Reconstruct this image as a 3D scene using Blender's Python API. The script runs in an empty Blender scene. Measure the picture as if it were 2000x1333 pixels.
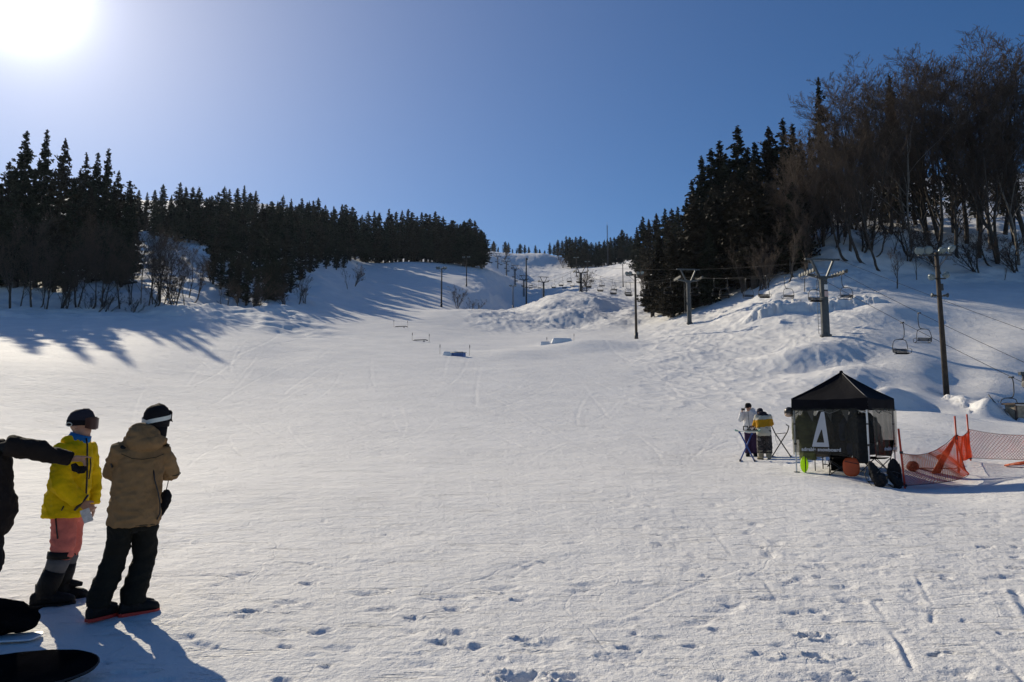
import bpy, math, random
import numpy as np
from mathutils import Vector, Matrix, Euler, noise as mnoise
R = math.radians
random.seed(7)
RNG = np.random.default_rng(11)
scene = bpy.context.scene
COL = scene.collection

# ------------------------------------------------------------------ camera
F = 1428.0                       # focal length in photograph pixels (2000 wide)
CAM_H = 1.70
PITCH = math.atan((830.0 - 666.5) / F)
CP, SP = math.cos(PITCH), math.sin(PITCH)
cam_data = bpy.data.cameras.new("camera")
cam_data.sensor_width = 36.0
cam_data.lens = F / 2000.0 * 36.0
cam_data.clip_start = 0.05
cam_data.clip_end = 6000.0
cam = bpy.data.objects.new("camera", cam_data)
COL.objects.link(cam)
cam.location = (0, 0, CAM_H)
cam.rotation_euler = (R(90) + PITCH, 0, 0)
scene.camera = cam

def at(u, v, d):
    """world point seen at photo pixel (u, v) and standing d metres ahead (+Y)"""
    a = (u - 1000.0) / F
    b = (666.5 - v) / F
    s = d / (CP - b * SP)
    return Vector((a * s, d, CAM_H + s * (SP + b * CP)))

def zof(u, v, d):
    return at(u, v, d).z

# ------------------------------------------------------------------ sun and sky
SUN_DIR = (at(43, -20, 1000.0) - Vector((0, 0, CAM_H))).normalized()
SUN_EL = math.asin(SUN_DIR.z)
SUN_AZ = math.atan2(SUN_DIR.x, SUN_DIR.y)      # clockwise from +Y
world = bpy.data.worlds.new("World")
scene.world = world
world.use_nodes = True
wn, wl = world.node_tree.nodes, world.node_tree.links
wn.clear()
w_out = wn.new("ShaderNodeOutputWorld")
w_bg = wn.new("ShaderNodeBackground")
w_bg.inputs["Strength"].default_value = 0.083
sky = wn.new("ShaderNodeTexSky")
sky.sky_type = 'NISHITA'
sky.sun_disc = False
sky.sun_elevation = SUN_EL
sky.sun_rotation = SUN_AZ
sky.altitude = 1200.0
sky.air_density = 1.0
sky.dust_density = 0.15
sky.ozone_density = 3.5
# bright air around the sun (a function of the direction to the sun only)
tc = wn.new("ShaderNodeTexCoord")
dot = wn.new("ShaderNodeVectorMath"); dot.operation = 'DOT_PRODUCT'
dot.inputs[1].default_value = SUN_DIR
wl.new(tc.outputs["Generated"], dot.inputs[0])
def wmath(op, a, b=None):
    n = wn.new("ShaderNodeMath"); n.operation = op
    for i, x in enumerate((a, b)):
        if x is None: continue
        if isinstance(x, (int, float)): n.inputs[i].default_value = x
        else: wl.new(x, n.inputs[i])
    return n.outputs[0]
ang = wmath('ARCCOSINE', wmath('MINIMUM', dot.outputs["Value"], 0.999999))   # radians from the sun
glow_a = wmath('MULTIPLY', wmath('EXPONENT', wmath('MULTIPLY', ang, -1 / R(1.15))), 75.0)
glow_b = wmath('MULTIPLY', wmath('EXPONENT', wmath('MULTIPLY', ang, -1 / R(5.6))), 4.5)
glow = wmath('ADD', glow_a, glow_b)
veil = wmath('MULTIPLY', wmath('EXPONENT', wmath('MULTIPLY', ang, -1 / R(16.0))), 7.0)      # thin high haze, fading away from the sun
gcol = wn.new("ShaderNodeMixRGB"); gcol.blend_type = 'MULTIPLY'; gcol.inputs[0].default_value = 1.0
gcol.inputs[1].default_value = (1.0, 0.99, 0.95, 1)
wl.new(glow, gcol.inputs[2])
gadd = wn.new("ShaderNodeMixRGB"); gadd.blend_type = 'ADD'; gadd.inputs[0].default_value = 1.0
hsv = wn.new("ShaderNodeHueSaturation"); hsv.inputs["Saturation"].default_value = 1.25; hsv.inputs["Hue"].default_value = 0.505
vcol = wn.new("ShaderNodeMixRGB"); vcol.blend_type = 'MULTIPLY'; vcol.inputs[0].default_value = 1.0
vcol.inputs[1].default_value = (1.0, 0.86, 0.72, 1); wl.new(veil, vcol.inputs[2])
vadd = wn.new("ShaderNodeMixRGB"); vadd.blend_type = 'ADD'; vadd.inputs[0].default_value = 1.0
wl.new(sky.outputs[0], hsv.inputs["Color"]); wl.new(hsv.outputs[0], vadd.inputs[1]); wl.new(vcol.outputs[0], vadd.inputs[2]); wl.new(vadd.outputs[0], gadd.inputs[1]); wl.new(gcol.outputs[0], gadd.inputs[2])
wl.new(gadd.outputs[0], w_bg.inputs["Color"])
wl.new(w_bg.outputs[0], w_out.inputs["Surface"])

sun_data = bpy.data.lights.new("sun", 'SUN')
sun_data.energy = 4.7
sun_data.angle = R(0.5)
sun_data.color = (1.0, 0.885, 0.685)
sun = bpy.data.objects.new("sun", sun_data)
COL.objects.link(sun)
sun.rotation_euler = SUN_DIR.to_track_quat('Z', 'Y').to_euler()
sun.location = (-40, 60, 80)

scene.view_settings.view_transform = 'Standard'
scene.view_settings.look = 'None'
scene.view_settings.exposure = -0.06
scene.view_settings.gamma = 1.0
scene.view_settings.use_curve_mapping = False
scene.cycles.max_bounces = 6
scene.cycles.diffuse_bounces = 3
scene.cycles.transparent_max_bounces = 24

# ------------------------------------------------------------------ objects
def tag(o, label=None, cat=None, group=None, kind=None):
    if label: o["label"] = label
    if cat: o["category"] = cat
    if group: o["group"] = group
    if kind: o["kind"] = kind
    return o

def thing(name, label, cat, loc=(0, 0, 0), rz=0.0, group=None):
    o = bpy.data.objects.new(name, None)
    COL.objects.link(o)
    o.location = loc
    o.rotation_euler = (0, 0, rz)
    return tag(o, label, cat, group)

def copy_tree(o, parent=None):
    c = o.copy()
    COL.objects.link(c)
    c.parent = parent
    for ch in [k for k in bpy.data.objects if k.parent == o]:
        copy_tree(ch, c)
    return c

# ------------------------------------------------------------------ mesh builder
class MB:
    def __init__(self):
        self.v, self.f = [], []
    def add(self, vs, fs):
        b = len(self.v)
        self.v.extend([tuple(p) for p in vs])
        self.f.extend([tuple(b + i for i in q) for q in fs])
        return self
    def box(self, c, s, rot=None):
        c = Vector(c); hx, hy, hz = s[0] / 2, s[1] / 2, s[2] / 2
        P = [Vector((x, y, z)) for z in (-hz, hz) for y in (-hy, hy) for x in (-hx, hx)]
        if rot is not None: P = [rot @ p for p in P]
        return self.add([c + p for p in P],
                        [(0, 2, 3, 1), (4, 5, 7, 6), (0, 1, 5, 4), (2, 6, 7, 3), (0, 4, 6, 2), (1, 3, 7, 5)])
    def bar(self, a, b, w, h=None, up=(0, 0, 1)):
        a, b = Vector(a), Vector(b); h = h or w
        d = (b - a); L = d.length; d.normalize()
        upv = Vector(up)
        if abs(d.dot(upv)) > 0.98: upv = Vector((1, 0, 0))
        x = d.cross(upv).normalized(); z = x.cross(d)
        m = Matrix((x, d, z)).transposed()
        return self.box((a + b) / 2, (w, L, h), m)
    def tube(self, pts, rad, n=8, cap=True, ell=None, up=(0, 0, 1)):
        """tube through pts; rad number or list; ell: list of (a,b) radii instead, a along side, b along up-ish"""
        pts = [Vector(p) for p in pts]
        k = len(pts)
        if ell is None:
            r = rad if isinstance(rad, (list, tuple)) else [rad] * k
            ell = [(q, q) for q in r]
        upv = Vector(up)
        vs, fs = [], []
        prev = None
        for i, p in enumerate(pts):
            t = (pts[min(i + 1, k - 1)] - pts[max(i - 1, 0)])
            if t.length < 1e-9: t = Vector((0, 0, 1))
            t.normalize()
            if prev is None:
                s = t.cross(upv)
                if s.length < 0.15: s = t.cross(Vector((0, 1, 0)))
                if s.length < 0.15: s = t.cross(Vector((1, 0, 0)))
            else:
                s = prev - t * prev.dot(t)
                if s.length < 1e-6: s = t.orthogonal()
            s.normalize(); prev = s
            w = s.cross(t)
            for j in range(n):
                a = 2 * math.pi * j / n
                vs.append(p + s * (math.cos(a) * ell[i][0]) + w * (math.sin(a) * ell[i][1]))
        for i in range(k - 1):
            for j in range(n):
                j2 = (j + 1) % n
                fs.append((i * n + j, i * n + j2, (i + 1) * n + j2, (i + 1) * n + j))
        if cap:
            fs.append(tuple(range(n - 1, -1, -1)))
            fs.append(tuple((k - 1) * n + j for j in range(n)))
        return self.add(vs, fs)
    def rings(self, rows, cap=True):
        """rows: list of rings, each a list of n points"""
        n = len(rows[0]); vs = [p for r in rows for p in r]; fs = []
        for i in range(len(rows) - 1):
            for j in range(n):
                j2 = (j + 1) % n
                fs.append((i * n + j, i * n + j2, (i + 1) * n + j2, (i + 1) * n + j))
        if cap:
            fs.append(tuple(range(n - 1, -1, -1)))
            fs.append(tuple((len(rows) - 1) * n + j for j in range(n)))
        return self.add(vs, fs)
    def ball(self, c, r, n=12, m=8, rot=None):
        c = Vector(c)
        if isinstance(r, (int, float)): r = (r, r, r)
        rows = []
        for i in range(1, m):
            th = math.pi * i / m
            row = []
            for j in range(n):
                a = 2 * math.pi * j / n
                q = Vector((r[0] * math.sin(th) * math.cos(a), r[1] * math.sin(th) * math.sin(a), -r[2] * math.cos(th)))
                row.append(c + (rot @ q if rot is not None else q))
            rows.append(row)
        top = Vector((0, 0, r[2])); 
        if rot is not None: top = rot @ top
        b = len(self.v)
        self.rings(rows, cap=False)
        self.v.append(tuple(c - top)); self.v.append(tuple(c + top))
        B, T = len(self.v) - 2, len(self.v) - 1
        for j in range(n):
            j2 = (j + 1) % n
            self.f.append((b + j2, b + j, B))
            self.f.append((b + (m - 2) * n + j, b + (m - 2) * n + j2, T))
        return self
    def grid(self, fn, nu, nv):
        vs = [fn(i / nu, j / nv) for j in range(nv + 1) for i in range(nu + 1)]
        w = nu + 1
        fs = [(j * w + i, j * w + i + 1, (j + 1) * w + i + 1, (j + 1) * w + i) for j in range(nv) for i in range(nu)]
        return self.add(vs, fs)
    def plate(self, poly, t, axis='y', off=0.0):
        """polygon (list of (a,b)) in xz (axis y) or xy (axis z) with thickness t"""
        n = len(poly)
        if axis == 'y':
            A = [(a, off - t / 2, b) for a, b in poly]; B = [(a, off + t / 2, b) for a, b in poly]
        else:
            A = [(a, b, off - t / 2) for a, b in poly]; B = [(a, b, off + t / 2) for a, b in poly]
        fs = [tuple(range(n)), tuple(range(2 * n - 1, n - 1, -1))]
        fs += [(i, i + n, (i + 1) % n + n, (i + 1) % n) for i in range(n)]
        return self.add(A + B, fs)
    def mesh(self, name, mat=None, smooth=True):
        me = bpy.data.meshes.new(name)
        me.from_pydata(self.v, [], self.f)
        if smooth:
            me.polygons.foreach_set("use_smooth", [True] * len(me.polygons))
        if mat: me.materials.append(mat)
        me.update()
        return me
    def build(self, name, mat=None, parent=None, smooth=True, angle=None):
        me = self.mesh(name, mat, smooth)
        if angle is not None:
            try: me.set_sharp_from_angle(angle=R(angle))
            except Exception: pass
        o = bpy.data.objects.new(name, me)
        COL.objects.link(o)
        o.parent = parent
        return o

def remeshed(name, mb, voxel, mat, parent=None, smooth_it=4, disp=0.0, disp_scale=0.1, ydisp=None, fold=None, label=None):
    """union the overlapping closed pieces of mb into ONE continuous skin, soften it, and crumple it a little"""
    me = mb.mesh(name + "_raw", None)
    o = bpy.data.objects.new(name + "_raw", me)
    COL.objects.link(o)
    m = o.modifiers.new("r", 'REMESH'); m.mode = 'VOXEL'; m.voxel_size = voxel; m.use_smooth_shade = True
    if smooth_it:
        s = o.modifiers.new("s", 'SMOOTH'); s.iterations = smooth_it; s.factor = 0.5
    dg = bpy.context.evaluated_depsgraph_get()
    dg.update()
    out = bpy.data.meshes.new_from_object(o.evaluated_get(dg))
    out.name = name
    bpy.data.objects.remove(o); bpy.data.meshes.remove(me)
    n = len(out.vertices)
    if n and (disp or fold):
        co = np.empty(n * 3, dtype=np.float32); no = np.empty(n * 3, dtype=np.float32)
        out.vertices.foreach_get("co", co); out.vertex_normals.foreach_get("vector", no)
        co = co.reshape(-1, 3); no = no.reshape(-1, 3)
        if disp:
            dd = np.array([mnoise.noise(Vector((p[0] / disp_scale, p[1] / disp_scale, p[2] / (disp_scale * 0.6)))) * 0.65
                           + mnoise.noise(Vector((p[0] / disp_scale * 2.3 + 5, p[1] / disp_scale * 2.3, p[2] / disp_scale * 2.9))) * 0.35 for p in co], dtype=np.float32)
            co += no * (dd * disp)[:, None]
        if fold:
            co += no * np.array([fold(p) for p in co], dtype=np.float32)[:, None]
        out.vertices.foreach_set("co", co.ravel())
    out.polygons.foreach_set("use_smooth", [True] * len(out.polygons))
    out.materials.clear()
    if mat: out.materials.append(mat)
    out.update()
    ob = bpy.data.objects.new(name, out)
    COL.objects.link(ob)
    ob.parent = parent
    if label: ob["label"] = label
    return ob

# ------------------------------------------------------------------ materials
def mat(name, col, rough=0.6, var=0.25, scale=8.0, bump=0.0, bscale=60.0, metal=0.0, spec=0.5, coat=0.0, sheen=0.0, trans=0.0, detail=4.0):
    m = bpy.data.materials.new(name)
    m.use_nodes = True
    nt = m.node_tree; nd, lk = nt.nodes, nt.links
    b = nd["Principled BSDF"]
    b.inputs["Roughness"].default_value = rough
    b.inputs["Metallic"].default_value = metal
    b.inputs["Specular IOR Level"].default_value = spec
    b.inputs["Coat Weight"].default_value = coat
    b.inputs["Sheen Weight"].default_value = sheen
    t = nd.new("ShaderNodeTexCoord")
    nz = nd.new("ShaderNodeTexNoise"); nz.inputs["Scale"].default_value = scale; nz.inputs["Detail"].default_value = detail
    lk.new(t.outputs["Object"], nz.inputs["Vector"])
    rp = nd.new("ShaderNodeValToRGB")
    lo = [max(0, c * (1 - var)) for c in col[:3]]; hi = [min(1, c * (1 + var)) for c in col[:3]]
    rp.color_ramp.elements[0].position = 0.3; rp.color_ramp.elements[0].color = (*lo, 1)
    rp.color_ramp.elements[1].position = 0.7; rp.color_ramp.elements[1].color = (*hi, 1)
    lk.new(nz.outputs["Fac"], rp.inputs["Fac"])
    lk.new(rp.outputs["Color"], b.inputs["Base Color"])
    if bump:
        n2 = nd.new("ShaderNodeTexNoise"); n2.inputs["Scale"].default_value = bscale; n2.inputs["Detail"].default_value = 5
        lk.new(t.outputs["Object"], n2.inputs["Vector"])
        bp = nd.new("ShaderNodeBump"); bp.inputs["Strength"].default_value = min(1, bump); bp.inputs["Distance"].default_value = 0.02
        lk.new(n2.outputs["Fac"], bp.inputs["Height"]); lk.new(bp.outputs["Normal"], b.inputs["Normal"])
    if trans:
        tr = nd.new("ShaderNodeBsdfTranslucent"); lk.new(rp.outputs["Color"], tr.inputs["Color"])
        mx = nd.new("ShaderNodeMixShader"); mx.inputs[0].default_value = trans
        lk.new(b.outputs[0], mx.inputs[1]); lk.new(tr.outputs[0], mx.inputs[2])
        lk.new(mx.outputs[0], nd["Material Output"].inputs["Surface"])
    return m
# ------------------------------------------------------------------ the snow slope
def plane_z(d):
    return -0.10 + 0.034 * d
CPT = {   # photo column: [(metres ahead, photo row of the snow there), ...]
 -900: [(31, 815), (38, 750), (46, 698), (54, 678), (75, 643), (95, 615), (112, 600), (130, 555), (180, 450), (300, 380), (600, 375)],
 -400: [(31, 816), (38, 754), (46, 701), (54, 680), (75, 645), (95, 618), (113, 602), (130, 560), (180, 460), (300, 385), (600, 380)],
 0:   [(31, 820), (38, 760), (46, 706), (54, 684), (75, 650), (95, 625), (112, 609), (116, 603), (122, 588), (132, 560), (150, 515), (190, 450), (240, 412), (300, 395), (600, 385)],
 150: [(32, 830), (39, 770), (47, 719), (57, 690), (80, 650), (100, 624), (113, 611), (117, 604), (123, 590), (135, 560), (150, 530), (190, 465), (300, 400), (600, 388)],
 300: [(40, 790), (50, 740), (60, 702), (80, 654), (100, 628), (114, 616), (119, 607), (126, 596), (138, 570), (180, 500), (250, 445), (350, 410), (600, 392)],
 400: [(40, 802), (60, 722), (80, 666), (105, 621), (122, 601), (132, 597), (150, 575), (180, 530), (210, 490), (240, 464), (350, 415), (600, 396)],
 480: [(60, 730), (80, 675), (110, 630), (128, 605), (136, 601), (150, 585), (175, 557), (230, 495), (350, 430), (600, 400)],
 560: [(40, 808), (60, 740), (80, 688), (110, 641), (135, 606), (142, 602), (160, 583), (185, 556), (230, 500), (350, 440), (600, 405)],
 630: [(80, 692), (110, 649), (140, 614), (170, 585), (190, 560), (230, 525), (300, 480), (450, 440), (700, 420)],
 700: [(40, 808), (60, 742), (80, 697), (110, 656), (150, 615), (190, 584), (250, 547), (300, 523), (330, 513), (360, 510), (450, 498), (700, 470)],
 780: [(80, 699), (110, 659), (150, 620), (190, 590), (250, 554), (300, 528), (335, 514), (370, 512), (450, 508), (700, 485)],
 850: [(40, 808), (60, 743), (80, 701), (110, 662), (150, 625), (190, 599), (250, 561), (300, 534), (345, 515), (380, 513), (450, 509), (700, 494)],
 905: [(110, 666), (150, 632), (193, 605), (262, 558), (320, 534), (380, 518), (430, 513), (500, 508), (700, 494)],
 955: [(80, 704), (110, 668), (150, 637), (190, 610), (225, 586), (262, 562), (300, 546), (350, 530), (430, 512), (520, 499), (600, 492), (750, 485)],
 1005: [(60, 744), (80, 705), (110, 669), (140, 648), (170, 622), (190, 610), (230, 606), (290, 600), (330, 574), (352, 557), (420, 542), (490, 528), (560, 517), (600, 499), (640, 497), (800, 487)],
 1060: [(80, 705), (110, 668), (140, 645), (170, 612), (190, 590), (205, 585), (240, 594), (285, 590), (330, 568), (380, 553), (450, 540), (530, 529), (575, 521), (605, 498), (640, 497), (800, 488)],
 1137: [(110, 665), (140, 641), (170, 608), (193, 576), (205, 572), (240, 578), (280, 568), (330, 552), (420, 537), (500, 527), (570, 521), (620, 514), (800, 490)],
 1190: [(110, 663), (140, 640), (175, 606), (205, 582), (250, 572), (300, 560), (380, 541), (450, 531), (550, 521), (800, 492)],
 1243: [(60, 745), (80, 703), (110, 663), (140, 640), (175, 612), (215, 590), (250, 575), (300, 556), (350, 528), (450, 510), (600, 505), (800, 485)],
 1300: [(80, 697), (110, 655), (128, 632), (150, 610), (180, 590), (220, 560), (280, 520), (400, 495), (700, 470)],
 1352: [(40, 805), (60, 747), (80, 694), (100, 657), (116, 636), (128, 614), (150, 588), (200, 540), (300, 490), (600, 450)],
 1440: [(40, 803), (60, 742), (75, 702), (95, 648), (108, 614), (125, 588), (150, 545), (200, 490), (350, 430), (600, 410)],
 1520: [(40, 802), (60, 736), (75, 690), (90, 638), (100, 600), (112, 570), (130, 530), (160, 475), (250, 420), (500, 390)],
 1617: [(28, 850), (40, 801), (55, 738), (66, 698), (77, 660), (88, 630), (96, 606), (106, 570), (116, 524), (126, 482), (136, 454), (152, 438), (200, 412), (400, 370)],
 1700: [(28, 840), (38, 808), (48, 771), (60, 730), (72, 682), (82, 642), (92, 606), (102, 574), (112, 540), (122, 500), (132, 464), (152, 438), (220, 402), (400, 360)],
 1800: [(30, 830), (38, 800), (46, 780), (53, 759), (62, 726), (76, 670), (88, 625), (103, 566), (109, 556), (118, 533), (127, 497), (136, 460), (155, 438), (220, 404), (400, 355)],
 1860: [(30, 832), (38, 806), (46, 793), (53, 779), (60, 752), (74, 684), (90, 620), (105, 565), (111, 558), (120, 536), (129, 500), (138, 462), (158, 438), (220, 404), (400, 350)],
 1930: [(30, 838), (37, 825), (43, 818), (50, 798), (58, 757), (72, 686), (90, 615), (105, 564), (111, 559), (121, 538), (130, 502), (139, 464), (160, 438), (220, 404), (400, 350)],
 2000: [(30, 842), (36, 832), (44, 824), (51, 810), (57, 772), (64, 730), (76, 662), (90, 608), (105, 563), (112, 557), (122, 537), (131, 502), (140, 464), (161, 436), (220, 404), (400, 345)],
 2400: [(30, 840), (38, 826), (46, 818), (53, 795), (62, 738), (76, 652), (90, 598), (104, 556), (113, 548), (128, 528), (144, 488), (160, 448), (186, 425), (400, 330)],
 3000: [(30, 836), (38, 815), (48, 790), (64, 735), (92, 620), (112, 550), (122, 540), (150, 480), (190, 415), (400, 320)],
}
EXTRA = [(1702, 17.5, 943), (1557, 18.8, 922), (1750, 18.8, 913), (1765, 17.0, 956), (1873, 19.5, 926), (1895, 22, 899),
         (2000, 22, 896), (2000, 18, 930), (1480, 23, 896), (1300, 23, 895), (1000, 23, 895), (600, 23, 895), (0, 23, 894), (-500, 23, 893), (2600, 23, 890)]
def Sc(y):
    y = np.asarray(y, dtype=float)
    return np.where(y > 0, np.sqrt(np.maximum(y, 0) ** 2 + 16.0), 4.0)
_P, _G = [], []
def _cp(u, d, z):
    x = (at(u, 700, d)).x
    s = float(Sc(d))
    _P.append((x / s, math.log(s))); _G.append((z - CAM_H) / s)
for _u, _L in CPT.items():
    for _d, _v in _L: _cp(_u, _d, zof(_u, _v, _d))
for _u, _d, _v in EXTRA: _cp(_u, _d, zof(_u, _v, _d))
for _u in (-2500, -900, -400, 0, 400, 800, 1200, 1500, 1700, 2000, 2500, 4000):
    for _d in (8.0, 11.0, 14.5): _cp(_u, _d, plane_z(_d))
_P = np.array(_P); _G = np.array(_G)
_KX, _KY = 1.9, 1.0
def _phi(r2):
    return 0.5 * r2 * np.log(r2 + 1e-12)
def _feat(c, w): return np.stack([c * _KX, w * _KY], -1)
_Q = _feat(_P[:, 0], _P[:, 1])
_n = len(_Q)
_K = _phi(((_Q[:, None] - _Q[None]) ** 2).sum(-1)) + np.eye(_n) * 2e-4
_A = np.zeros((_n + 3, _n + 3)); _A[:_n, :_n] = _K
_A[:_n, _n] = 1; _A[:_n, _n + 1:] = _Q; _A[_n, :_n] = 1; _A[_n + 1:, :_n] = _Q.T
_W = np.linalg.solve(_A, np.concatenate([_G, np.zeros(3)]))
def tps(c, w):
    q = _feat(c.ravel(), w.ravel()); out = np.empty(len(q))
    for i in range(0, len(q), 20000):
        b = q[i:i + 20000]
        r2 = (b ** 2).sum(1)[:, None] + (_Q ** 2).sum(1)[None] - 2 * b @ _Q.T
        out[i:i + 20000] = _phi(np.maximum(r2, 0)) @ _W[:_n] + _W[_n] + b @ _W[_n + 1:]
    return out.reshape(c.shape)

# gradient noise, vectorised
_perm = RNG.permutation(512); _ga = RNG.uniform(0, 2 * np.pi, 512); _gx, _gy = np.cos(_ga), np.sin(_ga)
def pnoise(x, y):
    xi = np.floor(x).astype(int); yi = np.floor(y).astype(int)
    xf = x - xi; yf = y - yi
    sx = xf * xf * xf * (xf * (xf * 6 - 15) + 10); sy = yf * yf * yf * (yf * (yf * 6 - 15) + 10)
    def g(i, j, dx, dy):
        h = _perm[(_perm[i & 511] + j) & 511]
        return _gx[h] * dx + _gy[h] * dy
    a = g(xi, yi, xf, yf); b = g(xi + 1, yi, xf - 1, yf); c = g(xi, yi + 1, xf, yf - 1); d = g(xi + 1, yi + 1, xf - 1, yf - 1)
    return (a + sx * (b - a)) * (1 - sy) + (c + sx * (d - c)) * sy
def fbm(x, y, o=4, gain=0.5):
    s = 0; a = 1.0; f = 1.0
    for _ in range(o):
        s = s + a * pnoise(x * f + 17.3 * f, y * f - 9.1 * f); a *= gain; f *= 2.03
    return s
def cells(x, y):
    """distance to the nearest jittered cell point and that cell's own random number"""
    xi = np.floor(x).astype(int); yi = np.floor(y).astype(int)
    best = np.full(x.shape, 9.0); idv = np.zeros(x.shape)
    for dx in (-1, 0, 1):
        for dy in (-1, 0, 1):
            i, j = xi + dx, yi + dy
            h = _perm[(_perm[i & 511] + j) & 511]
            px = i + 0.5 + 0.42 * _gx[h]; py = j + 0.5 + 0.42 * _gy[h]
            r = np.hypot(x - px, y - py)
            m = r < best
            best = np.where(m, r, best); idv = np.where(m, (h % 97) / 96.0, idv)
    return best, idv
def sstep(a, b, x):
    t = np.clip((x - a) / (b - a), 0, 1); return t * t * (3 - 2 * t)

# (photo column, metres ahead, height in metres, half width in columns, half depth in metres): drifts, mounds and hollows
BUMPS = [
 (1150, 97, 1.0, 95, 6, 2), (1000, 88, 0.4, 60, 5, 2),                 # kicker mound in front of the pole
 (935, 165, 2.2, 95, 15, 2), (985, 146, 0.8, 70, 8, 2),
 (960, 232, -3.6, 60, 26, 2), (915, 222, -2.5, 26, 20, 2), (1010, 255, -3.0, 50, 24, 2),   # hollow behind the ridge
 (1120, 160, 1.6, 60, 8, 2), (1080, 176, 1.2, 40, 8, 2), (1165, 178, 1.6, 36, 8, 2), (1200, 150, 1.0, 45, 8, 2),
 (1120, 148, -1.1, 60, 7, 2), (1240, 168, 1.2, 30, 10, 2),
 (1100, 430, -6.0, 70, 45, 2), (1010, 470, -5.0, 70, 40, 2),
 (1590, 64, -0.9, 75, 3.2, 2), (1560, 70, 0.8, 90, 3.5, 2), (1680, 58, 0.6, 60, 4, 2), (1680, 66, -0.35, 60, 3, 2),
 (1730, 47, 0.7, 45, 3.5, 2), (1790, 43, -0.8, 60, 2.6, 2), (1850, 40, -0.6, 60, 2.0, 2), (1690, 50, -0.8, 60, 2.5, 2),
 (1895, 47.5, 0.35, 40, 2.2, 2), (1930, 44, 0.7, 30, 1.6, 2), (1950, 51, -0.7, 45, 2.2, 2), (2010, 54, -0.7, 30, 2.0, 2),
 (1960, 68, 0.3, 80, 5, 2), (1800, 68, 0.35, 70, 6, 2), (1700, 76, 0.4, 60, 6, 2), (1900, 92, 0.7, 120, 6, 2), (1740, 90, 0.6, 80, 4, 2),
 (440, 140, -1.8, 60, 9, 2), (520, 133, 0.8, 60, 4, 2), (350, 118, 0.7, 60, 4, 2), (430, 127, 0.7, 50, 3.5, 2),
 (390, 160, 1.2, 30, 6, 2), (420, 185, 1.4, 30, 7, 2), (400, 205, 1.4, 24, 6, 2), (330, 135, 1.0, 30, 6, 2),
]
STEP_LINES = [   # broken snow wall left by the plough: [(column, metres ahead)], height, width
 ([(1440, 100), (1500, 98), (1560, 97.5), (1620, 97), (1690, 96), (1730, 97)], 1.0, 1.2),
 ([(1858, 51), (1875, 49.5), (1905, 46.5), (1935, 43.5), (1950, 41.5)], 0.4, 0.9),
]
def seg_dist(x, y, pts):
    best = np.full(x.shape, 1e9); sgn = np.zeros(x.shape); al = np.zeros(x.shape); acc = 0.0
    for (ax, ay), (bx, by) in zip(pts[:-1], pts[1:]):
        L = math.hypot(bx - ax, by - ay); tx, ty = (bx - ax) / L, (by - ay) / L
        t = np.clip((x - ax) * tx + (y - ay) * ty, 0, L)
        qx, qy = ax + tx * t, ay + ty * t
        r = np.hypot(x - qx, y - qy)
        m = r < best
        best = np.where(m, r, best); sgn = np.where(m, np.sign((x - ax) * ty - (y - ay) * tx), sgn); al = np.where(m, acc + t, al)
        acc += L
    return best, sgn, al, acc
PRINTS = []      # footprints and pits: x, y, angle, length, depth
def _ug(u, v):   # where a foreground pixel meets the flat part of the snow
    d = 1.80 / ((v - 830.0) / F + 0.034)
    return (u - 1000) / F * d * 0.995, d
for u, v, l, dp in [(1015, 1300, .19, .12), (990, 1318, .10, .06), (1560, 1224, .13, .10), (1600, 1232, .16, .06), (1570, 1262, .13, .10), (610, 1128, .12, .09), (575, 1243, .10, .06), (572, 1302, .10, .05), (1215, 1247, .10, .07), (1340, 1244, .10, .06), (1382, 1213, .09, .06),
                    (1470, 1260, .11, .06), (1535, 1183, .12, .06), (1525, 1128, .11, .06), (1588, 1118, .11, .06), (1645, 1048, .10, .06), (1905, 1060, .15, .09), (1968, 1060, .13, .07), (1965, 1078, .13, .07), (1970, 1100, .16, .07), (1828, 1120, .10, .06), (1800, 1180, .08, .05), (1795, 1260, .08, .05), (1630, 1290, .06, .05),
                    (890, 1175, .14, .07), (810, 1190, .13, .06), (895, 1218, .16, .06), (930, 1245, .15, .05), (1020, 1232, .13, .07), (1010, 1160, .12, .06), (505, 1180, .13, .07), (490, 1190, .10, .05), (555, 1170, .11, .05), (760, 1140, .10, .04), (420, 1240, .16, .05), (770, 1022, .10, .05), (760, 1036, .09, .05), (775, 1046, .08, .05), (855, 1070, .09, .05), (690, 1080, .11, .04),
                    (490, 1068, .09, .06), (395, 1052, .08, .05), (1125, 970, .16, .05), (1130, 1000, .10, .05), (1245, 1028, .13, .05), (1280, 1055, .14, .05), (1100, 1300, .12, .07), (1110, 1312, .1, .06), (1490, 1320, .09, .05), (1060, 1090, .10, .05), (640, 1215, .14, .05)]:
    x_, d_ = _ug(u, v); PRINTS.append((x_, d_, random.uniform(-0.5, 0.5), l * 0.66, dp * 0.62))
def _walk(u, v, ang, n, step=0.66, dep=0.020):
    x_, d_ = _ug(u, v)
    for k in range(n):
        ang += random.uniform(-0.08, 0.08)
        x_ += math.cos(ang) * step; d_ += math.sin(ang) * step
        sd = 0.12 * (1 if k % 2 else -1)
        PRINTS.append((x_ - math.sin(ang) * sd, d_ + math.cos(ang) * sd, ang + random.uniform(-0.2, 0.2), random.uniform(.11, .15), dep * random.uniform(0.6, 1.4)))
_walk(300, 1190, 0.25, 16); _walk(350, 1120, 0.5, 18); _walk(1700, 1300, 1.25, 14); _walk(1560, 1260, 1.5, 14); _walk(1850, 1200, 1.7, 12); _walk(900, 1250, 0.35, 16); _walk(1450, 1080, 0.4, 10); _walk(1250, 1180, 0.2, 12)
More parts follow.
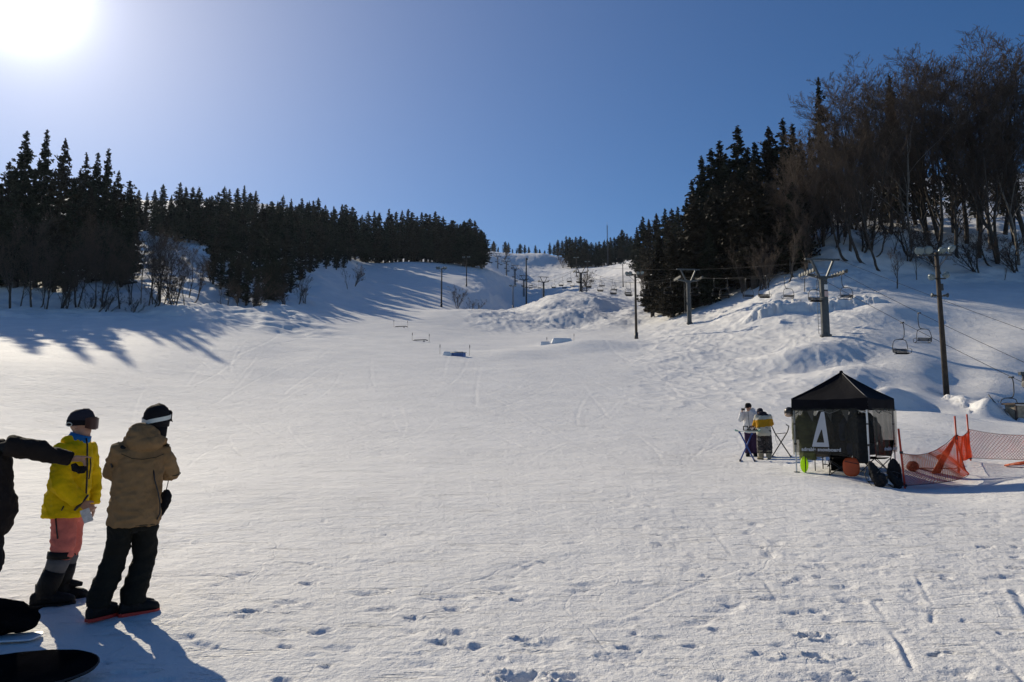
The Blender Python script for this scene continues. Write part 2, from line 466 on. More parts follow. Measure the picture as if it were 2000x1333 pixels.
_walk(250, 1210, -0.1, 8); _walk(1480, 905, 0.2, 9, dep=0.03); _walk(1550, 960, -0.1, 7, dep=0.03); _walk(1800, 1000, 0.3, 8, dep=0.035); _walk(120, 1180, 0.3, 10)
for k in range(300):
    u = random.uniform(-60, 2060); v = 900 + 433 * random.random() ** 0.8
    if u < 1200 and random.random() < 0.45: continue
    x_, d_ = _ug(u, v); PRINTS.append((x_, d_, random.uniform(-0.9, 0.9), random.uniform(.04, .11), random.uniform(.006, .022)))
# board and ski tracks: (points, half width, depth)
TRACKS = []
def _trk(pts, w, dp): TRACKS.append((pts, w, dp))
def _pxtrk(px, w, dp): _trk([_ug(u, v) for u, v in px], w * 0.7, dp * 0.55)
_pxtrk([(1200, 1195), (1290, 1155), (1370, 1125), (1430, 1105)], .035, .022); _pxtrk([(1545, 1333), (1600, 1312), (1650, 1298)], .045, .05); _pxtrk([(1670, 1135), (1700, 1180), (1735, 1235), (1755, 1290)], .035, .018); _pxtrk([(1695, 1190), (1735, 1240), (1752, 1280)], .03, .015)
_pxtrk([(1470, 1115), (1490, 1140), (1505, 1160)], .03, .02); _pxtrk([(1955, 1140), (1985, 1190), (1998, 1230)], .05, .05); _pxtrk([(1880, 1235), (1940, 1285), (1990, 1333)], .04, .03); _pxtrk([(440, 980), (500, 968), (540, 955)], .03, .02); _pxtrk([(925, 1125), (990, 1105), (1050, 1082)], .04, .035); _pxtrk([(1000, 1120), (1040, 1095), (1070, 1085)], .03, .02)
_pxtrk([(1770, 1110), (1800, 1170), (1795, 1200)], .03, .025); _pxtrk([(1370, 1010), (1420, 1075)], .03, .015); _pxtrk([(1480, 1040), (1520, 1060), (1560, 1045)], .03, .02)
for k in range(260):
    d_ = math.exp(random.uniform(math.log(18), math.log(85))); u = random.uniform(250, 1700)
    x_ = (u - 1000) / F * d_; a = random.uniform(-0.7, 0.7) + (math.pi / 2 if random.random() < 0.6 else 0.2); cv = random.uniform(-0.025, 0.025); n = random.randrange(5, 14); pts = [(x_, d_)]
    for i in range(n):
        a += cv; x_ += math.cos(a) * 0.09 * d_ ** 0.8; d_ += math.sin(a) * 0.09 * d_ ** 0.8; pts.append((x_, d_))
    _trk(pts, 0.010 + 0.0011 * d_, 0.002 + 0.00032 * d_)
def height(x, y, fine=True):
    x = np.atleast_1d(np.asarray(x, dtype=float)); y = np.atleast_1d(np.asarray(y, dtype=float))
    s = Sc(y); c = x / s
    z = CAM_H + s * tps(c, np.log(s))
    bl = sstep(7.0, 11.0, y)
    z = plane_z(np.maximum(y, -4)) * (1 - bl) + z * bl
    yy = np.maximum(y, 1.0); u = 1000 + F * x / yy
    for bu, bd, ba, wu, wd, pw in BUMPS:
        z = z + ba * np.exp(-(np.abs((u - bu) / wu) ** pw + np.abs((y - bd) / wd) ** pw))
    for pts, hgt, wid in STEP_LINES:
        P = [((pu - 1000) / F * pd, pd) for pu, pd in pts]
        r, sg, al, tot = seg_dist(x, y, P)
        near = r < wid * 3
        if near.any():
            _, idv = cells(x / 0.8 + 40 + 0.3 * pnoise(x, y), y / 0.9)
            edge = sstep(0, 3, al) * sstep(0, 3, tot - al)
            w = wid * (0.6 + 0.8 * idv)
            prof = np.where(r < w, 1.0, np.exp(-((r - w) / (0.35 * wid)) ** 2))
            z = z + np.where(near, hgt * prof * edge * (0.45 + 0.30 * idv + 0.55 * np.clip(0.5 + fbm(x / 2.2, y / 2.2, 3, 0.6), 0, 1)), 0)
    if fine:
        # rough, skied-out and wind-worked areas
        right = sstep(1150, 1350, u) * sstep(36, 46, y) * (1 - sstep(120, 140, y))
        mid = sstep(870, 960, u) * (1 - sstep(1300, 1400, u)) * sstep(125, 150, y)
        wild = np.clip(right * (1 - 0.75 * sstep(1680, 1760, u)) + mid, 0, 1)
        z = z + wild * (0.24 * fbm(x / 5.0, y / 7.0, 4, 0.55) * np.clip(y / 90, 0.5, 2.2))
        rid = 1 - np.abs(pnoise(x / 2.6 + 0.35 * y / 2.6, y / 9.0)) * 2
        z = z + wild * 0.14 * np.maximum(rid, 0) ** 3 * np.clip(y / 80, 0.5, 2.5)
        rid2 = 1 - np.abs(pnoise(x / 1.5 - 0.8 * y / 3.0 + 9, y / 5.0 + 0.3 * x)) * 2
        z = z + wild * 0.07 * np.maximum(rid2, 0) ** 4 * np.clip(y / 80, 0.6, 2.5) + wild * 0.03 * fbm(x / 1.1, y / 1.5, 2, 0.6) * np.clip(y / 80, 0.6, 2.5)
        bank = sstep(1640, 1740, u) * sstep(44, 52, y) * (1 - sstep(105, 114, y))
        z = z + bank * 0.30 * fbm(x / 9.0 + 3, y / 12.0, 2, 0.45)
        forest = sstep(95, 105, y) * (1 - sstep(560, 700, u)) + sstep(96, 104, y) * sstep(1480, 1560, u) * (1 - sstep(1730, 1790, u) * (1 - sstep(112, 118, y)))
        z = z + np.clip(forest, 0, 1) * 0.9 * fbm(x / 6.0, y / 6.0, 3, 0.5)
        z = z + sstep(25, 60, y) * 0.10 * fbm(x / 11.0, y / 11.0, 3, 0.5) * np.clip(y / 80, 0.5, 3)
        flat = 1 - sstep(24, 40, y)
        z = z + flat * (0.022 * fbm(x / 1.9, y / 1.9, 3, 0.5))
        # crusty little steps and lumps, in patches
        patch = sstep(-0.10, 0.40, fbm(x / 1.5 + 7, y / 1.2, 3))
        trod = 0.35 + 0.65 * sstep(1150, 1650, u)
        lump = fbm(x / 0.30 + 11, y / 0.24, 3, 0.55)
        z = z + flat * trod * (0.25 + patch) * 0.012 * np.maximum(lump, -0.25)
        grain = fbm(x / 0.075, y / 0.075, 2, 0.6)
        z = z + (1 - sstep(9, 14, y)) * (0.3 + patch) * 0.0055 * grain
    return z
def gz(x, y):
    return float(height(x, y, True)[0])
def on(u, d):
    """ground point under photo column u, d metres ahead"""
    x = (u - 1000.0) / F * d / CP
    for _ in range(3):      # the column of a pixel also depends on the row through the pitch
        z = gz(x, d)
        fw = d * CP + (z - CAM_H) * SP
        x = (u - 1000.0) / F * fw
    return Vector((x, d, gz(x, d)))
def build_ground():
    # columns and rows: dense where the picture looks, coarse outside
    cu = np.concatenate([np.linspace(-3600, -500, 50)[:-1], np.linspace(-500, -20, 80)[:-1], np.linspace(-20, 2020, 640), np.linspace(2020, 2500, 80)[1:], np.linspace(2500, 5800, 50)[1:]])
    cc = (cu - 1000) / F
    rows = np.concatenate([np.linspace(-60, 3.6, 24)[:-1],
                           1 / np.linspace(1 / 3.6, 1 / 24.0, 330)[:-1],
                           np.exp(np.linspace(math.log(24), math.log(60), 170))[:-1],
                           np.exp(np.linspace(math.log(60), math.log(145), 230))[:-1],
                           np.exp(np.linspace(math.log(145), math.log(360), 170))[:-1],
                           np.exp(np.linspace(math.log(360), math.log(720), 90))[:-1],
                           np.exp(np.linspace(math.log(720), math.log(1250), 12))])
    S = Sc(rows)
    X = cc[None, :] * S[:, None]; Y = np.repeat(rows[:, None], len(cc), 1)
    Z = height(X.ravel(), Y.ravel()).reshape(X.shape)
    far = sstep(640, 1100, Y)
    Z = Z * (1 - far) + far * np.minimum(Z, 150 - 25 * sstep(800, 1250, Y))
    Z = np.where(Z > 150, 150 + (Z - 150) / (1 + (Z - 150) / 60.0), Z)
    # footprints and scuffs
    for px, py, pa, pl, pd in PRINTS:
        r0 = np.searchsorted(rows, py - 0.5); r1 = np.searchsorted(rows, py + 0.5)
        if r1 <= r0: continue
        c0 = np.searchsorted(cc, (px - 0.5) / float(Sc(py))); c1 = np.searchsorted(cc, (px + 0.5) / float(Sc(py)))
        xs, ys = X[r0:r1, c0:c1] - px, Y[r0:r1, c0:c1] - py
        a = xs * math.cos(pa) + ys * math.sin(pa); b = -xs * math.sin(pa) + ys * math.cos(pa)
        xx, yy_ = X[r0:r1, c0:c1], Y[r0:r1, c0:c1]
        wob = 1 + 0.8 * pnoise(xx * 11 + px, yy_ * 11) + 0.5 * pnoise(xx * 27, yy_ * 27 + py)
        q = ((a / pl) ** 2 + (b / (pl * 0.55)) ** 2) * wob
        crumb = pnoise(xx * 24, yy_ * 24) + 0.6 * pnoise(xx * 52, yy_ * 52)
        Z[r0:r1, c0:c1] += -pd * np.exp(-q * 1.25) * (1 + 0.45 * crumb) + 0.30 * pd * np.exp(-(np.sqrt(np.maximum(q, 0)) - 1.5) ** 2 * 6) * (0.6 + 1.3 * np.maximum(crumb, -0.4))
    for pts, w, dp in TRACKS:
        for (ax, ay), (bx, by) in zip(pts[:-1], pts[1:]):
            y0, y1 = min(ay, by) - 4 * w, max(ay, by) + 4 * w
            r0, r1 = np.searchsorted(rows, y0), np.searchsorted(rows, y1)
            sl = np.array([float(Sc(y0)), float(Sc(y1))]); xlo, xhi = min(ax, bx) - 4 * w, max(ax, bx) + 4 * w
            c0 = np.searchsorted(cc, (xlo / sl).min()); c1 = np.searchsorted(cc, (xhi / sl).max())
            if r1 <= r0 or c1 <= c0: continue
            xs, ys = X[r0:r1, c0:c1], Y[r0:r1, c0:c1]
            L = math.hypot(bx - ax, by - ay); tx, ty = (bx - ax) / L, (by - ay) / L
            t = (xs - ax) * tx + (ys - ay) * ty
            o = (xs - ax) * ty - (ys - ay) * tx
            m = ((t >= 0) & (t < L)) * (0.35 + 0.65 * sstep(-0.2, 0.3, pnoise(xs * 1.7, ys * 1.7)))
            Z[r0:r1, c0:c1] += m * dp * (-np.exp(-(o / w) ** 2) + 0.5 * np.exp(-((o - 1.9 * w) / w) ** 2))
    nr, nc = X.shape
    co = np.stack([X, Y, Z], -1).reshape(-1, 3).astype(np.float32)
    idx = np.arange(nr * nc).reshape(nr, nc)
    q = np.stack([idx[:-1, :-1], idx[:-1, 1:], idx[1:, 1:], idx[1:, :-1]], -1).reshape(-1, 4)
    me = bpy.data.meshes.new("snow_ground")
    me.vertices.add(len(co)); me.vertices.foreach_set("co", co.ravel())
    me.loops.add(q.size); me.loops.foreach_set("vertex_index", q.ravel().astype(np.int32))
    me.polygons.add(len(q)); me.polygons.foreach_set("loop_start", np.arange(0, q.size, 4, dtype=np.int32))
    me.polygons.foreach_set("loop_total", np.full(len(q), 4, dtype=np.int32))
    me.polygons.foreach_set("use_smooth", np.ones(len(q), dtype=bool))
    me.update(calc_edges=True); me.validate()
    me.materials.append(snow_material())
    o = bpy.data.objects.new("snow_ground", me)
    COL.objects.link(o)
    o["kind"] = "structure"
    return o

def snow_material():
    m = bpy.data.materials.new("snow"); m.use_nodes = True
    nt = m.node_tree; nd, lk = nt.nodes, nt.links
    b = nd["Principled BSDF"]
    b.inputs["Roughness"].default_value = 0.75
    b.inputs["Specular IOR Level"].default_value = 0.12
    t = nd.new("ShaderNodeTexCoord")
    def nz(scale, det, ro=0.6, vec=None, sc=(1, 1, 1)):
        mp = nd.new("ShaderNodeMapping"); mp.inputs["Scale"].default_value = sc
        lk.new(t.outputs["Object"], mp.inputs["Vector"])
        n = nd.new("ShaderNodeTexNoise"); n.inputs["Scale"].default_value = scale; n.inputs["Detail"].default_value = det; n.inputs["Roughness"].default_value = ro
        lk.new(mp.outputs[0], n.inputs["Vector"]); return n.outputs["Fac"]
    rp = nd.new("ShaderNodeValToRGB")
    rp.color_ramp.elements[0].position = 0.3; rp.color_ramp.elements[0].color = (0.77, 0.765, 0.76, 1)
    rp.color_ramp.elements[1].position = 0.65; rp.color_ramp.elements[1].color = (0.865, 0.855, 0.84, 1)
    lk.new(nz(0.35, 6), rp.inputs["Fac"]); lk.new(rp.outputs[0], b.inputs["Base Color"])
    # distance from the foot of the slope sets how coarse the visible relief is
    def bump(h, dist, strength, prev=None):
        n = nd.new("ShaderNodeBump"); n.inputs["Distance"].default_value = dist; n.inputs["Strength"].default_value = strength
        lk.new(h, n.inputs["Height"])
        if prev is not None: lk.new(prev, n.inputs["Normal"])
        return n.outputs["Normal"]
    def lines(scale, dist, width):
        mp = nd.new("ShaderNodeMapping"); mp.inputs["Rotation"].default_value = (0, 0, 0.4)
        lk.new(t.outputs["Object"], mp.inputs["Vector"])
        n = nd.new("ShaderNodeTexNoise"); n.inputs["Scale"].default_value = scale; n.inputs["Detail"].default_value = 1.5; n.inputs["Distortion"].default_value = dist
        lk.new(mp.outputs[0], n.inputs["Vector"])
        r = nd.new("ShaderNodeValToRGB"); e = r.color_ramp.elements
        e[0].position = 0.5 - width * 2.2; e[0].color = (0.5, 0.5, 0.5, 1); e[1].position = 0.5 + width * 2.2; e[1].color = (0.5, 0.5, 0.5, 1)
        x = e.new(0.5 - width); x.color = (0.75, 0.75, 0.75, 1); x = e.new(0.5); x.color = (0, 0, 0, 1); x = e.new(0.5 + width); x.color = (0.7, 0.7, 0.7, 1)
        lk.new(n.outputs["Fac"], r.inputs["Fac"]); return r.outputs["Color"]
    p = bump(nz(0.45, 8, 0.66), 0.20, 0.5)
    p = bump(lines(0.22, 2.2, 0.006), 0.022, 0.4, p)
    p = bump(lines(0.55, 1.4, 0.007), 0.012, 0.4, p)
    p = bump(nz(1.9, 7, 0.74), 0.11, 0.6, p)
    def strokes(sc, lo, hi):
        r = nd.new("ShaderNodeValToRGB"); e = r.color_ramp.elements
        e[0].position = lo; e[0].color = (1, 1, 1, 1); e[1].position = hi; e[1].color = (0, 0, 0, 1)
        lk.new(nz(1.0, 5, 0.62, sc=sc), r.inputs["Fac"]); return r.outputs["Color"]
    p = bump(strokes((1.1, 4.5, 1.0), 0.60, 0.66), 0.06, 0.6, p)
    p = bump(strokes((3.2, 11.0, 1.0), 0.60, 0.67), 0.025, 0.6, p)
    p = bump(nz(7.0, 6, 0.74), 0.034, 0.65, p)
    p = bump(nz(70.0, 4, 0.75), 0.005, 0.7, p)
    lk.new(p, b.inputs["Normal"])
    return m
# ------------------------------------------------------------------ trees
M = {}
M['bark'] = mat("bark", (0.062, 0.050, 0.042), 0.9, 0.45, 3.0, 0.6, 14)
M['pale_bark'] = mat("pale_bark", (0.20, 0.175, 0.15), 0.9, 0.45, 2.0, 0.5, 10)
M['twig'] = mat("twig", (0.080, 0.056, 0.042), 0.9, 0.35, 0.6)
M['needle'] = mat("cedar_needles", (0.026, 0.030, 0.019), 0.75, 0.5, 0.45, spec=0.2)
M['needle_brown'] = mat("cedar_needles_winter", (0.036, 0.030, 0.020), 0.75, 0.5, 0.45, spec=0.2)

def seg_mesh(name, A, B, ra, rb, sides, material):
    A = np.asarray(A, dtype=float); B = np.asarray(B, dtype=float); ra = np.asarray(ra); rb = np.asarray(rb)
    n = len(A); d = B - A; d /= np.maximum(np.linalg.norm(d, axis=1, keepdims=True), 1e-6)
    h = np.where(np.abs(d[:, 2:3]) > 0.9, np.array([[1.0, 0, 0]]), np.array([[0, 0, 1.0]]))
    s = np.cross(d, h); s /= np.linalg.norm(s, axis=1, keepdims=True); w = np.cross(s, d)
    ang = 2 * np.pi * np.arange(sides) / sides
    ring = s[:, None] * np.cos(ang)[None, :, None] + w[:, None] * np.sin(ang)[None, :, None]
    V = np.concatenate([A[:, None] + ring * ra[:, None, None], B[:, None] + ring * rb[:, None, None]], 1).reshape(-1, 3)
    j = np.arange(sides); base = (np.arange(n) * 2 * sides)[:, None]
    q = np.stack([base + j, base + (j + 1) % sides, base + sides + (j + 1) % sides, base + sides + j], -1).reshape(-1, 4)
    return raw_mesh(name, V, q, material, True)

def raw_mesh(name, V, q, material, smooth):
    k = q.shape[1]
    me = bpy.data.meshes.new(name)
    me.vertices.add(len(V)); me.vertices.foreach_set("co", np.asarray(V, dtype=np.float32).ravel())
    me.loops.add(q.size); me.loops.foreach_set("vertex_index", q.ravel().astype(np.int32))
    me.polygons.add(len(q)); me.polygons.foreach_set("loop_start", np.arange(0, q.size, k, dtype=np.int32))
    me.polygons.foreach_set("loop_total", np.full(len(q), k, dtype=np.int32))
    me.polygons.foreach_set("use_smooth", np.full(len(q), smooth, dtype=bool))
    me.update(calc_edges=True)
    me.materials.append(material)
    return me

def cedar_meshes(seed, H=20.0, Rm=3.6, base=0.12, material='needle', gap=0.0, boughs=120, puff=0.42, pexp=0.80):
    g = np.random.default_rng(seed)
    P, S = [], []
    lobes = g.uniform(0, 6.28, 3)
    for k in range(boughs):
        t = base + (1 - base) * (k + g.uniform(0, 1)) / boughs
        if g.uniform() < gap * (1.2 - 0.4 * t): continue
        az = k * 2.39996 + g.normal(0, 0.45)
        R0 = Rm * (1 - t) ** pexp * min(1.0, 0.55 + 0.45 * (t - base) / 0.2)
        r = max(R0 * g.uniform(0.55, 1.08) * (1 + 0.16 * math.sin(2 * az + lobes[0]) + 0.14 * math.sin(8 * t + lobes[1] + az)), 0.12)
        c0 = np.array([math.cos(az), math.sin(az), 0.0]); sd = np.array([-c0[1], c0[0], 0.0])
        n = max(1, int(1.5 + r * 2.3))
        for i in range(n):
            f = (i + g.uniform(0.3, 1.0)) / n
            wid = 0.24 * r * (1.1 - f) + 0.05
            z = H * t - 0.20 * r * f + 0.26 * r * f ** 3 + g.normal(0, 0.16)
            P.append(c0 * (r * f) + sd * g.normal(0, 1) * wid + np.array([0, 0, z])); S.append(puff * g.uniform(0.6, 1.15) * (0.55 + 0.45 * min(1, (1 - t) * 4)))
    for k in range(10):
        P.append(np.array([g.normal(0, .05), g.normal(0, .05), H * (0.965 + 0.0035 * k)])); S.append(0.16)
    P = np.array(P); S = np.array(S)
    nl = 9
    d = g.normal(size=(len(P), nl, 3)); d /= np.linalg.norm(d, axis=2, keepdims=True)
    C = P[:, None] + d * (S[:, None] * g.uniform(0.25, 0.95, (len(P), nl)))[..., None]
    a = d + 0.5 * g.normal(size=d.shape); a[..., 2] += 0.25; a /= np.linalg.norm(a, axis=2, keepdims=True)
    b = np.cross(a, g.normal(size=a.shape)); b /= np.linalg.norm(b, axis=2, keepdims=True)
    L = (S[:, None] * g.uniform(0.5, 0.85, (len(P), nl)))[..., None]
    a = a * L; b = b * L * 0.62
    V = np.stack([C - a, C + b, C + a, C - b], 2).reshape(-1, 3)
    q = np.arange(len(V)).reshape(-1, 4)
    crown = raw_mesh("crown", V, q, M[material], False)
    tb = MB()
    pts = [(0, 0, -1.2), (0, 0, 0), (0.05, 0.02, H * 0.3), (0.0, 0.05, H * 0.65), (0, 0, H * 1.0)]
    tb.tube(pts, [0.40, 0.36, 0.28, 0.15, 0.015], 8)
    for k in range(14):                                       # dead lower boughs
        z = H * g.uniform(0.04, base + 0.10); az = g.uniform(0, 6.28); l = g.uniform(0.6, 1.8)
        tb.tube([(0, 0, z), (math.cos(az) * l, math.sin(az) * l, z - 0.2 * l)], [0.035, 0.01], 4)
    trunk = tb.mesh("trunk", M['bark'])
    return {'H': H, 'trunk': trunk, 'crown': crown}

def bare_meshes(seed, H=16.0, stems=1, lean=0.15, spread=0.55, bark='bark', density=1.0, hook=0.0, first=0.16, twig_r=0.016, r0=0.17):
    g = np.random.default_rng(seed)
    TA, TB, Tra, Trb = [], [], [], []     # trunk and limbs
    CA, CB, Cra, Crb = [], [], [], []     # branches and twigs
    def unit(v): return v / max(np.linalg.norm(v), 1e-9)
    def grow(p, d, L, r, lev):
        n = max(3, int(5 - lev) + 1)
        step = L / n
        spots = []
        for i in range(n):
            wob = g.normal(0, 0.055 + 0.055 * lev, 3)
            d = unit(d + wob + np.array([0, 0, 0.07 if lev else 0.05]))
            q = p + d * step
            ra = r * (1 - 0.75 * i / n); rb = r * (1 - 0.75 * (i + 1) / n)
            if lev <= 1: TA.append(p); TB.append(q); Tra.append(ra); Trb.append(rb)
            else: CA.append(p); CB.append(q); Cra.append(max(ra, twig_r * 0.7)); Crb.append(max(rb, twig_r * 0.55))
            p = q
            spots.append((p, d, rb, (i + 1) / n))
        if lev >= 4: return
        m = [int(10 * density), int(7 * density), int(8 * density), 7][lev]
        for k in range(m):
            f = (first if lev == 0 else 0.2) + (1 - (first if lev == 0 else 0.2)) * (k + g.uniform(0.1, 0.9)) / m
            i = min(int(f * n), n - 1)
            sp, sd, sr, _ = spots[i]
            if i > 0: sp = sp - (sp - spots[i - 1][0]) * g.uniform(0, 1)
            ax = unit(np.cross(sd, g.normal(size=3)))
            up = 0.25 if lev < 2 else 0.05
            nd = unit(sd * math.cos(spread) + ax * math.sin(spread) * g.uniform(0.8, 1.4) + np.array([0, 0, up]))
            grow(sp, nd, L * (g.uniform(0.42, 0.62) if lev < 2 else g.uniform(0.30, 0.48)) * (1.15 - 0.45 * f), max(sr * g.uniform(0.45, 0.65), 0.01), lev + 1)
    for s in range(stems):
        az = g.uniform(0, 6.28); ln = lean * g.uniform(0.6, 1.3)
        d = unit(np.array([math.cos(az) * ln, math.sin(az) * ln, 1.0]))
        p = np.array([math.cos(az), math.sin(az), 0]) * (0.03 if stems > 1 else 0) + np.array([0, 0, -0.6])
        rr = r0 * g.uniform(0.75, 1.1)
        if hook:       # butt swept down the slope by the snow
            hd = unit(np.array([-1.0, g.normal(0, .5), 0]))
            q = p + np.array([0, 0, 0.75]); TA.append(p); TB.append(q); Tra.append(rr * 1.25); Trb.append(rr * 1.15); p = q
            for k in range(3):
                dd = unit(hd * (1 - k / 3) * hook + np.array([0, 0, 0.55 + 0.3 * k]))
                q = p + dd * 0.9; TA.append(p); TB.append(q); Tra.append(rr * (1.15 - .05 * k)); Trb.append(rr * (1.1 - .05 * k)); p = q
            d = unit(d + hd * 0.12 * hook)
        grow(p, d, H * g.uniform(0.66, 0.8), rr, 0)
    trunk = seg_mesh("trunk", TA, TB, Tra, Trb, 6, M[bark])
    crown = seg_mesh("crown", CA, CB, Cra, Crb, 3, M['twig'])
    top = max(max(p[2] for p in CB), max(p[2] for p in TB))
    return {'H': top, 'trunk': trunk, 'crown': crown}

TREES = []
def plant(kind, tpl, base, H, label, cat, group, wid=1.0, rz=None, sink=0.3):
    o = bpy.data.objects.new(kind, None); COL.objects.link(o)
    s = H / tpl['H']
    o.location = (base[0], base[1], base[2] - sink)
    o.scale = (s * wid, s * wid, s)
    o.rotation_euler = (random.uniform(-0.02, 0.02), random.uniform(-0.02, 0.02), random.uniform(0, 6.28) if rz is None else rz)
    tag(o, label, cat, group)
    for part in ('trunk', 'crown'):
        c = bpy.data.objects.new(part, tpl[part]); COL.objects.link(c); c.parent = o
    TREES.append(o)
    return o
def to_top(u, v, d):
    """ground spot under column u and the height that brings a tree's top to row v"""
    b = on(u, d)
    return b, max(at(u, v, d).z - b.z, 3.0) + 0.3

CEDAR = [cedar_meshes(1, Rm=3.9, pexp=0.66), cedar_meshes(2, Rm=3.4, gap=0.08, pexp=0.7), cedar_meshes(3, Rm=4.4, base=0.06, boughs=140, pexp=0.6), cedar_meshes(4, Rm=3.2, gap=0.22, boughs=130, pexp=0.75),
         cedar_meshes(5, Rm=3.8, material='needle_brown', base=0.06, pexp=0.65), cedar_meshes(6, Rm=3.3, gap=0.14, material='needle_brown')]
TALL = [cedar_meshes(11, H=28, Rm=4.6, base=0.05, boughs=180, puff=0.46, gap=0.10), cedar_meshes(12, H=28, Rm=4.1, base=0.05, boughs=180, gap=0.22, puff=0.46), cedar_meshes(13, H=28, Rm=4.8, base=0.04, boughs=190, material='needle_brown', puff=0.46, gap=0.12)]
BEECH = [bare_meshes(21, 20, 1, 0.10, 0.50, 'bark'), bare_meshes(22, 20, 1, 0.16, 0.55, 'pale_bark'), bare_meshes(23, 19, 2, 0.20, 0.50, 'bark', 0.85), bare_meshes(24, 20, 1, 0.2, 0.6, 'bark', hook=0.9, r0=0.24)]
BUSH = [bare_meshes(31, 6.5, 3, 0.45, 0.55, 'bark', 0.7, r0=0.09, twig_r=0.013), bare_meshes(32, 8, 2, 0.35, 0.5, 'bark', 0.75, hook=0.6, r0=0.12, twig_r=0.013), bare_meshes(33, 4.0, 4, 0.8, 0.6, 'bark', 0.5, r0=0.06, twig_r=0.011), bare_meshes(34, 7, 1, 0.15, 0.4, 'bark', 0.55, r0=0.08, twig_r=0.012)]
def pick(L): return L[random.randrange(len(L))]
# -- cedars standing at the left edge of the slope
NEAR_CEDARS = [  # column, top row, metres, width, label
 (30, 256, 129, 0.95, "tall feathery cedar at the far left, first of three even spires"),
 (68, 256, 131, 0.85, "tall slim cedar, middle one of the three even spires"),
 (105, 271, 130, 0.85, "tall slim cedar, right one of the three even spires at left"),
 (2, 318, 136, 1.0, "shorter cedar cut by the left picture edge behind the spires"),
 (150, 302, 150, 0.8, "sunlit brownish cedar top just right of the three spires"),
 (178, 298, 149, 0.85, "cedar with a ragged double top left of the left grove's last spire"),
 (203, 294, 147, 0.9, "last tall pointed cedar at the right end of the left grove"),
 (222, 335, 146, 0.9, "cedar stepping down on the right shoulder of the left grove"),
 (242, 356, 149, 1.0, "lowest cedar at the right end of the left grove"),
]
for i, (u, v, d, w, lb) in enumerate(NEAR_CEDARS):
    b, H = to_top(u, v, d)
    plant("cedar_tree", (TALL + CEDAR[4:])[i % 5], b, H, lb, "tree", "cedars of the left grove", w * 1.3)
FILL = "dark cedar inside the left grove, lower than the spires above it"
for u, v, d in [(-40, 300, 130), (-75, 290, 133), (-120, 310, 128), (50, 330, 136), (88, 335, 135), (128, 350, 131), (140, 330, 152), (165, 345, 152), (190, 340, 150), (18, 345, 142), (215, 372, 148), (236, 385, 138), (170, 365, 140), (252, 395, 146), (205, 380, 139), (-160, 330, 134), (-10, 360, 129)]:
    b, H = to_top(u, v, d)
    plant("cedar_tree", pick(TALL), b, H, FILL, "tree", "cedars inside the left grove", 1.4)
# -- the forest left of the piste: skyline trees, then the rows below them
MID = [(265, 372, 225), (285, 376, 230), (300, 372, 235), (313, 360, 232), (330, 365, 228), (347, 357, 230), (360, 366, 236), (372, 361, 228), (385, 368, 226), (398, 371, 224), (411, 374, 222), (424, 372, 218),
       (437, 366, 212), (446, 370, 214), (460, 368, 210), (475, 363, 206), (486, 372, 204), (498, 373, 200), (510, 392, 196),
       (521, 382, 192), (531, 394, 190), (540, 384, 186), (550, 382, 188), (560, 400, 184), (568, 388, 182), (578, 402, 184), (587, 383, 186), (601, 385, 188), (610, 393, 190), (618, 387, 194), (627, 408, 205)]
for u, v, d in MID:
    v += random.choice([0, 0, 0, 5, 9, 16])
    if u >= 437: d = 300 + 0.10 * (u - 437) + random.uniform(-8, 8)
    b, H = to_top(u, v, d)
    plant("cedar_tree", pick(CEDAR + TALL), b, min(H, 36), "dark cedar on the skyline of the forest left of the piste", "tree", "skyline cedars left of the piste", random.uniform(1.2, 2.1))
for u, v, d in [(640, 411, 312), (652, 408, 318), (665, 399, 322), (673, 400, 326), (684, 405, 330), (693, 418, 336)]:
    b, H = to_top(u, v, d)
    plant("cedar_tree", pick(CEDAR), b, min(H, 36), "dark cedar in the small clump at the gap between the two left forests", "tree", "cedars at the forest gap", 1.4)
for k in range(64):      # rows from the edge of the snow (short) up into the stand (taller)
    t = (k + random.random()) / 64
    u = 412 + 275 * t
    dmin = float(np.interp(u, [410, 470, 500, 546, 605, 650, 690], [152, 145, 140, 148, 203, 232, 285]))
    back = (k % 4) / 3.0
    d = dmin + 3 + 6 * random.random() + back * 100 * min(1, (300 - dmin) / 140 + 0.15)
    b = on(u, d)
    H = 8 + 3 * random.random() + 15 * back ** 1.2
    H = min(H, max(at(u, 392 + random.uniform(0, 16) + max(0, u - 625) * 0.35, d).z - b.z, 7))
    plant("cedar_tree", pick(CEDAR + TALL), b, H, "dark cedar in the front rows of the forest left of the piste", "tree", "front cedars left of the piste", random.uniform(1.35, 1.8))
for k in range(20):
    u = random.uniform(255, 440); d = random.uniform(206, 226); v = random.uniform(385, 420)
    if 360 < u < 420 and d < 215: d += 20
    b, H = to_top(u, v, d)
    plant("cedar_tree", pick(CEDAR), b, min(max(H, 8), 26), "dark cedar below the skyline behind the snowy gully at left", "tree", "cedars behind the left gully", 1.6)
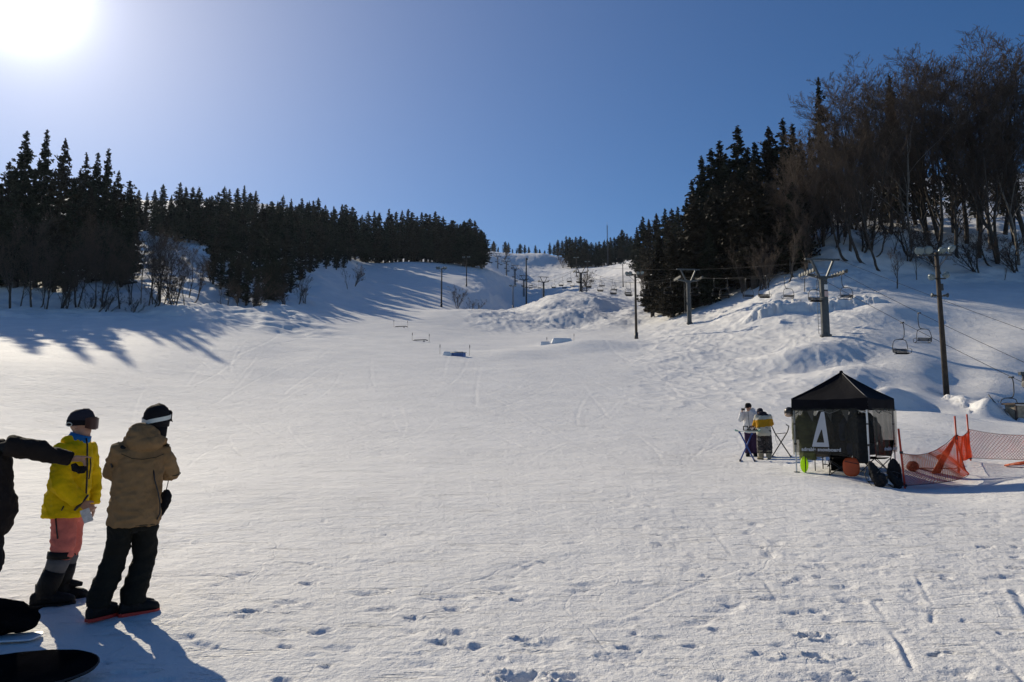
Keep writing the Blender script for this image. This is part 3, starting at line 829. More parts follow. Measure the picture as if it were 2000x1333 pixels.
# -- the forest beyond the top of the wide piste
TOPF = [(705, 414), (717, 415), (728, 413), (738, 418), (757, 405), (765, 414), (773, 410), (784, 413), (795, 409), (803, 415), (813, 416), (823, 411), (832, 413), (840, 416), (848, 415), (856, 418), (863, 416), (872, 432), (884, 423), (893, 432), (906, 427), (919, 428), (927, 429), (938, 441), (945, 452)]
for u, v in TOPF:
    v += random.choice([0, 0, 0, 4, 8])
    d = 366 + random.uniform(-6, 8)
    b, H = to_top(u, v, d)
    plant("cedar_tree", pick(CEDAR), b, min(H, 34), "dark cedar on the skyline above the crest of the wide piste", "tree", "skyline cedars above the piste crest", random.uniform(1.3, 2.2))
for k in range(24):
    u = 692 + 250 * (k + random.random()) / 24; d = random.uniform(346, 360)
    b, H = to_top(u, 428 + random.uniform(0, 26) + max(0, u - 900) * 0.4, d)
    plant("cedar_tree", pick(CEDAR), b, min(max(H, 12), 26), "dark cedar at the lower edge of the forest above the piste crest", "tree", "edge cedars above the piste crest", 1.9)
# -- far trees along the top of the lift line
FAR = [(950, 476, 640), (957, 484, 650), (964, 471, 650), (973, 482, 650), (987, 472, 650), (993, 474, 655), (1001, 486, 660), (1009, 489, 660), (1016, 476, 660), (1025, 478, 660), (1033, 482, 660), (1046, 479, 660), (1054, 487, 665), (1064, 489, 665)]
for u, v, d in FAR:
    b, H = to_top(u, v, d)
    plant("cedar_tree", pick(CEDAR), b, min(H, 26), "tiny dark cedar on the horizon behind the top lift towers", "tree", "cedars on the far horizon", 1.9)
RFAR = [(1074, 474), (1082, 477), (1089, 469), (1098, 470), (1106, 462), (1113, 463), (1119, 468), (1125, 463), (1135, 462), (1142, 466), (1147, 468), (1156, 474), (1164, 474), (1172, 472), (1180, 470), (1187, 468), (1194, 464), (1202, 464), (1209, 460), (1215, 449), (1226, 457), (1234, 462)]
for u, v in RFAR:
    d = random.uniform(560, 590) if u > 1105 else random.uniform(625, 650)
    b, H = to_top(u, v, d)
    plant("cedar_tree", pick(CEDAR), b, min(H, 32), "dark distant cedar beyond the steep face above the lift line", "tree", "distant cedars right of the lift top", 1.8)
for k in range(14):
    u = 1110 + 130 * (k + random.random()) / 14; d = random.uniform(548, 562)
    b, H = to_top(u, 482 + random.uniform(0, 12), d)
    plant("cedar_tree", pick(CEDAR), b, min(max(H, 10), 26), "low dark cedar at the foot of the distant stand above the lift line", "tree", "low cedars of the distant stand", 2.2)
# -- the dark stand right of the lift line
RSTAND = [(1245, 444, 330), (1256, 424, 300), (1269, 429, 290), (1283, 417, 270), (1301, 408, 255), (1314, 408, 245), (1326, 404, 235), (1344, 388, 205), (1355, 352, 180), (1373, 309, 160), (1398, 294, 158), (1409, 278, 160),
          (1425, 300, 156), (1447, 251, 154), (1466, 290, 156), (1486, 280, 150), (1510, 249, 150), (1537, 235, 148), (1553, 244, 150), (1568, 273, 146)]
RL = {1355: "short dark cedar where the right stand's skyline drops to its left end", 1373: "leftmost tall cedar of the right stand", 1409: "pointed cedar left of the tallest central spire of the right stand",
      1447: "slim spired cedar in the middle of the right stand's skyline", 1486: "blunt cedar between the two tallest spires of the right stand", 1510: "cedar with a flame shaped top beside the highest cedar of the right stand", 1537: "highest cedar of the dark stand left of the brown trees", 1568: "cedar at the right end of the dark stand touching brown twigs"}
for u, v, d in RSTAND:
    b, H = to_top(u, v, d)
    lb = RL.get(u)
    plant("cedar_tree", pick(TALL), b, min(H, 38), lb or "dark cedar on the sloping skyline of the stand right of the lift", "tree", "cedars of the right stand" if lb else "skyline cedars of the right stand", random.uniform(1.4, 1.9))
for k in range(36):
    u = 1265 + 310 * (k + random.random()) / 36
    d = 131 + random.random() * 22 + max(0, 1300 - u) * 0.4 - max(0, u - 1420) * 0.12
    sky_v = np.interp(u, [1240, 1300, 1340, 1380, 1450, 1560, 1600], [450, 415, 395, 320, 290, 285, 280])
    b, H = to_top(u, sky_v + random.uniform(25, 130), d)
    plant("cedar_tree", pick(TALL + CEDAR[4:]), b, min(max(H, 10), 32), "dark cedar in the lower rows of the stand right of the lift", "tree", "lower cedars of the right stand", random.uniform(1.5, 2.0))
b, H = to_top(1614, 150, 138); plant("cedar_tree", TALL[1], b, min(H, 44), "single tall cedar spire rising above the brown bare trees at right", "tree", "cedars among the bare trees", 0.85)
for u, v, d in [(1640, 230, 150), (1592, 255, 146), (1700, 210, 160), (1755, 150, 150), (1800, 230, 165), (1860, 220, 182), (1905, 240, 180), (1960, 250, 182), (2020, 230, 180), (1600, 330, 140), (1670, 300, 150), (1730, 290, 155), (1830, 300, 175), (1990, 310, 185)]:
    b, H = to_top(u, v, d)
    plant("cedar_tree", pick(TALL), b, min(H, 42), "dark cedar half hidden behind the brown bare trees at right", "tree", "cedars behind the bare trees", 0.95)
# -- bare broadleaf trees on the right bank
BARE = [(1500, 395, 131, 0), (1522, 360, 130, 2), (1545, 345, 128, 0), (1560, 320, 126, 1), (1580, 285, 125, 2), (1535, 420, 122, 2), (1572, 400, 118, 0), (1610, 330, 126, 2), (1640, 260, 127, 0), (1590, 235, 131, 0), (1625, 180, 134, 1), (1650, 150, 130, 0), (1668, 175, 138, 2), (1692, 128, 132, 1), (1715, 140, 146, 0), (1738, 132, 136, 2), (1765, 135, 142, 1), (1790, 120, 148, 0), (1812, 112, 138, 2), (1838, 100, 134, 0),
        (1862, 95, 142, 1), (1888, 92, 136, 0), (1912, 100, 146, 2), (1935, 88, 134, 1), (1960, 90, 142, 0), (1985, 84, 136, 2), (2010, 80, 134, 0), (2050, 90, 140, 1), (2090, 110, 136, 0), (1605, 290, 125, 2), (1575, 330, 119, 0), (1660, 250, 122, 0), (1780, 200, 128, 1), (1870, 190, 129, 0), (1950, 210, 128, 2), (1700, 230, 125, 2), (1830, 180, 131, 2), (1912, 170, 130, 0), (1990, 190, 128, 1)]
BL = {1590: "bare brown tree at the left end of the right bank's crown line", 1625: "pale barked bare tree just right of the lone cedar spire", 1985: "bare tree near the right picture edge with twin stems"}
for u, v, d, k in BARE:
    b, H = to_top(u, v, d)
    lb = BL.get(u)
    plant("bare_tree", BEECH[k], b, H, lb or "leafless brown tree crowded on top of the right snow bank", "tree", "bare trees on the right bank" if lb else "crowded bare trees on the right bank", random.uniform(1.15, 1.5))
for u, v, d, lb, rz in [(1690, 250, 118, "leafless tree with a thick trunk swept sideways from the bank right of the lift tower", 0.2), (1718, 300, 116, "bare tree with hooked trunk hanging over the snow right of the lift tower", 0.5),
                        (1655, 300, 119, "bare tree with bowed trunk on the bank's left shoulder above the snow wall", 0.0)]:
    b, H = to_top(u, v, d)
    plant("bare_tree", BEECH[3], b, H, lb, "tree", "leaning bare trees on the bank", 1.0, rz)
for u, d, H, k, lb in [(1535, 113, 9, 1, "low leafless bush at the foot of the dark stand beside hanging chairs"), (1500, 118, 8, 0, "low leafless bush left of the bank where the dark stand ends"), (1570, 106, 8, 3, "thin leafless sapling below the chairs left of the grey lift tower"),
                       (1752, 104, 6, 1, "leafless sapling on the shaded bank left of the wooden lamp post"), (1790, 113, 8, 3, "thin upright sapling behind the wooden lamp post"), (1480, 121, 12, 0, "brown leafless thicket tree in front of the dark cedars"), (1550, 117, 13, 1, "brown leafless tree joining the dark stand and the bank"),
                       (1455, 124, 11, 3, "slim bare tree in front of the dark cedars"), (1960, 119, 7, 3, "slim sapling on the shaded snow near the right edge"), (1250, 250, 9, 0, "brown leafless bush on the crest left of the dark stand"), (1262, 240, 8, 1, "smaller leafless bush beside the dark stand's left end")]:
    plant("bare_shrub", BUSH[k], on(u, d), H, lb, "shrub", "bare shrubs on the right")
for k in range(16):
    u = 1590 + 420 * (k + random.random()) / 16
    plant("bare_shrub", BUSH[(0, 1, 3)[k % 3]], on(u, random.uniform(119, 133)), random.uniform(7, 11), "young leafless growth between the trunks on the right bank", "shrub", "young growth on the right bank", 1.5)
# -- bare trees and shrubs at the foot of the left grove
for u, v, d, k in [(62, 400, 117, 0), (115, 420, 116, 3), (150, 410, 117, 2), (90, 450, 115, 0), (200, 430, 119, 2), (235, 440, 121, 0), (20, 430, 117, 2), (275, 430, 126, 1), (300, 450, 127, 2), (325, 455, 130, 0), (180, 470, 117, 3), (255, 470, 125, 2), (290, 445, 124, 0), (312, 440, 128, 2), (332, 450, 130, 0), (350, 458, 134, 1), (368, 470, 140, 0), (306, 470, 122, 3), (40, 470, 118, 0), (130, 480, 117, 2), (75, 500, 117, 3)]:
    b, H = to_top(u, v, d)
    plant("bare_tree", BEECH[k], b, H, "leafless tree tangled at the foot of the left cedar grove", "tree", "bare trees under the left grove", 1.1)
for u, d, H, k, lb in [(90, 115, 6, 3, "thin stem standing alone on the snow lip under the left grove"), (115, 115.5, 5.5, 0, "small forked bush on the snow lip under the left grove"), (180, 116, 4.5, 2, "sprawling bush of bent twigs under the left grove"), (200, 116.5, 4.5, 2, "sprawling twig bush right of its twin below the left grove"),
                       (255, 118, 3.5, 2, "low twig bush at the snow lip right of the left grove"), (296, 121, 6.5, 1, "bent leafless bush standing forward of the left grove's right end"), (318, 124, 5, 2, "low twig bush beside the bent bush right of the left grove"),
                       (345, 122, 8, 0, "leafless bush at the mouth of the snowy gully at left"), (362, 126, 9, 3, "slim leafless tree at the left side of the snowy gully"), (376, 130, 8, 1, "leafless bush in the snowy gully's left half"), (430, 140, 8, 3, "thin birch like sapling in the middle of the snowy gully"),
                       (444, 143, 9, 3, "second thin sapling of the pair in the snowy gully"), (415, 160, 7, 0, "small bush higher up in the snowy gully"), (470, 137, 6, 1, "leaning bush at the gully's right side against dark cedars"), (490, 138, 8, 0, "leafless bush at the left corner of the forest beside the piste"),
                       (560, 143, 6, 0, "small leafless bush at the forest corner near the piste"), (582, 150, 7, 1, "leafless bush on the forest edge left of the piste"), (598, 156, 5, 0, "little leafless bush on the piste's left edge"), (680, 200, 8, 3, "brown bush where the forest edge meets the piste crest"), (692, 212, 7, 0, "brown leafless bush alone on the piste's upper left edge"),
                       (893, 196, 6.5, 0, "brown bush on the shaded bank right of the double lamp pole"), (925, 192, 4.5, 2, "fallen twiggy bush on the shaded bank in the middle"), (985, 560, 12, 0, "bush cluster beside the lift line near its top"), (965, 560, 12, 1, "scrub at the left side of the top lift towers"),
                       (1140, 208, 7.5, 0, "bare bush behind the lift tower standing on the mound"), (1150, 215, 7, 1, "second bush right behind the tower on the mound"), (1100, 560, 10, 0, "brown scrub under the distant cedars"), (1090, 600, 12, 1, "brown scrub by the steep face at the lift top")]:
    plant("bare_shrub", BUSH[k], on(u, d), H, lb, "shrub", "bare shrubs on the left and middle", 1.15)
# ------------------------------------------------------------------ chairlift
M['steel'] = mat("galvanised_steel", (0.070, 0.078, 0.085), 0.5, 0.2, 3.0, metal=0.4, bump=0.1, bscale=8)
M['dark_steel'] = mat("dark_painted_steel", (0.035, 0.037, 0.042), 0.55, 0.3, 4.0, metal=0.2)
M['rope'] = mat("wire_rope", (0.03, 0.031, 0.034), 0.9, 0.2, 20, spec=0.1)
M['rubber'] = mat("black_rubber", (0.02, 0.02, 0.021), 0.7, 0.2, 10)
M['wheel_pale'] = mat("pale_sheave_liner", (0.13, 0.13, 0.12), 0.6, 0.2, 10)
M['notice'] = mat("paper_notice", (0.75, 0.75, 0.76), 0.7, 0.1, 10)
M['notice_red'] = mat("reddish_notice", (0.62, 0.45, 0.42), 0.7, 0.1, 10)
M['pole_wood'] = mat("weathered_pole_wood", (0.050, 0.038, 0.029), 0.9, 0.4, 2.0, 0.6, 12)
M['lamp_glass'] = mat("lamp_glass", (0.22, 0.29, 0.32), 0.25, 0.1, 6, trans=0.3)
M['seat_black'] = mat("black_chair_slats", (0.008, 0.008, 0.009), 0.9, 0.3, 5, spec=0.1)

LX0, LD0, LSL = 33.3, 77.0, -0.1152
def line_x(d): return LX0 + LSL * (d - LD0)
_ld = Vector((LSL, 1, 0)).normalized(); _ln = Vector((_ld.y, -_ld.x, 0))     # along (uphill) and across (right)
LINE_RZ = -math.atan2(LSL, 1)
GAUGE = 1.75
def make_tower(name, label, d, saddle, cat="lift tower", group="lift towers", scale=1.0, dark=False, post_r=0.36, notices=False):
    x = line_x(d); base = gz(x, d)
    t = thing(name, label, cat, (x, d, base), LINE_RZ, group)
    t.scale = (scale, scale, 1)
    hp = saddle
    st = M['dark_steel'] if dark else M['steel']
    mb = MB(); mb.tube([(0, 0, -1.0), (0, 0, hp)], [post_r * 1.1, post_r], 10); mb.tube([(0, 0, 0.05), (0, 0, 0.25)], [post_r * 1.5] * 2, 10)
    mb.build("post", st, t, angle=40)
    mb = MB()
    for s in (-1, 1): mb.bar((s * 0.16 - post_r - 0.28, -0.1, 0.3), (s * 0.16 - post_r - 0.28, -0.1, hp - 0.2), 0.035)
    for k in range(int(hp / 0.35)): mb.bar((-0.16 - post_r - 0.28, -0.1, 0.4 + k * 0.35), (0.16 - post_r - 0.28, -0.1, 0.4 + k * 0.35), 0.025)
    for z in (hp * 0.25, hp * 0.6, hp * 0.92): mb.bar((-post_r - 0.28, -0.1, z), (-post_r * 0.7, 0, z), 0.03)
    mb.build("ladder", st, t, smooth=False)
    mb = MB()
    mb.bar((-0.45, 0, hp + 0.08), (0.45, 0, hp + 0.08), 0.42, 0.30)
    mb.bar((-GAUGE - 0.1, 0, hp + 0.42), (-0.40, 0, hp + 0.10), 0.26, 0.24); mb.bar((GAUGE + 0.1, 0, hp + 0.42), (0.40, 0, hp + 0.10), 0.26, 0.24)
    mb.build("cross_arm", st, t, smooth=False)
    mb = MB()
    for s in (-1, 1): mb.bar((s * 0.40, 0, hp + 0.15), (s * 1.25, 0, hp + 2.0), 0.22, 0.20)
    mb.bar((-1.95, 0, hp + 2.08), (1.95, 0, hp + 2.08), 0.16, 0.20)
    mb.build("lifting_frame", st, t, smooth=False)
    for s in (-1, 1):
        mb = MB(); xx = s * (GAUGE + 0.02)
        mb.bar((xx, -1.5, hp + 0.50), (xx, 1.5, hp + 0.50), 0.08, 0.16)
        mb.bar((xx - 0.35 * s, -1.3, hp + 0.32), (xx - 0.35 * s, 1.3, hp + 0.32), 0.05)
        tr = mb.build("sheave_beam", M['dark_steel'], t, smooth=False)
        for k in range(6):
            wb = MB(); y = -1.38 + 0.55 * k
            rows = []
            for q, rr in ((-0.055, 0.17), (-0.05, 0.22), (0.0, 0.19), (0.05, 0.22), (0.055, 0.17)):
                rows.append([(xx + 0.09 * s + q, y + rr * math.cos(a * math.pi / 8), hp + 0.56 + rr * math.sin(a * math.pi / 8)) for a in range(16)])
            wb.rings(rows)
            w = wb.build("sheave", M['wheel_pale'] if k % 1 == 0 else M['rubber'], tr)
    if notices:
        mb = MB(); mb.box((0.05, -post_r - 0.02, hp - 1.0), (0.42, 0.02, 0.55)); mb.build("notice", M['notice'], t, smooth=False)
        mb = MB(); mb.box((0.05, -post_r - 0.02, hp - 1.75), (0.42, 0.02, 0.6)); mb.build("notice", M['notice_red'], t, smooth=False)
    return x, d, base + hp + 0.80
ROPE = []
_sd = [(77.0, 6.3, "grey steel lift tower with two notices, nearest one to the black tent", 0.40, False, True),
       (117.0, 6.9, "grey lift tower standing in front of the dark cedar stand", 0.34, False, False),
       (200.0, 5.2, "dark lift tower on top of the mound between the hanging chairs", 0.36, True, False),
       (265.0, 7.5, "dark lift tower left of the mound tower with a plain open head", 0.33, True, False),
       (320.0, 7.5, "dark lift tower rising from the shaded hollow behind the mound", 0.30, True, False),
       (353.0, 7.5, "thin lift tower just above the shaded hollow", 0.28, True, False),
       (392.0, 7.5, "thin distant lift tower third from the top of the line", 0.28, True, False),
       (442.0, 7.5, "thin distant lift tower second from the top of the line", 0.28, True, False),
       (505.0, 7.5, "tiny lift tower at the top of the visible line", 0.28, True, False)]
# low hold-down tower at the bottom, just at the picture edge
_x = line_x(49.0)
ROPE.append((49.0, zof(1000 + F * (_x - GAUGE) / 49.0, 758, 49.0)))
for d, h, lb, pr, dk, nt_ in _sd:
    x, _, rz_ = make_tower("lift_tower", lb, d, h, post_r=pr, dark=dk, notices=nt_)
    ROPE.append((d, rz_))
def rope_z(d):
    for (d0, z0), (d1, z1) in zip(ROPE[:-1], ROPE[1:]):
        if d0 <= d <= d1:
            t = (d - d0) / (d1 - d0); L = d1 - d0
            sag = 0.00030 * L * L
            return z0 + (z1 - z0) * t - 4 * sag * t * (1 - t)
    return ROPE[-1][1] if d > ROPE[-1][0] else ROPE[0][1]
def rope_p(d, s):
    return Vector((line_x(d), d, rope_z(d))) + _ln * (GAUGE * s)
# hold-down tower
_t = thing("hold_down_tower", "low lift tower at the right picture edge holding the ropes down", "lift tower", (_x, 49.0, gz(_x, 49.0)), LINE_RZ, "lift towers")
_h = ROPE[0][1] - gz(_x, 49.0)
MB().tube([(0, 0.8, -1), (0, 0.8, _h + 1.0)], 0.26, 10).build("post", M['steel'], _t)
MB().bar((-2.0, 0.8, _h + 1.0), (2.0, 0.8, _h + 1.0), 0.22).build("cross_arm", M['steel'], _t, smooth=False)
for s in (-1, 1):
    sb = MB().bar((s * GAUGE, -0.6, _h + 0.42), (s * GAUGE, 0.9, _h + 0.55), 0.08, 0.14).bar((s * GAUGE, 0.8, _h + 1.0), (s * GAUGE, 0.8, _h + 0.5), 0.1).build("sheave_beam", M['dark_steel'], _t, smooth=False)
    for k in range(3):
        wb = MB(); rows = []
        for q, rr in ((-0.055, 0.18), (-0.05, 0.24), (0.0, 0.2), (0.05, 0.24), (0.055, 0.18)):
            rows.append([(s * GAUGE + q, -0.5 + 0.6 * k + rr * math.cos(a * math.pi / 8), _h + 0.26 + rr * math.sin(a * math.pi / 8)) for a in range(16)])
        wb.rings(rows).build("sheave", M['wheel_pale'], sb)
# ropes: one loop, drawn as its two strands
for s, lb in ((-1, "uphill strand of the lift rope carrying chairs from the right edge to the top"), (1, "return strand of the lift rope, right of its twin at the lift towers")):
    mb = MB(); pts = []
    bottom = Vector((line_x(40), 40, ROPE[0][1] - 0.2)) + _ln * (GAUGE * s)
    pts.append(bottom)
    for a, b in zip(ROPE[:-1], ROPE[1:]):
        for k in range(10): pts.append(rope_p(a[0] + (b[0] - a[0]) * k / 10, s))
    pts.append(rope_p(ROPE[-1][0], s)); pts.append(pts[-1] + Vector((-10, 80, 8)))
    mb.tube(pts, [0.018 + 0.00007 * max(0, p.y - 50) for p in pts], 6)
    tag(mb.build("lift_rope", M['rope']), lb, "cable", "lift ropes")
mb = MB(); pts = []
for (d0, _), (d1, _) in zip(ROPE[:6], ROPE[1:7]):
    for k in range(8):
        t = k / 8; d = d0 + (d1 - d0) * t
        z0 = rope_z(d0) + (1.35 if d0 > 50 else 2.6); z1 = rope_z(d1) + 1.35
        pts.append(Vector((line_x(d), d, z0 + (z1 - z0) * t - 0.005 * (d1 - d0) * 4 * t * (1 - t))) + _ln * 1.8)
mb.tube(pts, [0.018 + 0.00006 * max(0, p.y - 50) for p in pts], 5)
tag(mb.build("signal_cable", M['rope']), "thin signal cable strung over the top beams of the lift towers", "cable")

def make_chair():
    t = thing("lift_chair", "", "chair")
    mb = MB()      # hanger: grip at the rope (origin), arm swinging out and down
    mb.tube([(0, 0.22, 0.02), (0, -0.22, 0.02)], 0.05, 8)
    mb.tube([(0, 0, 0.0), (0.10, 0, -0.12), (0.14, 0, -0.5), (0.12, 0, -1.0), (0.06, 0, -1.25), (-0.05, 0, -1.38), (-0.30, 0, -1.42), (-0.45, 0, -1.42)], 0.036, 8)
    mb.build("hanger", M['dark_steel'], t)
    mb = MB()
    L = [(-0.62, 0.0, -1.46), (-0.28, 0, -1.44)]
    prof = lambda x, s: [(x, 0, -1.44), (x + s * 0.22, 0, -1.52), (x + s * 0.32, 0.02, -1.75), (x + s * 0.40, 0.05, -2.2), (x + s * 0.36, -0.05, -2.52), (x + s * 0.30, -0.40, -2.60)]
    mb.tube([(-0.95, -0.40, -2.62), (-1.0, 0.0, -2.55), (-1.02, 0.05, -2.2), (-0.95, 0.02, -1.75), (-0.84, 0, -1.52), (-0.62, 0, -1.44), (-0.45, 0, -1.43), (0.0, 0, -1.44), (0.22, 0, -1.52), (0.33, 0.02, -1.75), (0.40, 0.05, -2.2), (0.38, 0.0, -2.55), (0.33, -0.40, -2.62)], 0.030, 8)
    for s, x in ((-1, -1.0), (1, 0.38)):
        mb.tube([(x, 0.02, -2.22), (x + 0.02 * s, -0.35, -2.26), (x + 0.02 * s, -0.48, -2.34), (x - 0.02 * s, -0.42, -2.62)], 0.024, 6)
    mb.build("frame", M['dark_steel'], t)
    mb = MB()
    for k in range(6): mb.box((-0.31, -0.44 + 0.088 * k, -2.62 - 0.012 * k), (1.22, 0.072, 0.035))
    mb.build("seat", M['seat_black'], t, smooth=False)
    mb = MB()
    for k in range(4): mb.box((-0.31, 0.055 + 0.01 * k, -2.50 + 0.085 * k), (1.30, 0.03, 0.065))
    mb.build("backrest", M['seat_black'], t, smooth=False)
    return t
_chair = make_chair(); _used = [False]
_NM = {"hanger": 1}
def place_chair(d, s, label, grp):
    if not _used[0]: o = _chair; _used[0] = True
    else: o = copy_tree(_chair)
    p = rope_p(d, s) - Vector((0, 0, 0.04))
    o.location = p; o.rotation_euler = (0, 0, LINE_RZ + (math.pi if s > 0 else 0) + random.uniform(-0.04, 0.04))
    tag(o, label, "chair", grp)
CH = [(50.8, -1, "empty lift chair at the right edge hanging beside the wooden box", "chairs near the bottom"), (62.0, -1, "left and lower of the two empty chairs beside the wooden lamp post", "chairs near the bottom"),
      (64.6, 1, "right and higher of the two empty chairs beside the wooden lamp post", "chairs near the bottom"), (75.2, -1, "empty chair partly behind the post of the nearest lift tower", "chairs near the bottom"),
      (76.2, 1, "empty chair just right of the nearest lift tower's sheaves", "chairs near the bottom"), (86.5, -1, "empty chair left of the nearest tower, first of the pair over the bank", "chairs over the bank"),
      (88.5, 1, "empty chair left of the nearest tower, second of the pair over the bank", "chairs over the bank")]
for d, s, lb, g in CH: place_chair(d, s, lb, g)
for d in (98, 109, 121): 
    for s in (-1, 1): place_chair(d + (1.5 if s > 0 else 0), s, "empty lift chair hanging in front of the dark cedar stand", "chairs in front of the cedar stand")
for d in (133, 145, 157, 169, 181, 193, 206, 219, 232):
    for s in (-1, 1): place_chair(d + (3.0 if s > 0 else 0), s, "small empty chair in the row either side of the tower on the mound", "chairs around the mound tower")
for d in (284, 296, 308, 330, 342, 365, 378, 402, 416, 430):
    for s in (-1, 1): place_chair(d + (4.0 if s > 0 else 0), s, "tiny empty chair over the shaded hollow near the top of the lift", "chairs near the lift top")

# ------------------------------------------------------------------ floodlight poles
def make_lamp_pole(H, detail):
    t = thing("floodlight_pole", "", "lamp post")
    MB().tube([(0, 0, -1.0), (0, 0, H * 0.5), (0, 0, H)], [0.21, 0.175, 0.14], 10).build("pole", M['pole_wood'], t)
    mb = MB(); mb.bar((-1.35, 0, H - 0.18), (1.15, 0, H - 0.18), 0.12, 0.12)
    mb.bar((-1.0, 0.0, H - 0.2), (-0.1, 0.0, H - 1.1), 0.05); mb.bar((0.9, 0.0, H - 0.2), (0.1, 0.0, H - 1.1), 0.05)
    if detail:
        mb.bar((-0.55, 0, H - 1.95), (0.55, 0, H - 1.95), 0.09)
        mb.bar((-0.4, 0, H - 3.25), (0.4, 0, H - 3.25), 0.08)
    mb.build("cross_arm", M['dark_steel'], t, smooth=False)
    spots = [(-1.3, 0.0), (-0.65, 0.05), (0.38, 0.0), (1.1, 0.12)] if detail else [(-1.25, 0), (-0.7, 0), (0.45, 0), (1.05, 0)]
    def lamp(x, z, tilt, rz_, r=0.32, nm="floodlight"):
        rot = Euler((tilt, 0, rz_)).to_matrix()
        c = Vector((x, -0.12, z))
        mb = MB(); rows = []
        for q, rr in ((-0.30, 0.06), (-0.26, 0.13), (-0.10, r * 0.85), (0.02, r), (0.05, r)):
            rows.append([c + rot @ Vector((rr * math.cos(a * math.pi / 8), -q, rr * math.sin(a * math.pi / 8))) for a in range(16)])
        mb.rings(rows)
        f = mb.build(nm, M['lamp_glass'] if detail else M['dark_steel'], t)
        MB().ball(c + rot @ Vector((0, -0.055, 0)), (r * 0.9, r * 0.9, 0.03), 14, 5, rot @ Matrix.Rotation(R(90), 3, 'X')).build("lens", M['lamp_glass'], f)
        MB().bar((x, 0, H - 0.16 if z > H - 1 else z), tuple(c + rot @ Vector((0, 0.26, 0))), 0.05).build("bracket", M['dark_steel'], f, smooth=False)
    tl = [0.5, 0.35, 1.0, 0.7]
    for (x, dz), a in zip(spots, tl): lamp(x, H + 0.12 + dz, a, x * 0.5)
    if detail:
        lamp(-0.55, H - 1.85, 0.45, -1.0, 0.25); lamp(0.55, H - 1.70, -0.2, 1.9, 0.25)
        for s in (-1, 1):
            mb = MB(); rows = []
            for q, rr in ((0.0, 0.05), (0.18, 0.07), (0.32, 0.17), (0.34, 0.17)):
                rows.append([(s * (0.25 + q), -0.05 + rr * math.cos(a * math.pi / 6), H - 3.2 + rr * math.sin(a * math.pi / 6)) for a in range(12)])
            mb.rings(rows).build("horn_speaker", M['steel'], t)
        MB().box((0.2, 0, H - 2.6), (0.18, 0.22, 0.5)).build("switch_box", M['dark_steel'], t, smooth=False)
    else:
        MB().tube([(0, 0, -0.3), (0, 0, 1.0)], [0.30, 0.27], 10).build("pole_base", M['dark_steel'], t)
    return t
_lp = make_lamp_pole(10.6, True); b = on(1849, 53); _lp.location = b; _lp.rotation_euler = (0, R(-0.3), 0.0)
tag(_lp, "dark wooden lamp post with round glass floodlights and horn speakers beside two chairs", "lamp post", "floodlight poles")
_lq = make_lamp_pole(10.0, False); _first = [True]
for u, vb, vt, d, lb in [(1243, 663, 533, 110, "thin lamp post at the foot of the slope left of the dark cedar stand"), (862, 597, 523, 190, "lamp post at the lower right corner of the smooth piste"), (911, 557, 502, 262, "lamp post second up along the right edge of the smooth piste"),
                    (926, 514, 486, 372, "small lamp post in front of the forest's right end, left of its twin"), (946, 517, 478, 385, "taller small lamp post at the forest's right end"), (1217, 566, 514, 275, "lamp post on the slope just left of the dark stand's bushes"),
                    (1148, 545, 511, 372, "distant lamp post behind the tower on the mound"), (1126, 530, 503, 470, "most distant lamp post in front of the far cedars"), (1002, 601, 558, 205, "lampless looking thin post in the shaded hollow")]:
    o = _lq if _first[0] else copy_tree(_lq); _first[0] = False
    b = on(u, d); o.location = b
    s = max(at(u, vt, d).z - b.z, 4) / 10.2; o.scale = (max(s, 0.75),) * 2 + (s,)
    o.rotation_euler = (0, 0, random.uniform(-0.3, 0.3)); tag(o, lb, "lamp post", "floodlight poles")
b = on(1028, 300); h = at(1028, 504, 300).z - b.z
t = thing("utility_pole", "plain dark pole above the shaded hollow in the middle of the lift line", "pole", b)
MB().tube([(0, 0, -1), (0, 0, h)], [0.34, 0.26], 8).build("pole", M['pole_wood'], t); MB().box((0.3, 0, h - 0.6), (0.7, 0.4, 0.7)).build("equipment_box", M['dark_steel'], t, smooth=False)
b = on(1187, 520); h = at(1187, 441, 520).z - b.z
t = thing("radio_mast", "tall thin mast in front of the distant cedars right of the lift", "mast", b)
mb = MB()
for a in range(3):
    x, y = 0.42 * math.cos(a * 2.094), 0.42 * math.sin(a * 2.094)
    mb.tube([(x, y, -1), (x * 0.8, y * 0.8, h)], 0.11, 4)
for k in range(24):
    z0, z1 = h * k / 24, h * (k + 1) / 24
    for a in range(3):
        p = (0.42 * math.cos(a * 2.094), 0.42 * math.sin(a * 2.094), z0); q = (0.42 * math.cos((a + 1) * 2.094), 0.42 * math.sin((a + 1) * 2.094), z1)
        mb.tube([p, q], 0.05, 3)
mb.build("lattice", M['steel'], t, smooth=False); MB().tube([(0, 0, h - 0.2), (0, 0, h + 2.5)], 0.08, 5).build("antenna", M['steel'], t)

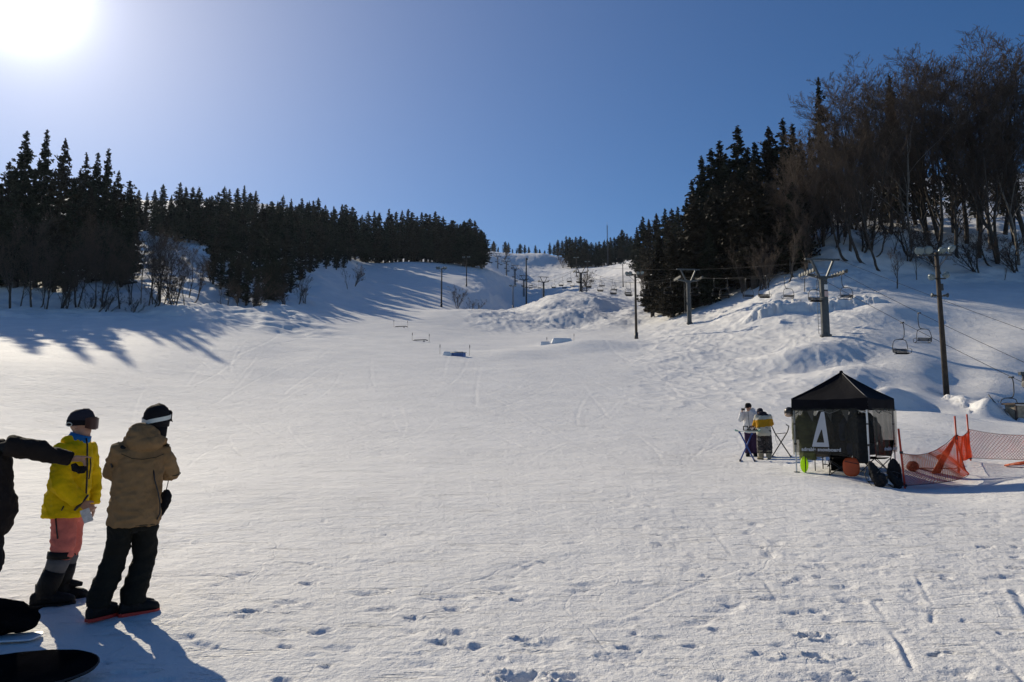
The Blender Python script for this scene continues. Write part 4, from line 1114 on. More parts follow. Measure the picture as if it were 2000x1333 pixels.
# ------------------------------------------------------------------ jump and slide features on the slope
M['box_blue'] = mat("blue_board", (0.08, 0.17, 0.42), 0.5, 0.25, 6)
M['box_top'] = mat("worn_cream_plastic", (0.55, 0.52, 0.44), 0.4, 0.15, 5)
M['snow_block'] = mat("packed_snow", (0.80, 0.81, 0.83), 0.8, 0.04, 6, bump=0.6, bscale=9)
M['bamboo'] = mat("bamboo", (0.30, 0.24, 0.14), 0.7, 0.3, 8)
M['flag_dark'] = mat("dark_flag_cloth", (0.05, 0.04, 0.05), 0.8, 0.3, 8)
def marker(u, d, h, lb):
    b = on(u, d); t = thing("marker_pole", lb, "marker", b, 0, "marker poles by the slide features")
    MB().tube([(0, 0, -0.2), (0.02, 0, h)], [0.022, 0.016], 6).build("pole", M['bamboo'], t)
    MB().grid(lambda i, j: (0.02 + 0.03 * math.sin(i * 5), -0.02 - 0.02 * i, h - 0.36 + 0.34 * j - 0.12 * i), 4, 4).plate([(-0.035, h - 0.36), (0.06, h - 0.30), (0.05, h - 0.02), (-0.02, h)], 0.03).build("flag", M['flag_dark'], t, smooth=False)
marker(859, 86.5, 1.15, "bamboo marker left of the blue sided slide box"); marker(917, 84.5, 1.3, "bamboo marker right of the blue sided slide box")
marker(805, 105, 1.15, "bamboo marker left of the middle rail"); marker(838, 104, 1.2, "bamboo marker right of the middle rail")
marker(769, 128, 1.3, "bamboo marker left of the uppermost rail"); marker(796, 128, 1.3, "bamboo marker right of the uppermost rail")
marker(1068, 101, 1.0, "bamboo marker left of the twin topped kicker"); marker(1121, 100, 1.0, "bamboo marker right of the twin topped kicker")
b = on(894, 84.0)
t = thing("slide_box", "slide box with blue slatted sides and cream top set in the snow", "slide box", b, R(-38))
mb = MB(); mb.plate([(-0.75, -0.25), (1.0, -0.3), (1.0, 0.32), (-0.75, 0.40)], 0.52).build("body", M['box_blue'], t, smooth=False)
mb = MB()
for k in range(6): mb.box((-0.65 + 0.31 * k, -0.275, 0.05), (0.04, 0.03, 0.5))
mb.build("side_rib", M['dark_steel'], t, smooth=False)
MB().bar((-0.85, 0, 0.43), (1.08, 0, 0.355), 0.62, 0.06).build("slide_top", M['box_top'], t, smooth=False)
MB().tube([(-0.85, -0.31, 0.45), (1.08, -0.31, 0.375)], 0.035, 6).build("edge_tube", M['steel'], t); MB().tube([(-0.85, 0.31, 0.45), (1.08, 0.31, 0.375)], 0.035, 6).build("edge_tube", M['steel'], t)
def snow_heap(name, u, d, size, rz, lb, grp):
    b = on(u, d); mb = MB()
    L, Wd, Hh = size
    mb.grid(lambda i, j: ((i - .5) * 2 * L, (j - .5) * 2 * Wd, -0.3 + (Hh + 0.3) * min(1, 1.9 * (1 - abs(2 * i - 1) ** 3)) * min(1, 2.2 * (1 - abs(2 * j - 1) ** 2.5)) + 0.03 * mnoise.noise(Vector((i * 9, j * 5, u)))), 28, 16)
    o = mb.build(name, M['snow_block']); o.location = b; o.rotation_euler = (0, 0, rz)
    return tag(o, lb, "snow ramp", grp)
snow_heap("snow_ramp", 881, 84.8, (1.0, 0.5, 0.42), R(-20), "flat topped snow ramp leading onto the blue slide box", "snow ramps")
snow_heap("snow_ramp", 1065, 99.5, (0.75, 0.6, 0.38), 0, "smaller left block of the twin topped snow kicker", "snow ramps")
snow_heap("snow_ramp", 1097, 99, (1.5, 0.8, 0.5), R(5), "wide right block of the twin topped snow kicker", "snow ramps")
for u, d, L, lb in [(821, 104.5, 1.15, "middle low dark rail between two markers"), (783, 128, 1.25, "uppermost low dark rail between two markers")]:
    b = on(u, d); t = thing("slide_rail", lb, "rail", b, R(-18), "slide rails")
    MB().tube([(-L, 0, 0.10), (-L * 0.8, 0, 0.22), (L * 0.7, 0, 0.20), (L, 0, 0.08)], 0.07, 8).build("rail", M['dark_steel'], t)
    for x in (-L * 0.6, L * 0.5):
        MB().bar((x, -0.25, -0.05), (x, 0.25, -0.05), 0.08).bar((x, 0, -0.1), (x, 0, 0.2), 0.07).build("foot", M['dark_steel'], t, smooth=False)

# ------------------------------------------------------------------ bottom of the lift: wooden box and tools leaning in the snow
M['old_board'] = mat("weathered_boards", (0.30, 0.25, 0.18), 0.85, 0.3, 5, 0.4, 25)
M['box_frame'] = mat("dark_timber", (0.07, 0.045, 0.035), 0.8, 0.3, 5)
b = on(1990, 43)
t = thing("wooden_box", "weathered wooden box with a dark flat lid at the right edge under a chair", "box", b, R(8))
MB().box((0, 0, 0.42), (0.95, 0.8, 1.05)).build("boarding", M['old_board'], t, smooth=False)
MB().box((0.05, 0, 1.00), (1.35, 1.0, 0.10)).build("lid", M['box_frame'], t, smooth=False)
MB().box((-0.10, -0.43, 0.93), (0.9, 0.05, 0.05)).build("snow_strip", M['snow_block'], t, smooth=False)
for x in (-0.5, 0.5): MB().box((x, -0.40, 0.42), (0.10, 0.09, 1.06)).build("corner_post", M['box_frame'], t, smooth=False)
def leaner(name, u, d, u2, v2, w, material, lb, cat="pole", grp="tools by the wooden box", flat=False):
    a = on(u, d) - Vector((0, 0, 0.1)); q = at(u2, v2, d + 0.4)
    dirv = q - a; L = dirv.length
    mb = MB()
    if flat:
        n = 10; rows = []
        for i in range(n + 1):
            z = L * i / n; hw = w * (1 - max(0, (i / n - 0.85) / 0.15) ** 2 * 0.85)
            rows.append([(-hw, -0.02, z), (hw, -0.02, z), (hw, 0.02, z), (-hw, 0.02, z)])
        mb.rings(rows)
    else:
        mb.tube([(0, 0, 0), (0, 0, L * 0.5), (0, 0, L)], w, 7)
    o = mb.build(name, material, smooth=not flat)
    o.location = a; o.rotation_euler = dirv.to_track_quat('Z', 'Y').to_euler()
    return tag(o, lb, cat, grp)
M['navy'] = mat("navy_plastic", (0.03, 0.05, 0.14), 0.5, 0.3, 6)
M['pale_blue'] = mat("pale_blue_tube", (0.30, 0.42, 0.62), 0.5, 0.15, 6)
M['white_paint'] = mat("white_paint", (0.75, 0.76, 0.78), 0.5, 0.06, 6)
leaner("dark_pole", 1951, 43.6, 1930, 771, 0.03, M['dark_steel'], "long dark pole leaning left from the tools by the wooden box")
leaner("pale_blue_pole", 1934, 43.2, 1973, 785, 0.025, M['pale_blue'], "pale blue pole crossing the leaning tools by the wooden box")
leaner("thin_stick", 1953, 44, 1949, 783, 0.018, M['pole_wood'], "short thin upright stick behind the leaning tools")
leaner("snowboard", 1950, 43, 1941, 803, 0.13, M['navy'], "dark board stuck in the snow, left one of the tools by the wooden box", "board", flat=True)
leaner("white_board", 1958, 42.8, 1954, 805, 0.07, M['white_paint'], "narrow white board between the two dark boards by the wooden box", "board", flat=True)
leaner("snowboard", 1966, 43.2, 1957, 799, 0.16, M['navy'], "wide dark blue board nearest the wooden box", "board", flat=True)
leaner("steel_stake", 1973, 42.6, 1962, 802, 0.02, M['steel'], "thin steel stake leaning against the wooden box", "stake")
# ------------------------------------------------------------------ the black tent and what is in and around it
M['tent_black'] = mat("black_tent_cloth", (0.006, 0.006, 0.009), 0.75, 0.25, 3, 0.35, 14, spec=0.08)
M['seam'] = mat("grey_seam_tape", (0.10, 0.10, 0.11), 0.6, 0.2, 8)
M['alu'] = mat("aluminium", (0.62, 0.63, 0.65), 0.35, 0.1, 6, metal=0.6)
M['white_print'] = mat("white_print", (0.42, 0.44, 0.48), 0.6, 0.03, 6)
M['black_tube'] = mat("black_tube", (0.015, 0.015, 0.016), 0.5, 0.2, 6)
M['black_cloth'] = mat("black_cloth", (0.006, 0.006, 0.007), 1.0, 0.35, 7, 0.3, 60, spec=0.0)
def film(name, col, alpha, rough=0.25):
    m = bpy.data.materials.new(name); m.use_nodes = True
    nt = m.node_tree; nd, lk = nt.nodes, nt.links
    b = nd["Principled BSDF"]; b.inputs["Base Color"].default_value = (*col, 1); b.inputs["Roughness"].default_value = rough
    tl = nd.new("ShaderNodeBsdfTranslucent"); tl.inputs["Color"].default_value = (*[min(1, c * 1.3) for c in col], 1)
    m1 = nd.new("ShaderNodeMixShader"); m1.inputs[0].default_value = 0.35
    lk.new(b.outputs[0], m1.inputs[1]); lk.new(tl.outputs[0], m1.inputs[2])
    tr = nd.new("ShaderNodeBsdfTransparent"); tr.inputs["Color"].default_value = (0.80, 0.80, 0.78, 1)
    t = nd.new("ShaderNodeTexCoord"); nz = nd.new("ShaderNodeTexNoise"); nz.inputs["Scale"].default_value = 3.0; nz.inputs["Detail"].default_value = 3
    lk.new(t.outputs["Object"], nz.inputs["Vector"])
    mr = nd.new("ShaderNodeMapRange"); mr.inputs["To Min"].default_value = alpha - 0.12; mr.inputs["To Max"].default_value = alpha + 0.12
    lk.new(nz.outputs["Fac"], mr.inputs["Value"])
    m2 = nd.new("ShaderNodeMixShader"); lk.new(mr.outputs[0], m2.inputs[0])
    lk.new(tr.outputs[0], m2.inputs[1]); lk.new(m1.outputs[0], m2.inputs[2])
    lk.new(m2.outputs[0], nd["Material Output"].inputs["Surface"])
    return m
M['film_smoke'] = film("smoky_clear_film", (0.035, 0.034, 0.033), 0.46)
M['film_pale'] = film("pale_clear_film", (0.22, 0.23, 0.20), 0.55)
TA = R(45.3); S2 = 0.90
_p0 = on(1701, 17.5)
_e1 = Vector((-math.cos(TA), math.sin(TA), 0)); _e2 = Vector((math.sin(TA), math.cos(TA), 0))
TC = _p0 + (_e1 + _e2) * S2
TC.z = _p0.z
TRZ = -TA
def TW(x, y, z=None):
    """tent coordinates -> world; z measured from the snow right there when None"""
    w = Vector((TC.x, TC.y, 0)) - _e1 * x + _e2 * y
    w.z = gz(w.x, w.y) + (z or 0)
    return w
tent = thing("canopy_tent", "black pop up canopy tent with clear smoky walls and a white triangle logo", "tent", TC, TRZ)
EZ, PZ = 1.99, 2.68
def roof_pt(s, t, k):      # s along the eave -1..1, t from eave 0 to peak 1, k side
    w = S2 * 1.03 * (1 - t)
    z = EZ + (PZ - EZ) * (0.86 * t + 0.14 * t * t) - 0.045 * math.sin(math.pi * t) * (1 - s * s) - 0.03 * (1 - s * s) * (1 - t) ** 2
    p = Vector((s * w, -w, z + 0.012 * mnoise.noise(Vector((s * 3 + k, t * 4, k * 7)))))
    return Matrix.Rotation(k * math.pi / 2, 3, 'Z') @ p
mb = MB()
for k in range(4): mb.grid(lambda i, j, k=k: roof_pt(2 * i - 1, j * 0.995, k), 14, 10)
mb.build("roof", M['tent_black'], tent, angle=30)
mb = MB()
for k in range(4):
    mb.grid(lambda i, j, k=k: Matrix.Rotation(k * math.pi / 2, 3, 'Z') @ Vector(((2 * i - 1) * S2 * 1.033, -S2 * 1.033 - 0.010 * math.sin(i * 17 + k) * (1 - j), EZ - 0.285 * (1 - j) - 0.030 * (1 - (2 * i - 1) ** 2) * (j * 1.0) - 0.012 * math.sin(i * 9 + k) * (1 - j))), 20, 5)
mb.build("valance", M['tent_black'], tent, angle=30)
for k in range(4):
    MB().tube([roof_pt(1, t / 8, k) + Vector((0, 0, 0.008)) for t in range(9)], 0.011, 5).build("hip_seam", M['seam'] if k == 0 else M['tent_black'], tent)
MB().ball((0, 0, PZ), (0.05, 0.05, 0.05), 8, 6).build("peak_cap", M['tent_black'], tent)
for sx, sy in ((-1, -1), (1, -1), (1, 1), (-1, 1)):
    g = TW(sx * S2 * 0.985, sy * S2 * 0.985).z - TC.z
    x, y = sx * S2 * 0.985, sy * S2 * 0.985
    lg = MB().box((x, y, (EZ - 0.05 + 0.85) / 2), (0.034, 0.034, EZ - 0.05 - 0.85)).box((x, y, (0.9 + g) / 2), (0.026, 0.026, 0.9 - g)).build("leg", M['alu'], tent, smooth=False)
    MB().box((x, y, 0.86), (0.048, 0.048, 0.05)).box((x, y, 1.36), (0.044, 0.044, 0.035)).build("collar", M['black_tube'], lg, smooth=False)
    MB().box((x, y, g + 0.012), (0.11, 0.11, 0.012)).build("foot_plate", M['black_tube'], lg, smooth=False)
mb = MB()
for k in range(4):
    Rk = Matrix.Rotation(k * math.pi / 2, 3, 'Z')
    for a, b in (((-0.87, 1.95), (0, 1.62)), ((0, 1.95), (-0.87, 1.62)), ((0, 1.95), (0.87, 1.62)), ((0.87, 1.95), (0, 1.62))):
        mb.bar(Rk @ Vector((a[0], -0.86, a[1])), Rk @ Vector((b[0], -0.86, b[1])), 0.022, 0.012)
mb.build("scissor_truss", M['alu'], tent, smooth=False)
mb = MB().tube([(0, 0, 1.75), (0, 0, PZ)], 0.022, 6)
for k in range(4): mb.bar(Matrix.Rotation(k * math.pi / 2, 3, 'Z') @ Vector((0, -0.86, 1.9)), (0, 0, 1.85), 0.02, 0.012)
mb.build("centre_strut", M['alu'], tent, smooth=False)
# clear walls
def wall(name, k, material, x0, x1, zb, lab, off=0.93, seed=0):
    Rk = Matrix.Rotation(k * math.pi / 2, 3, 'Z')
    def f(i, j):
        x = x0 + (x1 - x0) * i
        z = zb + 0.05 * math.sin(i * 3.1 + seed) * (1 - j) + (1.74 - zb) * j
        bul = 0.05 * mnoise.noise(Vector((x * 2.2 + seed, z * 0.8, seed))) * (1.2 - j) + 0.012 * math.sin(x * 19 + seed)
        return Rk @ Vector((x, -off - 0.03 - bul, z))
    return MB().grid(f, 30, 14).build(name, material, tent), f
wf, ff = wall("clear_wall", 0, M['film_smoke'], -0.91, 0.70, 0.60, "", seed=1.3)
wr, fr = wall("clear_wall", 1, M['film_smoke'], -0.72, 0.90, 0.62, "", seed=4.1)
wb, fb = wall("clear_wall", 2, M['film_smoke'], -0.9, 0.9, 0.62, "", seed=7.7)
wl, fl = wall("clear_wall", 3, M['film_pale'], -0.72, 0.88, 0.60, "", seed=9.2)
def lettering(text, size, x, z, k, parent, f0, x0, x1, zb):
    cu = bpy.data.curves.new("lettering", 'FONT'); cu.body = text; cu.size = size; cu.extrude = 0.002; cu.offset = 0.004; cu.space_character = 1.05
    tmp = bpy.data.objects.new("lettering_tmp", cu); COL.objects.link(tmp)
    dg = bpy.context.evaluated_depsgraph_get(); dg.update()
    me = bpy.data.meshes.new_from_object(tmp.evaluated_get(dg)); bpy.data.objects.remove(tmp)
    me.name = "lettering"
    Rk = Matrix.Rotation(k * math.pi / 2, 3, 'Z')
    for v in me.vertices:
        lx, lz = x + v.co.x, z + v.co.y
        i = min(max((lx - x0) / (x1 - x0), 0), 1); j = min(max((lz - zb) / (1.74 - zb), 0), 1)
        p = Rk.inverted() @ Vector(f0(i, j))
        v.co = Rk @ Vector((lx, p.y - 0.012 - v.co.z, lz))
    me.materials.clear(); me.materials.append(M['white_print'])
    o = bpy.data.objects.new("lettering", me); COL.objects.link(o); o.parent = parent
    return o
lettering("adrable snowboard", 0.118, -0.70, 0.695, 0, wf, ff, -0.91, 0.70, 0.60)
lettering("adrable snowboard", 0.118, -0.10, 0.72, 1, wr, fr, -0.72, 0.90, 0.62)
def logo(k, parent, f0, x0, x1, zb, ox, oz, sc=1.0):
    O = [(-0.445, 0.80), (0.0, 0.80), (-0.085, 1.66), (-0.165, 1.66)]; I = [(-0.315, 0.905), (-0.125, 0.905), (-0.165, 1.22), (-0.185, 1.22)]
    Rk = Matrix.Rotation(k * math.pi / 2, 3, 'Z')
    def P(a):
        lx, lz = a[0] * sc + ox, a[1] * sc + oz
        i = min(max((lx - x0) / (x1 - x0), 0), 1); j = min(max((lz - zb) / (1.74 - zb), 0), 1)
        p = Rk.inverted() @ Vector(f0(i, j))
        return Rk @ Vector((lx, p.y - 0.013, lz))
    mb = MB()
    for a in range(4):
        b = (a + 1) % 4
        def g(i, j, a=a, b=b):
            o = Vector(O[a]).lerp(Vector(O[b]), i); q = Vector(I[a]).lerp(Vector(I[b]), i)
            return P(tuple(o.lerp(q, j)))
        mb.grid(g, 8, 2)
    o = mb.build("triangle_logo", M['white_print'], parent)
logo(0, wf, ff, -0.91, 0.70, 0.60, 0, 0)
M['pennant'] = mat("grey_pennant", (0.22, 0.22, 0.22), 0.8, 0.1, 5)
for x in (-0.06, 0.33, -0.52):
    MB().plate([(x - 0.09, 1.72), (x + 0.11, 1.72), (x + 0.06, 1.42)], 0.004, 'y', -0.80).build("pennant", M['pennant'], tent, smooth=False)
# jackets hanging inside
def jacket(name, x, y, zt, L, w, col, lb, rz=0.0, sleeve=0.55):
    m = mat(name + "_cloth", col, 0.85, 0.35, 5, 0.3, 40)
    t = thing("hanging_jacket", lb, "jacket", TW(x, y, 0), TRZ + rz, "jackets hanging in the tent")
    base = gz(t.location.x, t.location.y) - TC.z
    mb = MB(); zt2 = zt - base
    mb.tube([(0, 0, zt2), (0, 0, zt2 - 0.08), (0, 0, zt2 - 0.25), (0, 0, zt2 - L * 0.6), (0, 0, zt2 - L)], 0, 14, ell=[(0.06, 0.06), (w * 0.62, 0.09), (w * 0.9, 0.11), (w * 0.92, 0.11), (w * 1.0, 0.12)], up=(0, 1, 0))
    for s in (-1, 1):
        mb.tube([(s * w * 0.6, 0, zt2 - 0.10), (s * (w + 0.06), -0.02, zt2 - 0.32), (s * (w + 0.07), -0.05, zt2 - sleeve - 0.15)], [0.075, 0.085, 0.075], 10)
    mb.ball((0, 0.06, zt2 - 0.04), (0.13, 0.09, 0.11), 10, 7)
    remeshed("cloth", mb, 0.022, m, t, 3, 0.03, 0.12)
    MB().tube([(0, 0, zt2 - 0.02), (0, 0, zt2 + 0.05), (0.03, 0, zt2 + 0.09), (0, 0, zt2 + 0.12)], 0.006, 5).build("hook", M['alu'], t)
jacket("olive", -0.70, -0.62, 1.66, 1.20, 0.22, (0.11, 0.12, 0.045), "olive green jacket hanging at the tent's left leg", 0.1)
jacket("brown", -0.35, -0.55, 1.64, 1.10, 0.20, (0.09, 0.07, 0.05), "dark brown jacket hanging behind the triangle logo", -0.1)
jacket("black", 0.02, -0.45, 1.66, 1.00, 0.24, (0.012, 0.012, 0.013), "black jacket hanging in the middle of the tent", 0.0)
jacket("navy", 0.46, -0.50, 1.66, 1.05, 0.23, (0.02, 0.032, 0.07), "navy jacket hanging near the tent's front corner", 0.2)
jacket("charcoal", 0.62, -0.02, 1.62, 1.02, 0.24, (0.06, 0.055, 0.05), "charcoal long jacket hanging behind the tent's right wall", 1.3)
jacket("black2", 0.60, -0.60, 1.60, 1.18, 0.20, (0.010, 0.010, 0.011), "long black coat hanging lowest beside the tent's front leg", 0.6)
jacket("grey", 0.10, 0.55, 1.66, 0.95, 0.26, (0.02, 0.02, 0.024), "black jacket hanging at the back of the tent", 0.3)
jacket("black3", -0.45, 0.30, 1.66, 0.95, 0.26, (0.012, 0.013, 0.016), "dark jacket hanging deep inside left half of the tent", -0.3)
# folding table, cooler box, chairs, discs
t = thing("folding_table", "black folding table inside the tent", "table", TW(-0.2, -0.15), TRZ)
MB().box((0, 0, 0.60), (0.95, 0.55, 0.03)).build("tabletop", M['black_tube'], t, smooth=False)
for x in (-0.42, 0.42):
    for y in (-0.24, 0.24): MB().tube([(x, y, -0.03), (x, y, 0.59)], 0.014, 6).build("leg", M['black_tube'], t)
MB().bar((-0.42, -0.24, 0.3), (0.42, -0.24, 0.5), 0.012).bar((-0.42, 0.24, 0.5), (0.42, 0.24, 0.3), 0.012).build("brace", M['black_tube'], t, smooth=False)
M['carton'] = mat("grey_carton", (0.16, 0.15, 0.14), 0.8, 0.1, 4)
t = tag(MB().box((0, 0, 0.12), (0.42, 0.3, 0.24)).build("carton", M['carton'], smooth=False), "grey carton standing on the table inside the tent", "box"); t.location = TW(0.02, -0.2, 0.62); t.rotation_euler = (0, 0, TRZ)
t = thing("cool_box", "black cool box on the snow under the tent table", "cool box", TW(-0.15, 0.05), TRZ + 0.2)
MB().box((0, 0, 0.15), (0.42, 0.30, 0.32)).build("body", M['black_cloth'], t, smooth=False); MB().box((0, 0, 0.335), (0.44, 0.32, 0.05)).build("lid", M['black_tube'], t, smooth=False); MB().tube([(-0.2, -0.17, 0.2), (-0.1, -0.2, 0.38), (0.1, -0.2, 0.38), (0.2, -0.17, 0.2)], 0.012, 6).build("handle", M['black_tube'], t)
def camp_chair(x, y, rz, lb):
    t = thing("camp_chair", lb, "camp chair", TW(x, y), TRZ + rz, "folding camp chairs in the tent")
    a, h = 0.24, 0.36
    mb = MB()
    for s in (-1, 1):
        mb.tube([(-a, s * a, 0), (a, s * a, h)], 0.011, 6).tube([(a, s * a, 0), (-a, s * a, h)], 0.011, 6)
        mb.tube([(s * a, -a, 0), (s * a, a, h)], 0.011, 6).tube([(s * a, a, 0), (s * a, -a, h)], 0.011, 6)
        mb.tube([(s * a, a, h - 0.05), (s * a * 1.05, a + 0.14, 0.80)], 0.011, 6)
    for sx in (-1, 1):
        for sy in (-1, 1): mb.ball((sx * a, sy * a, 0.0), 0.022, 6, 5)
    mb.build("folding_frame", M['black_tube'], t)
    MB().grid(lambda i, j: (-a + 2 * a * i, -a + 2 * a * j, h + 0.03 - 0.06 * (1 - (2 * i - 1) ** 2)), 8, 6).build("seat", M['black_cloth'], t)
    MB().grid(lambda i, j: ((-a + 2 * a * i) * 1.05, a + 0.02 + 0.11 * j + 0.04 * (1 - (2 * i - 1) ** 2), h + 0.05 + 0.40 * j), 8, 6).build("backrest", M['black_cloth'], t)
camp_chair(0.10, -0.62, 0.3, "front black folding camp chair with crossed legs beside the orange disc")
camp_chair(0.62, 0.25, -0.5, "black folding camp chair at the tent's right wall")
camp_chair(-0.35, 0.55, 0.8, "black folding camp chair at the back of the tent")
M['orange'] = mat("orange_plastic", (0.62, 0.10, 0.02), 0.45, 0.12, 3, trans=0.15)
M['lime'] = mat("fluorescent_lime", (0.62, 0.85, 0.03), 0.4, 0.08, 3, trans=0.5)
t = thing("sled_disc", "round orange sled disc leaning on a camp chair in the tent", "sled", TW(0.42, -0.78, 0.02), TRZ + R(25))
mb = MB(); rows = []
for q, rr in ((0.03, 0.05), (0.035, 0.15), (0.02, 0.20), (0.0, 0.215), (-0.012, 0.21), (0.0, 0.18), (0.015, 0.10)):
    sq = lambda v: math.copysign(abs(v) ** 0.72, v)
    rows.append([(rr * 0.88 * sq(math.cos(a * math.pi / 14)), -0.05 - q + 0.10 * (rr * math.sin(a * math.pi / 14) + 0.21), 0.235 + rr * 1.06 * sq(math.sin(a * math.pi / 14))) for a in range(28)])
mb.rings(rows).build("disc", M['orange'], t)
MB().tube([(-0.15, -0.10, 0.37), (0.0, -0.115, 0.34), (0.16, -0.10, 0.31)], 0.009, 6).build("cord", M['black_tube'], t)
t = thing("sled_disc", "fluorescent lime plastic sled standing on edge by the tent's left leg", "sled", TW(-0.72, -0.80, 0.0), TRZ + R(52))
mb = MB(); rows = []
for q, rr in ((0.03, 0.03), (0.04, 0.12), (0.025, 0.18), (0.0, 0.20), (-0.01, 0.19), (0.01, 0.12)):
    rows.append([(rr * 0.55 * math.cos(a * math.pi / 14), -q, 0.20 + rr * math.sin(a * math.pi / 14)) for a in range(28)])
mb.rings(rows).build("disc", M['lime'], t)
MB().bar((0.0, -0.06, 0.0), (0.0, -0.06, 0.42), 0.018).build("handle", M['black_tube'], t, smooth=False)
# helmet hanging outside the left leg
M['helmet'] = mat("dark_helmet", (0.03, 0.024, 0.02), 0.4, 0.3, 6); M['strap_tan'] = mat("tan_strap", (0.42, 0.30, 0.22), 0.7, 0.2, 6)
t = thing("helmet", "dark helmet with tan padding hanging on the tent's left leg", "helmet", TW(-1.03, -0.86, 1.50), TRZ)
MB().ball((0, 0, 0.02), (0.12, 0.14, 0.13), 14, 10).build("shell", M['helmet'], t); MB().ball((0.0, -0.06, -0.05), (0.085, 0.09, 0.06), 10, 8).build("padding", M['strap_tan'], t); MB().tube([(0.09, 0, 0.05), (0.13, 0.02, 0.2), (0.16, 0.0, 0.22)], 0.01, 5).build("strap", M['black_tube'], t)
# backpacks in front of the tent
M['pack_cloth'] = mat("black_pack_cloth", (0.014, 0.014, 0.016), 0.8, 0.4, 8, 0.4, 40, spec=0.2)
def backpack(x, u, d, rz, tilt, lb, sz=1.0):
    t = thing("backpack", lb, "backpack", on(u, d), rz, "backpacks at the tent corner")
    mb = MB(); rt = Matrix.Rotation(tilt, 3, 'X')
    mb.tube([rt @ Vector((0, 0, z)) for z in (0.0, 0.06, 0.25, 0.44, 0.56, 0.62)], 0, 12, ell=[(0.12, 0.08), (0.15, 0.11), (0.15, 0.12), (0.125, 0.095), (0.085, 0.06), (0.03, 0.025)], up=(0, 1, 0))
    mb.tube([rt @ Vector((0, -0.12, z)) for z in (0.03, 0.08, 0.24, 0.28)], 0, 10, ell=[(0.08, 0.03), (0.11, 0.06), (0.11, 0.06), (0.06, 0.03)], up=(0, 1, 0))
    b = remeshed("bag_body", mb, 0.014, M['pack_cloth'], t, 1, 0.016, 0.06)
    for s in (-1, 1):
        MB().tube([rt @ Vector((s * 0.09, 0.10, 0.48)), rt @ Vector((s * 0.11, 0.19, 0.38)), rt @ Vector((s * 0.12, 0.19, 0.22)), rt @ Vector((s * 0.13, 0.12, 0.06))], 0, 8, ell=[(0.03, 0.010)] * 4).build("shoulder_strap", M['black_tube'], t)
    MB().tube([rt @ Vector((-0.04, 0.06, 0.53)), rt @ Vector((0, 0.07, 0.59)), rt @ Vector((0.04, 0.06, 0.53))], 0.010, 6).build("grab_handle", M['black_tube'], t)
    MB().tube([rt @ Vector((-0.12, -0.11, 0.30)), rt @ Vector((0, -0.135, 0.35)), rt @ Vector((0.12, -0.11, 0.30))], 0.006, 5).build("zip", M['seam'], t)
    t.scale = (sz,) * 3
backpack(0, 1722, 16.9, R(35), R(-24), "black backpack leaning back beside the tent's front leg")
backpack(0, 1748, 17.3, R(-30), R(10), "black backpack standing between the tent's front leg and the net post")
backpack(0, 1757, 16.95, R(70), R(-30), "smaller black bag right against the orange net post", 0.75)
b = on(1738, 17.0); o = MB().rings([[(-0.28 + 0.56 * i / 10, -0.09 * w_, 0.0), (-0.28 + 0.56 * i / 10, 0.09 * w_, 0.03), (-0.28 + 0.56 * i / 10, 0.09 * w_, 0.045), (-0.28 + 0.56 * i / 10, -0.09 * w_, 0.015)] for i, w_ in enumerate((0.4, 0.8, 1, 1, .9, .9, .9, 1, 1, .8, .4))]).build("snow_skate", M['white_paint'], smooth=False)
o.location = b + Vector((0, 0, 0.10)); o.rotation_euler = (R(35), R(18), R(20)); tag(o, "pale board deck wedged between the black backpacks", "board")

# ------------------------------------------------------------------ orange safety net
M['net_post'] = mat("orange_red_post", (0.55, 0.055, 0.02), 0.5, 0.2, 5)
M['net'] = mat("orange_net_cord", (0.85, 0.13, 0.02), 0.7, 0.2, 5, trans=0.45)
M['net_cord'] = mat("dark_net_border_cord", (0.10, 0.02, 0.015), 0.8, 0.2, 8)
POSTS = []
for u, d, h, lean, lb in [(1769, 17.0, 1.36, -0.085, "orange net post nearest the tent, leaning slightly left"), (1873, 19.5, 1.48, -0.01, "orange net post with the gathered net bundle"), (1896, 21.8, 1.36, -0.02, "orange net post right behind the bundle post"),
                         (2110, 19.5, 1.4, 0.0, "orange net post outside the right picture edge")]:
    b = on(u, d); t = thing("net_post", lb, "post", b, 0, "orange net posts")
    MB().tube([(0, 0, -0.3), (lean, 0, h)], 0.024, 8).build("pole", M['net_post'], t)
    for z in (0.07, h * 0.60): MB().tube([(lean * z / h, 0, z - 0.03), (lean * z / h, 0, z + 0.03)], 0.038, 8).build("clip", M['black_tube'], t)
    POSTS.append((b, h, lean))
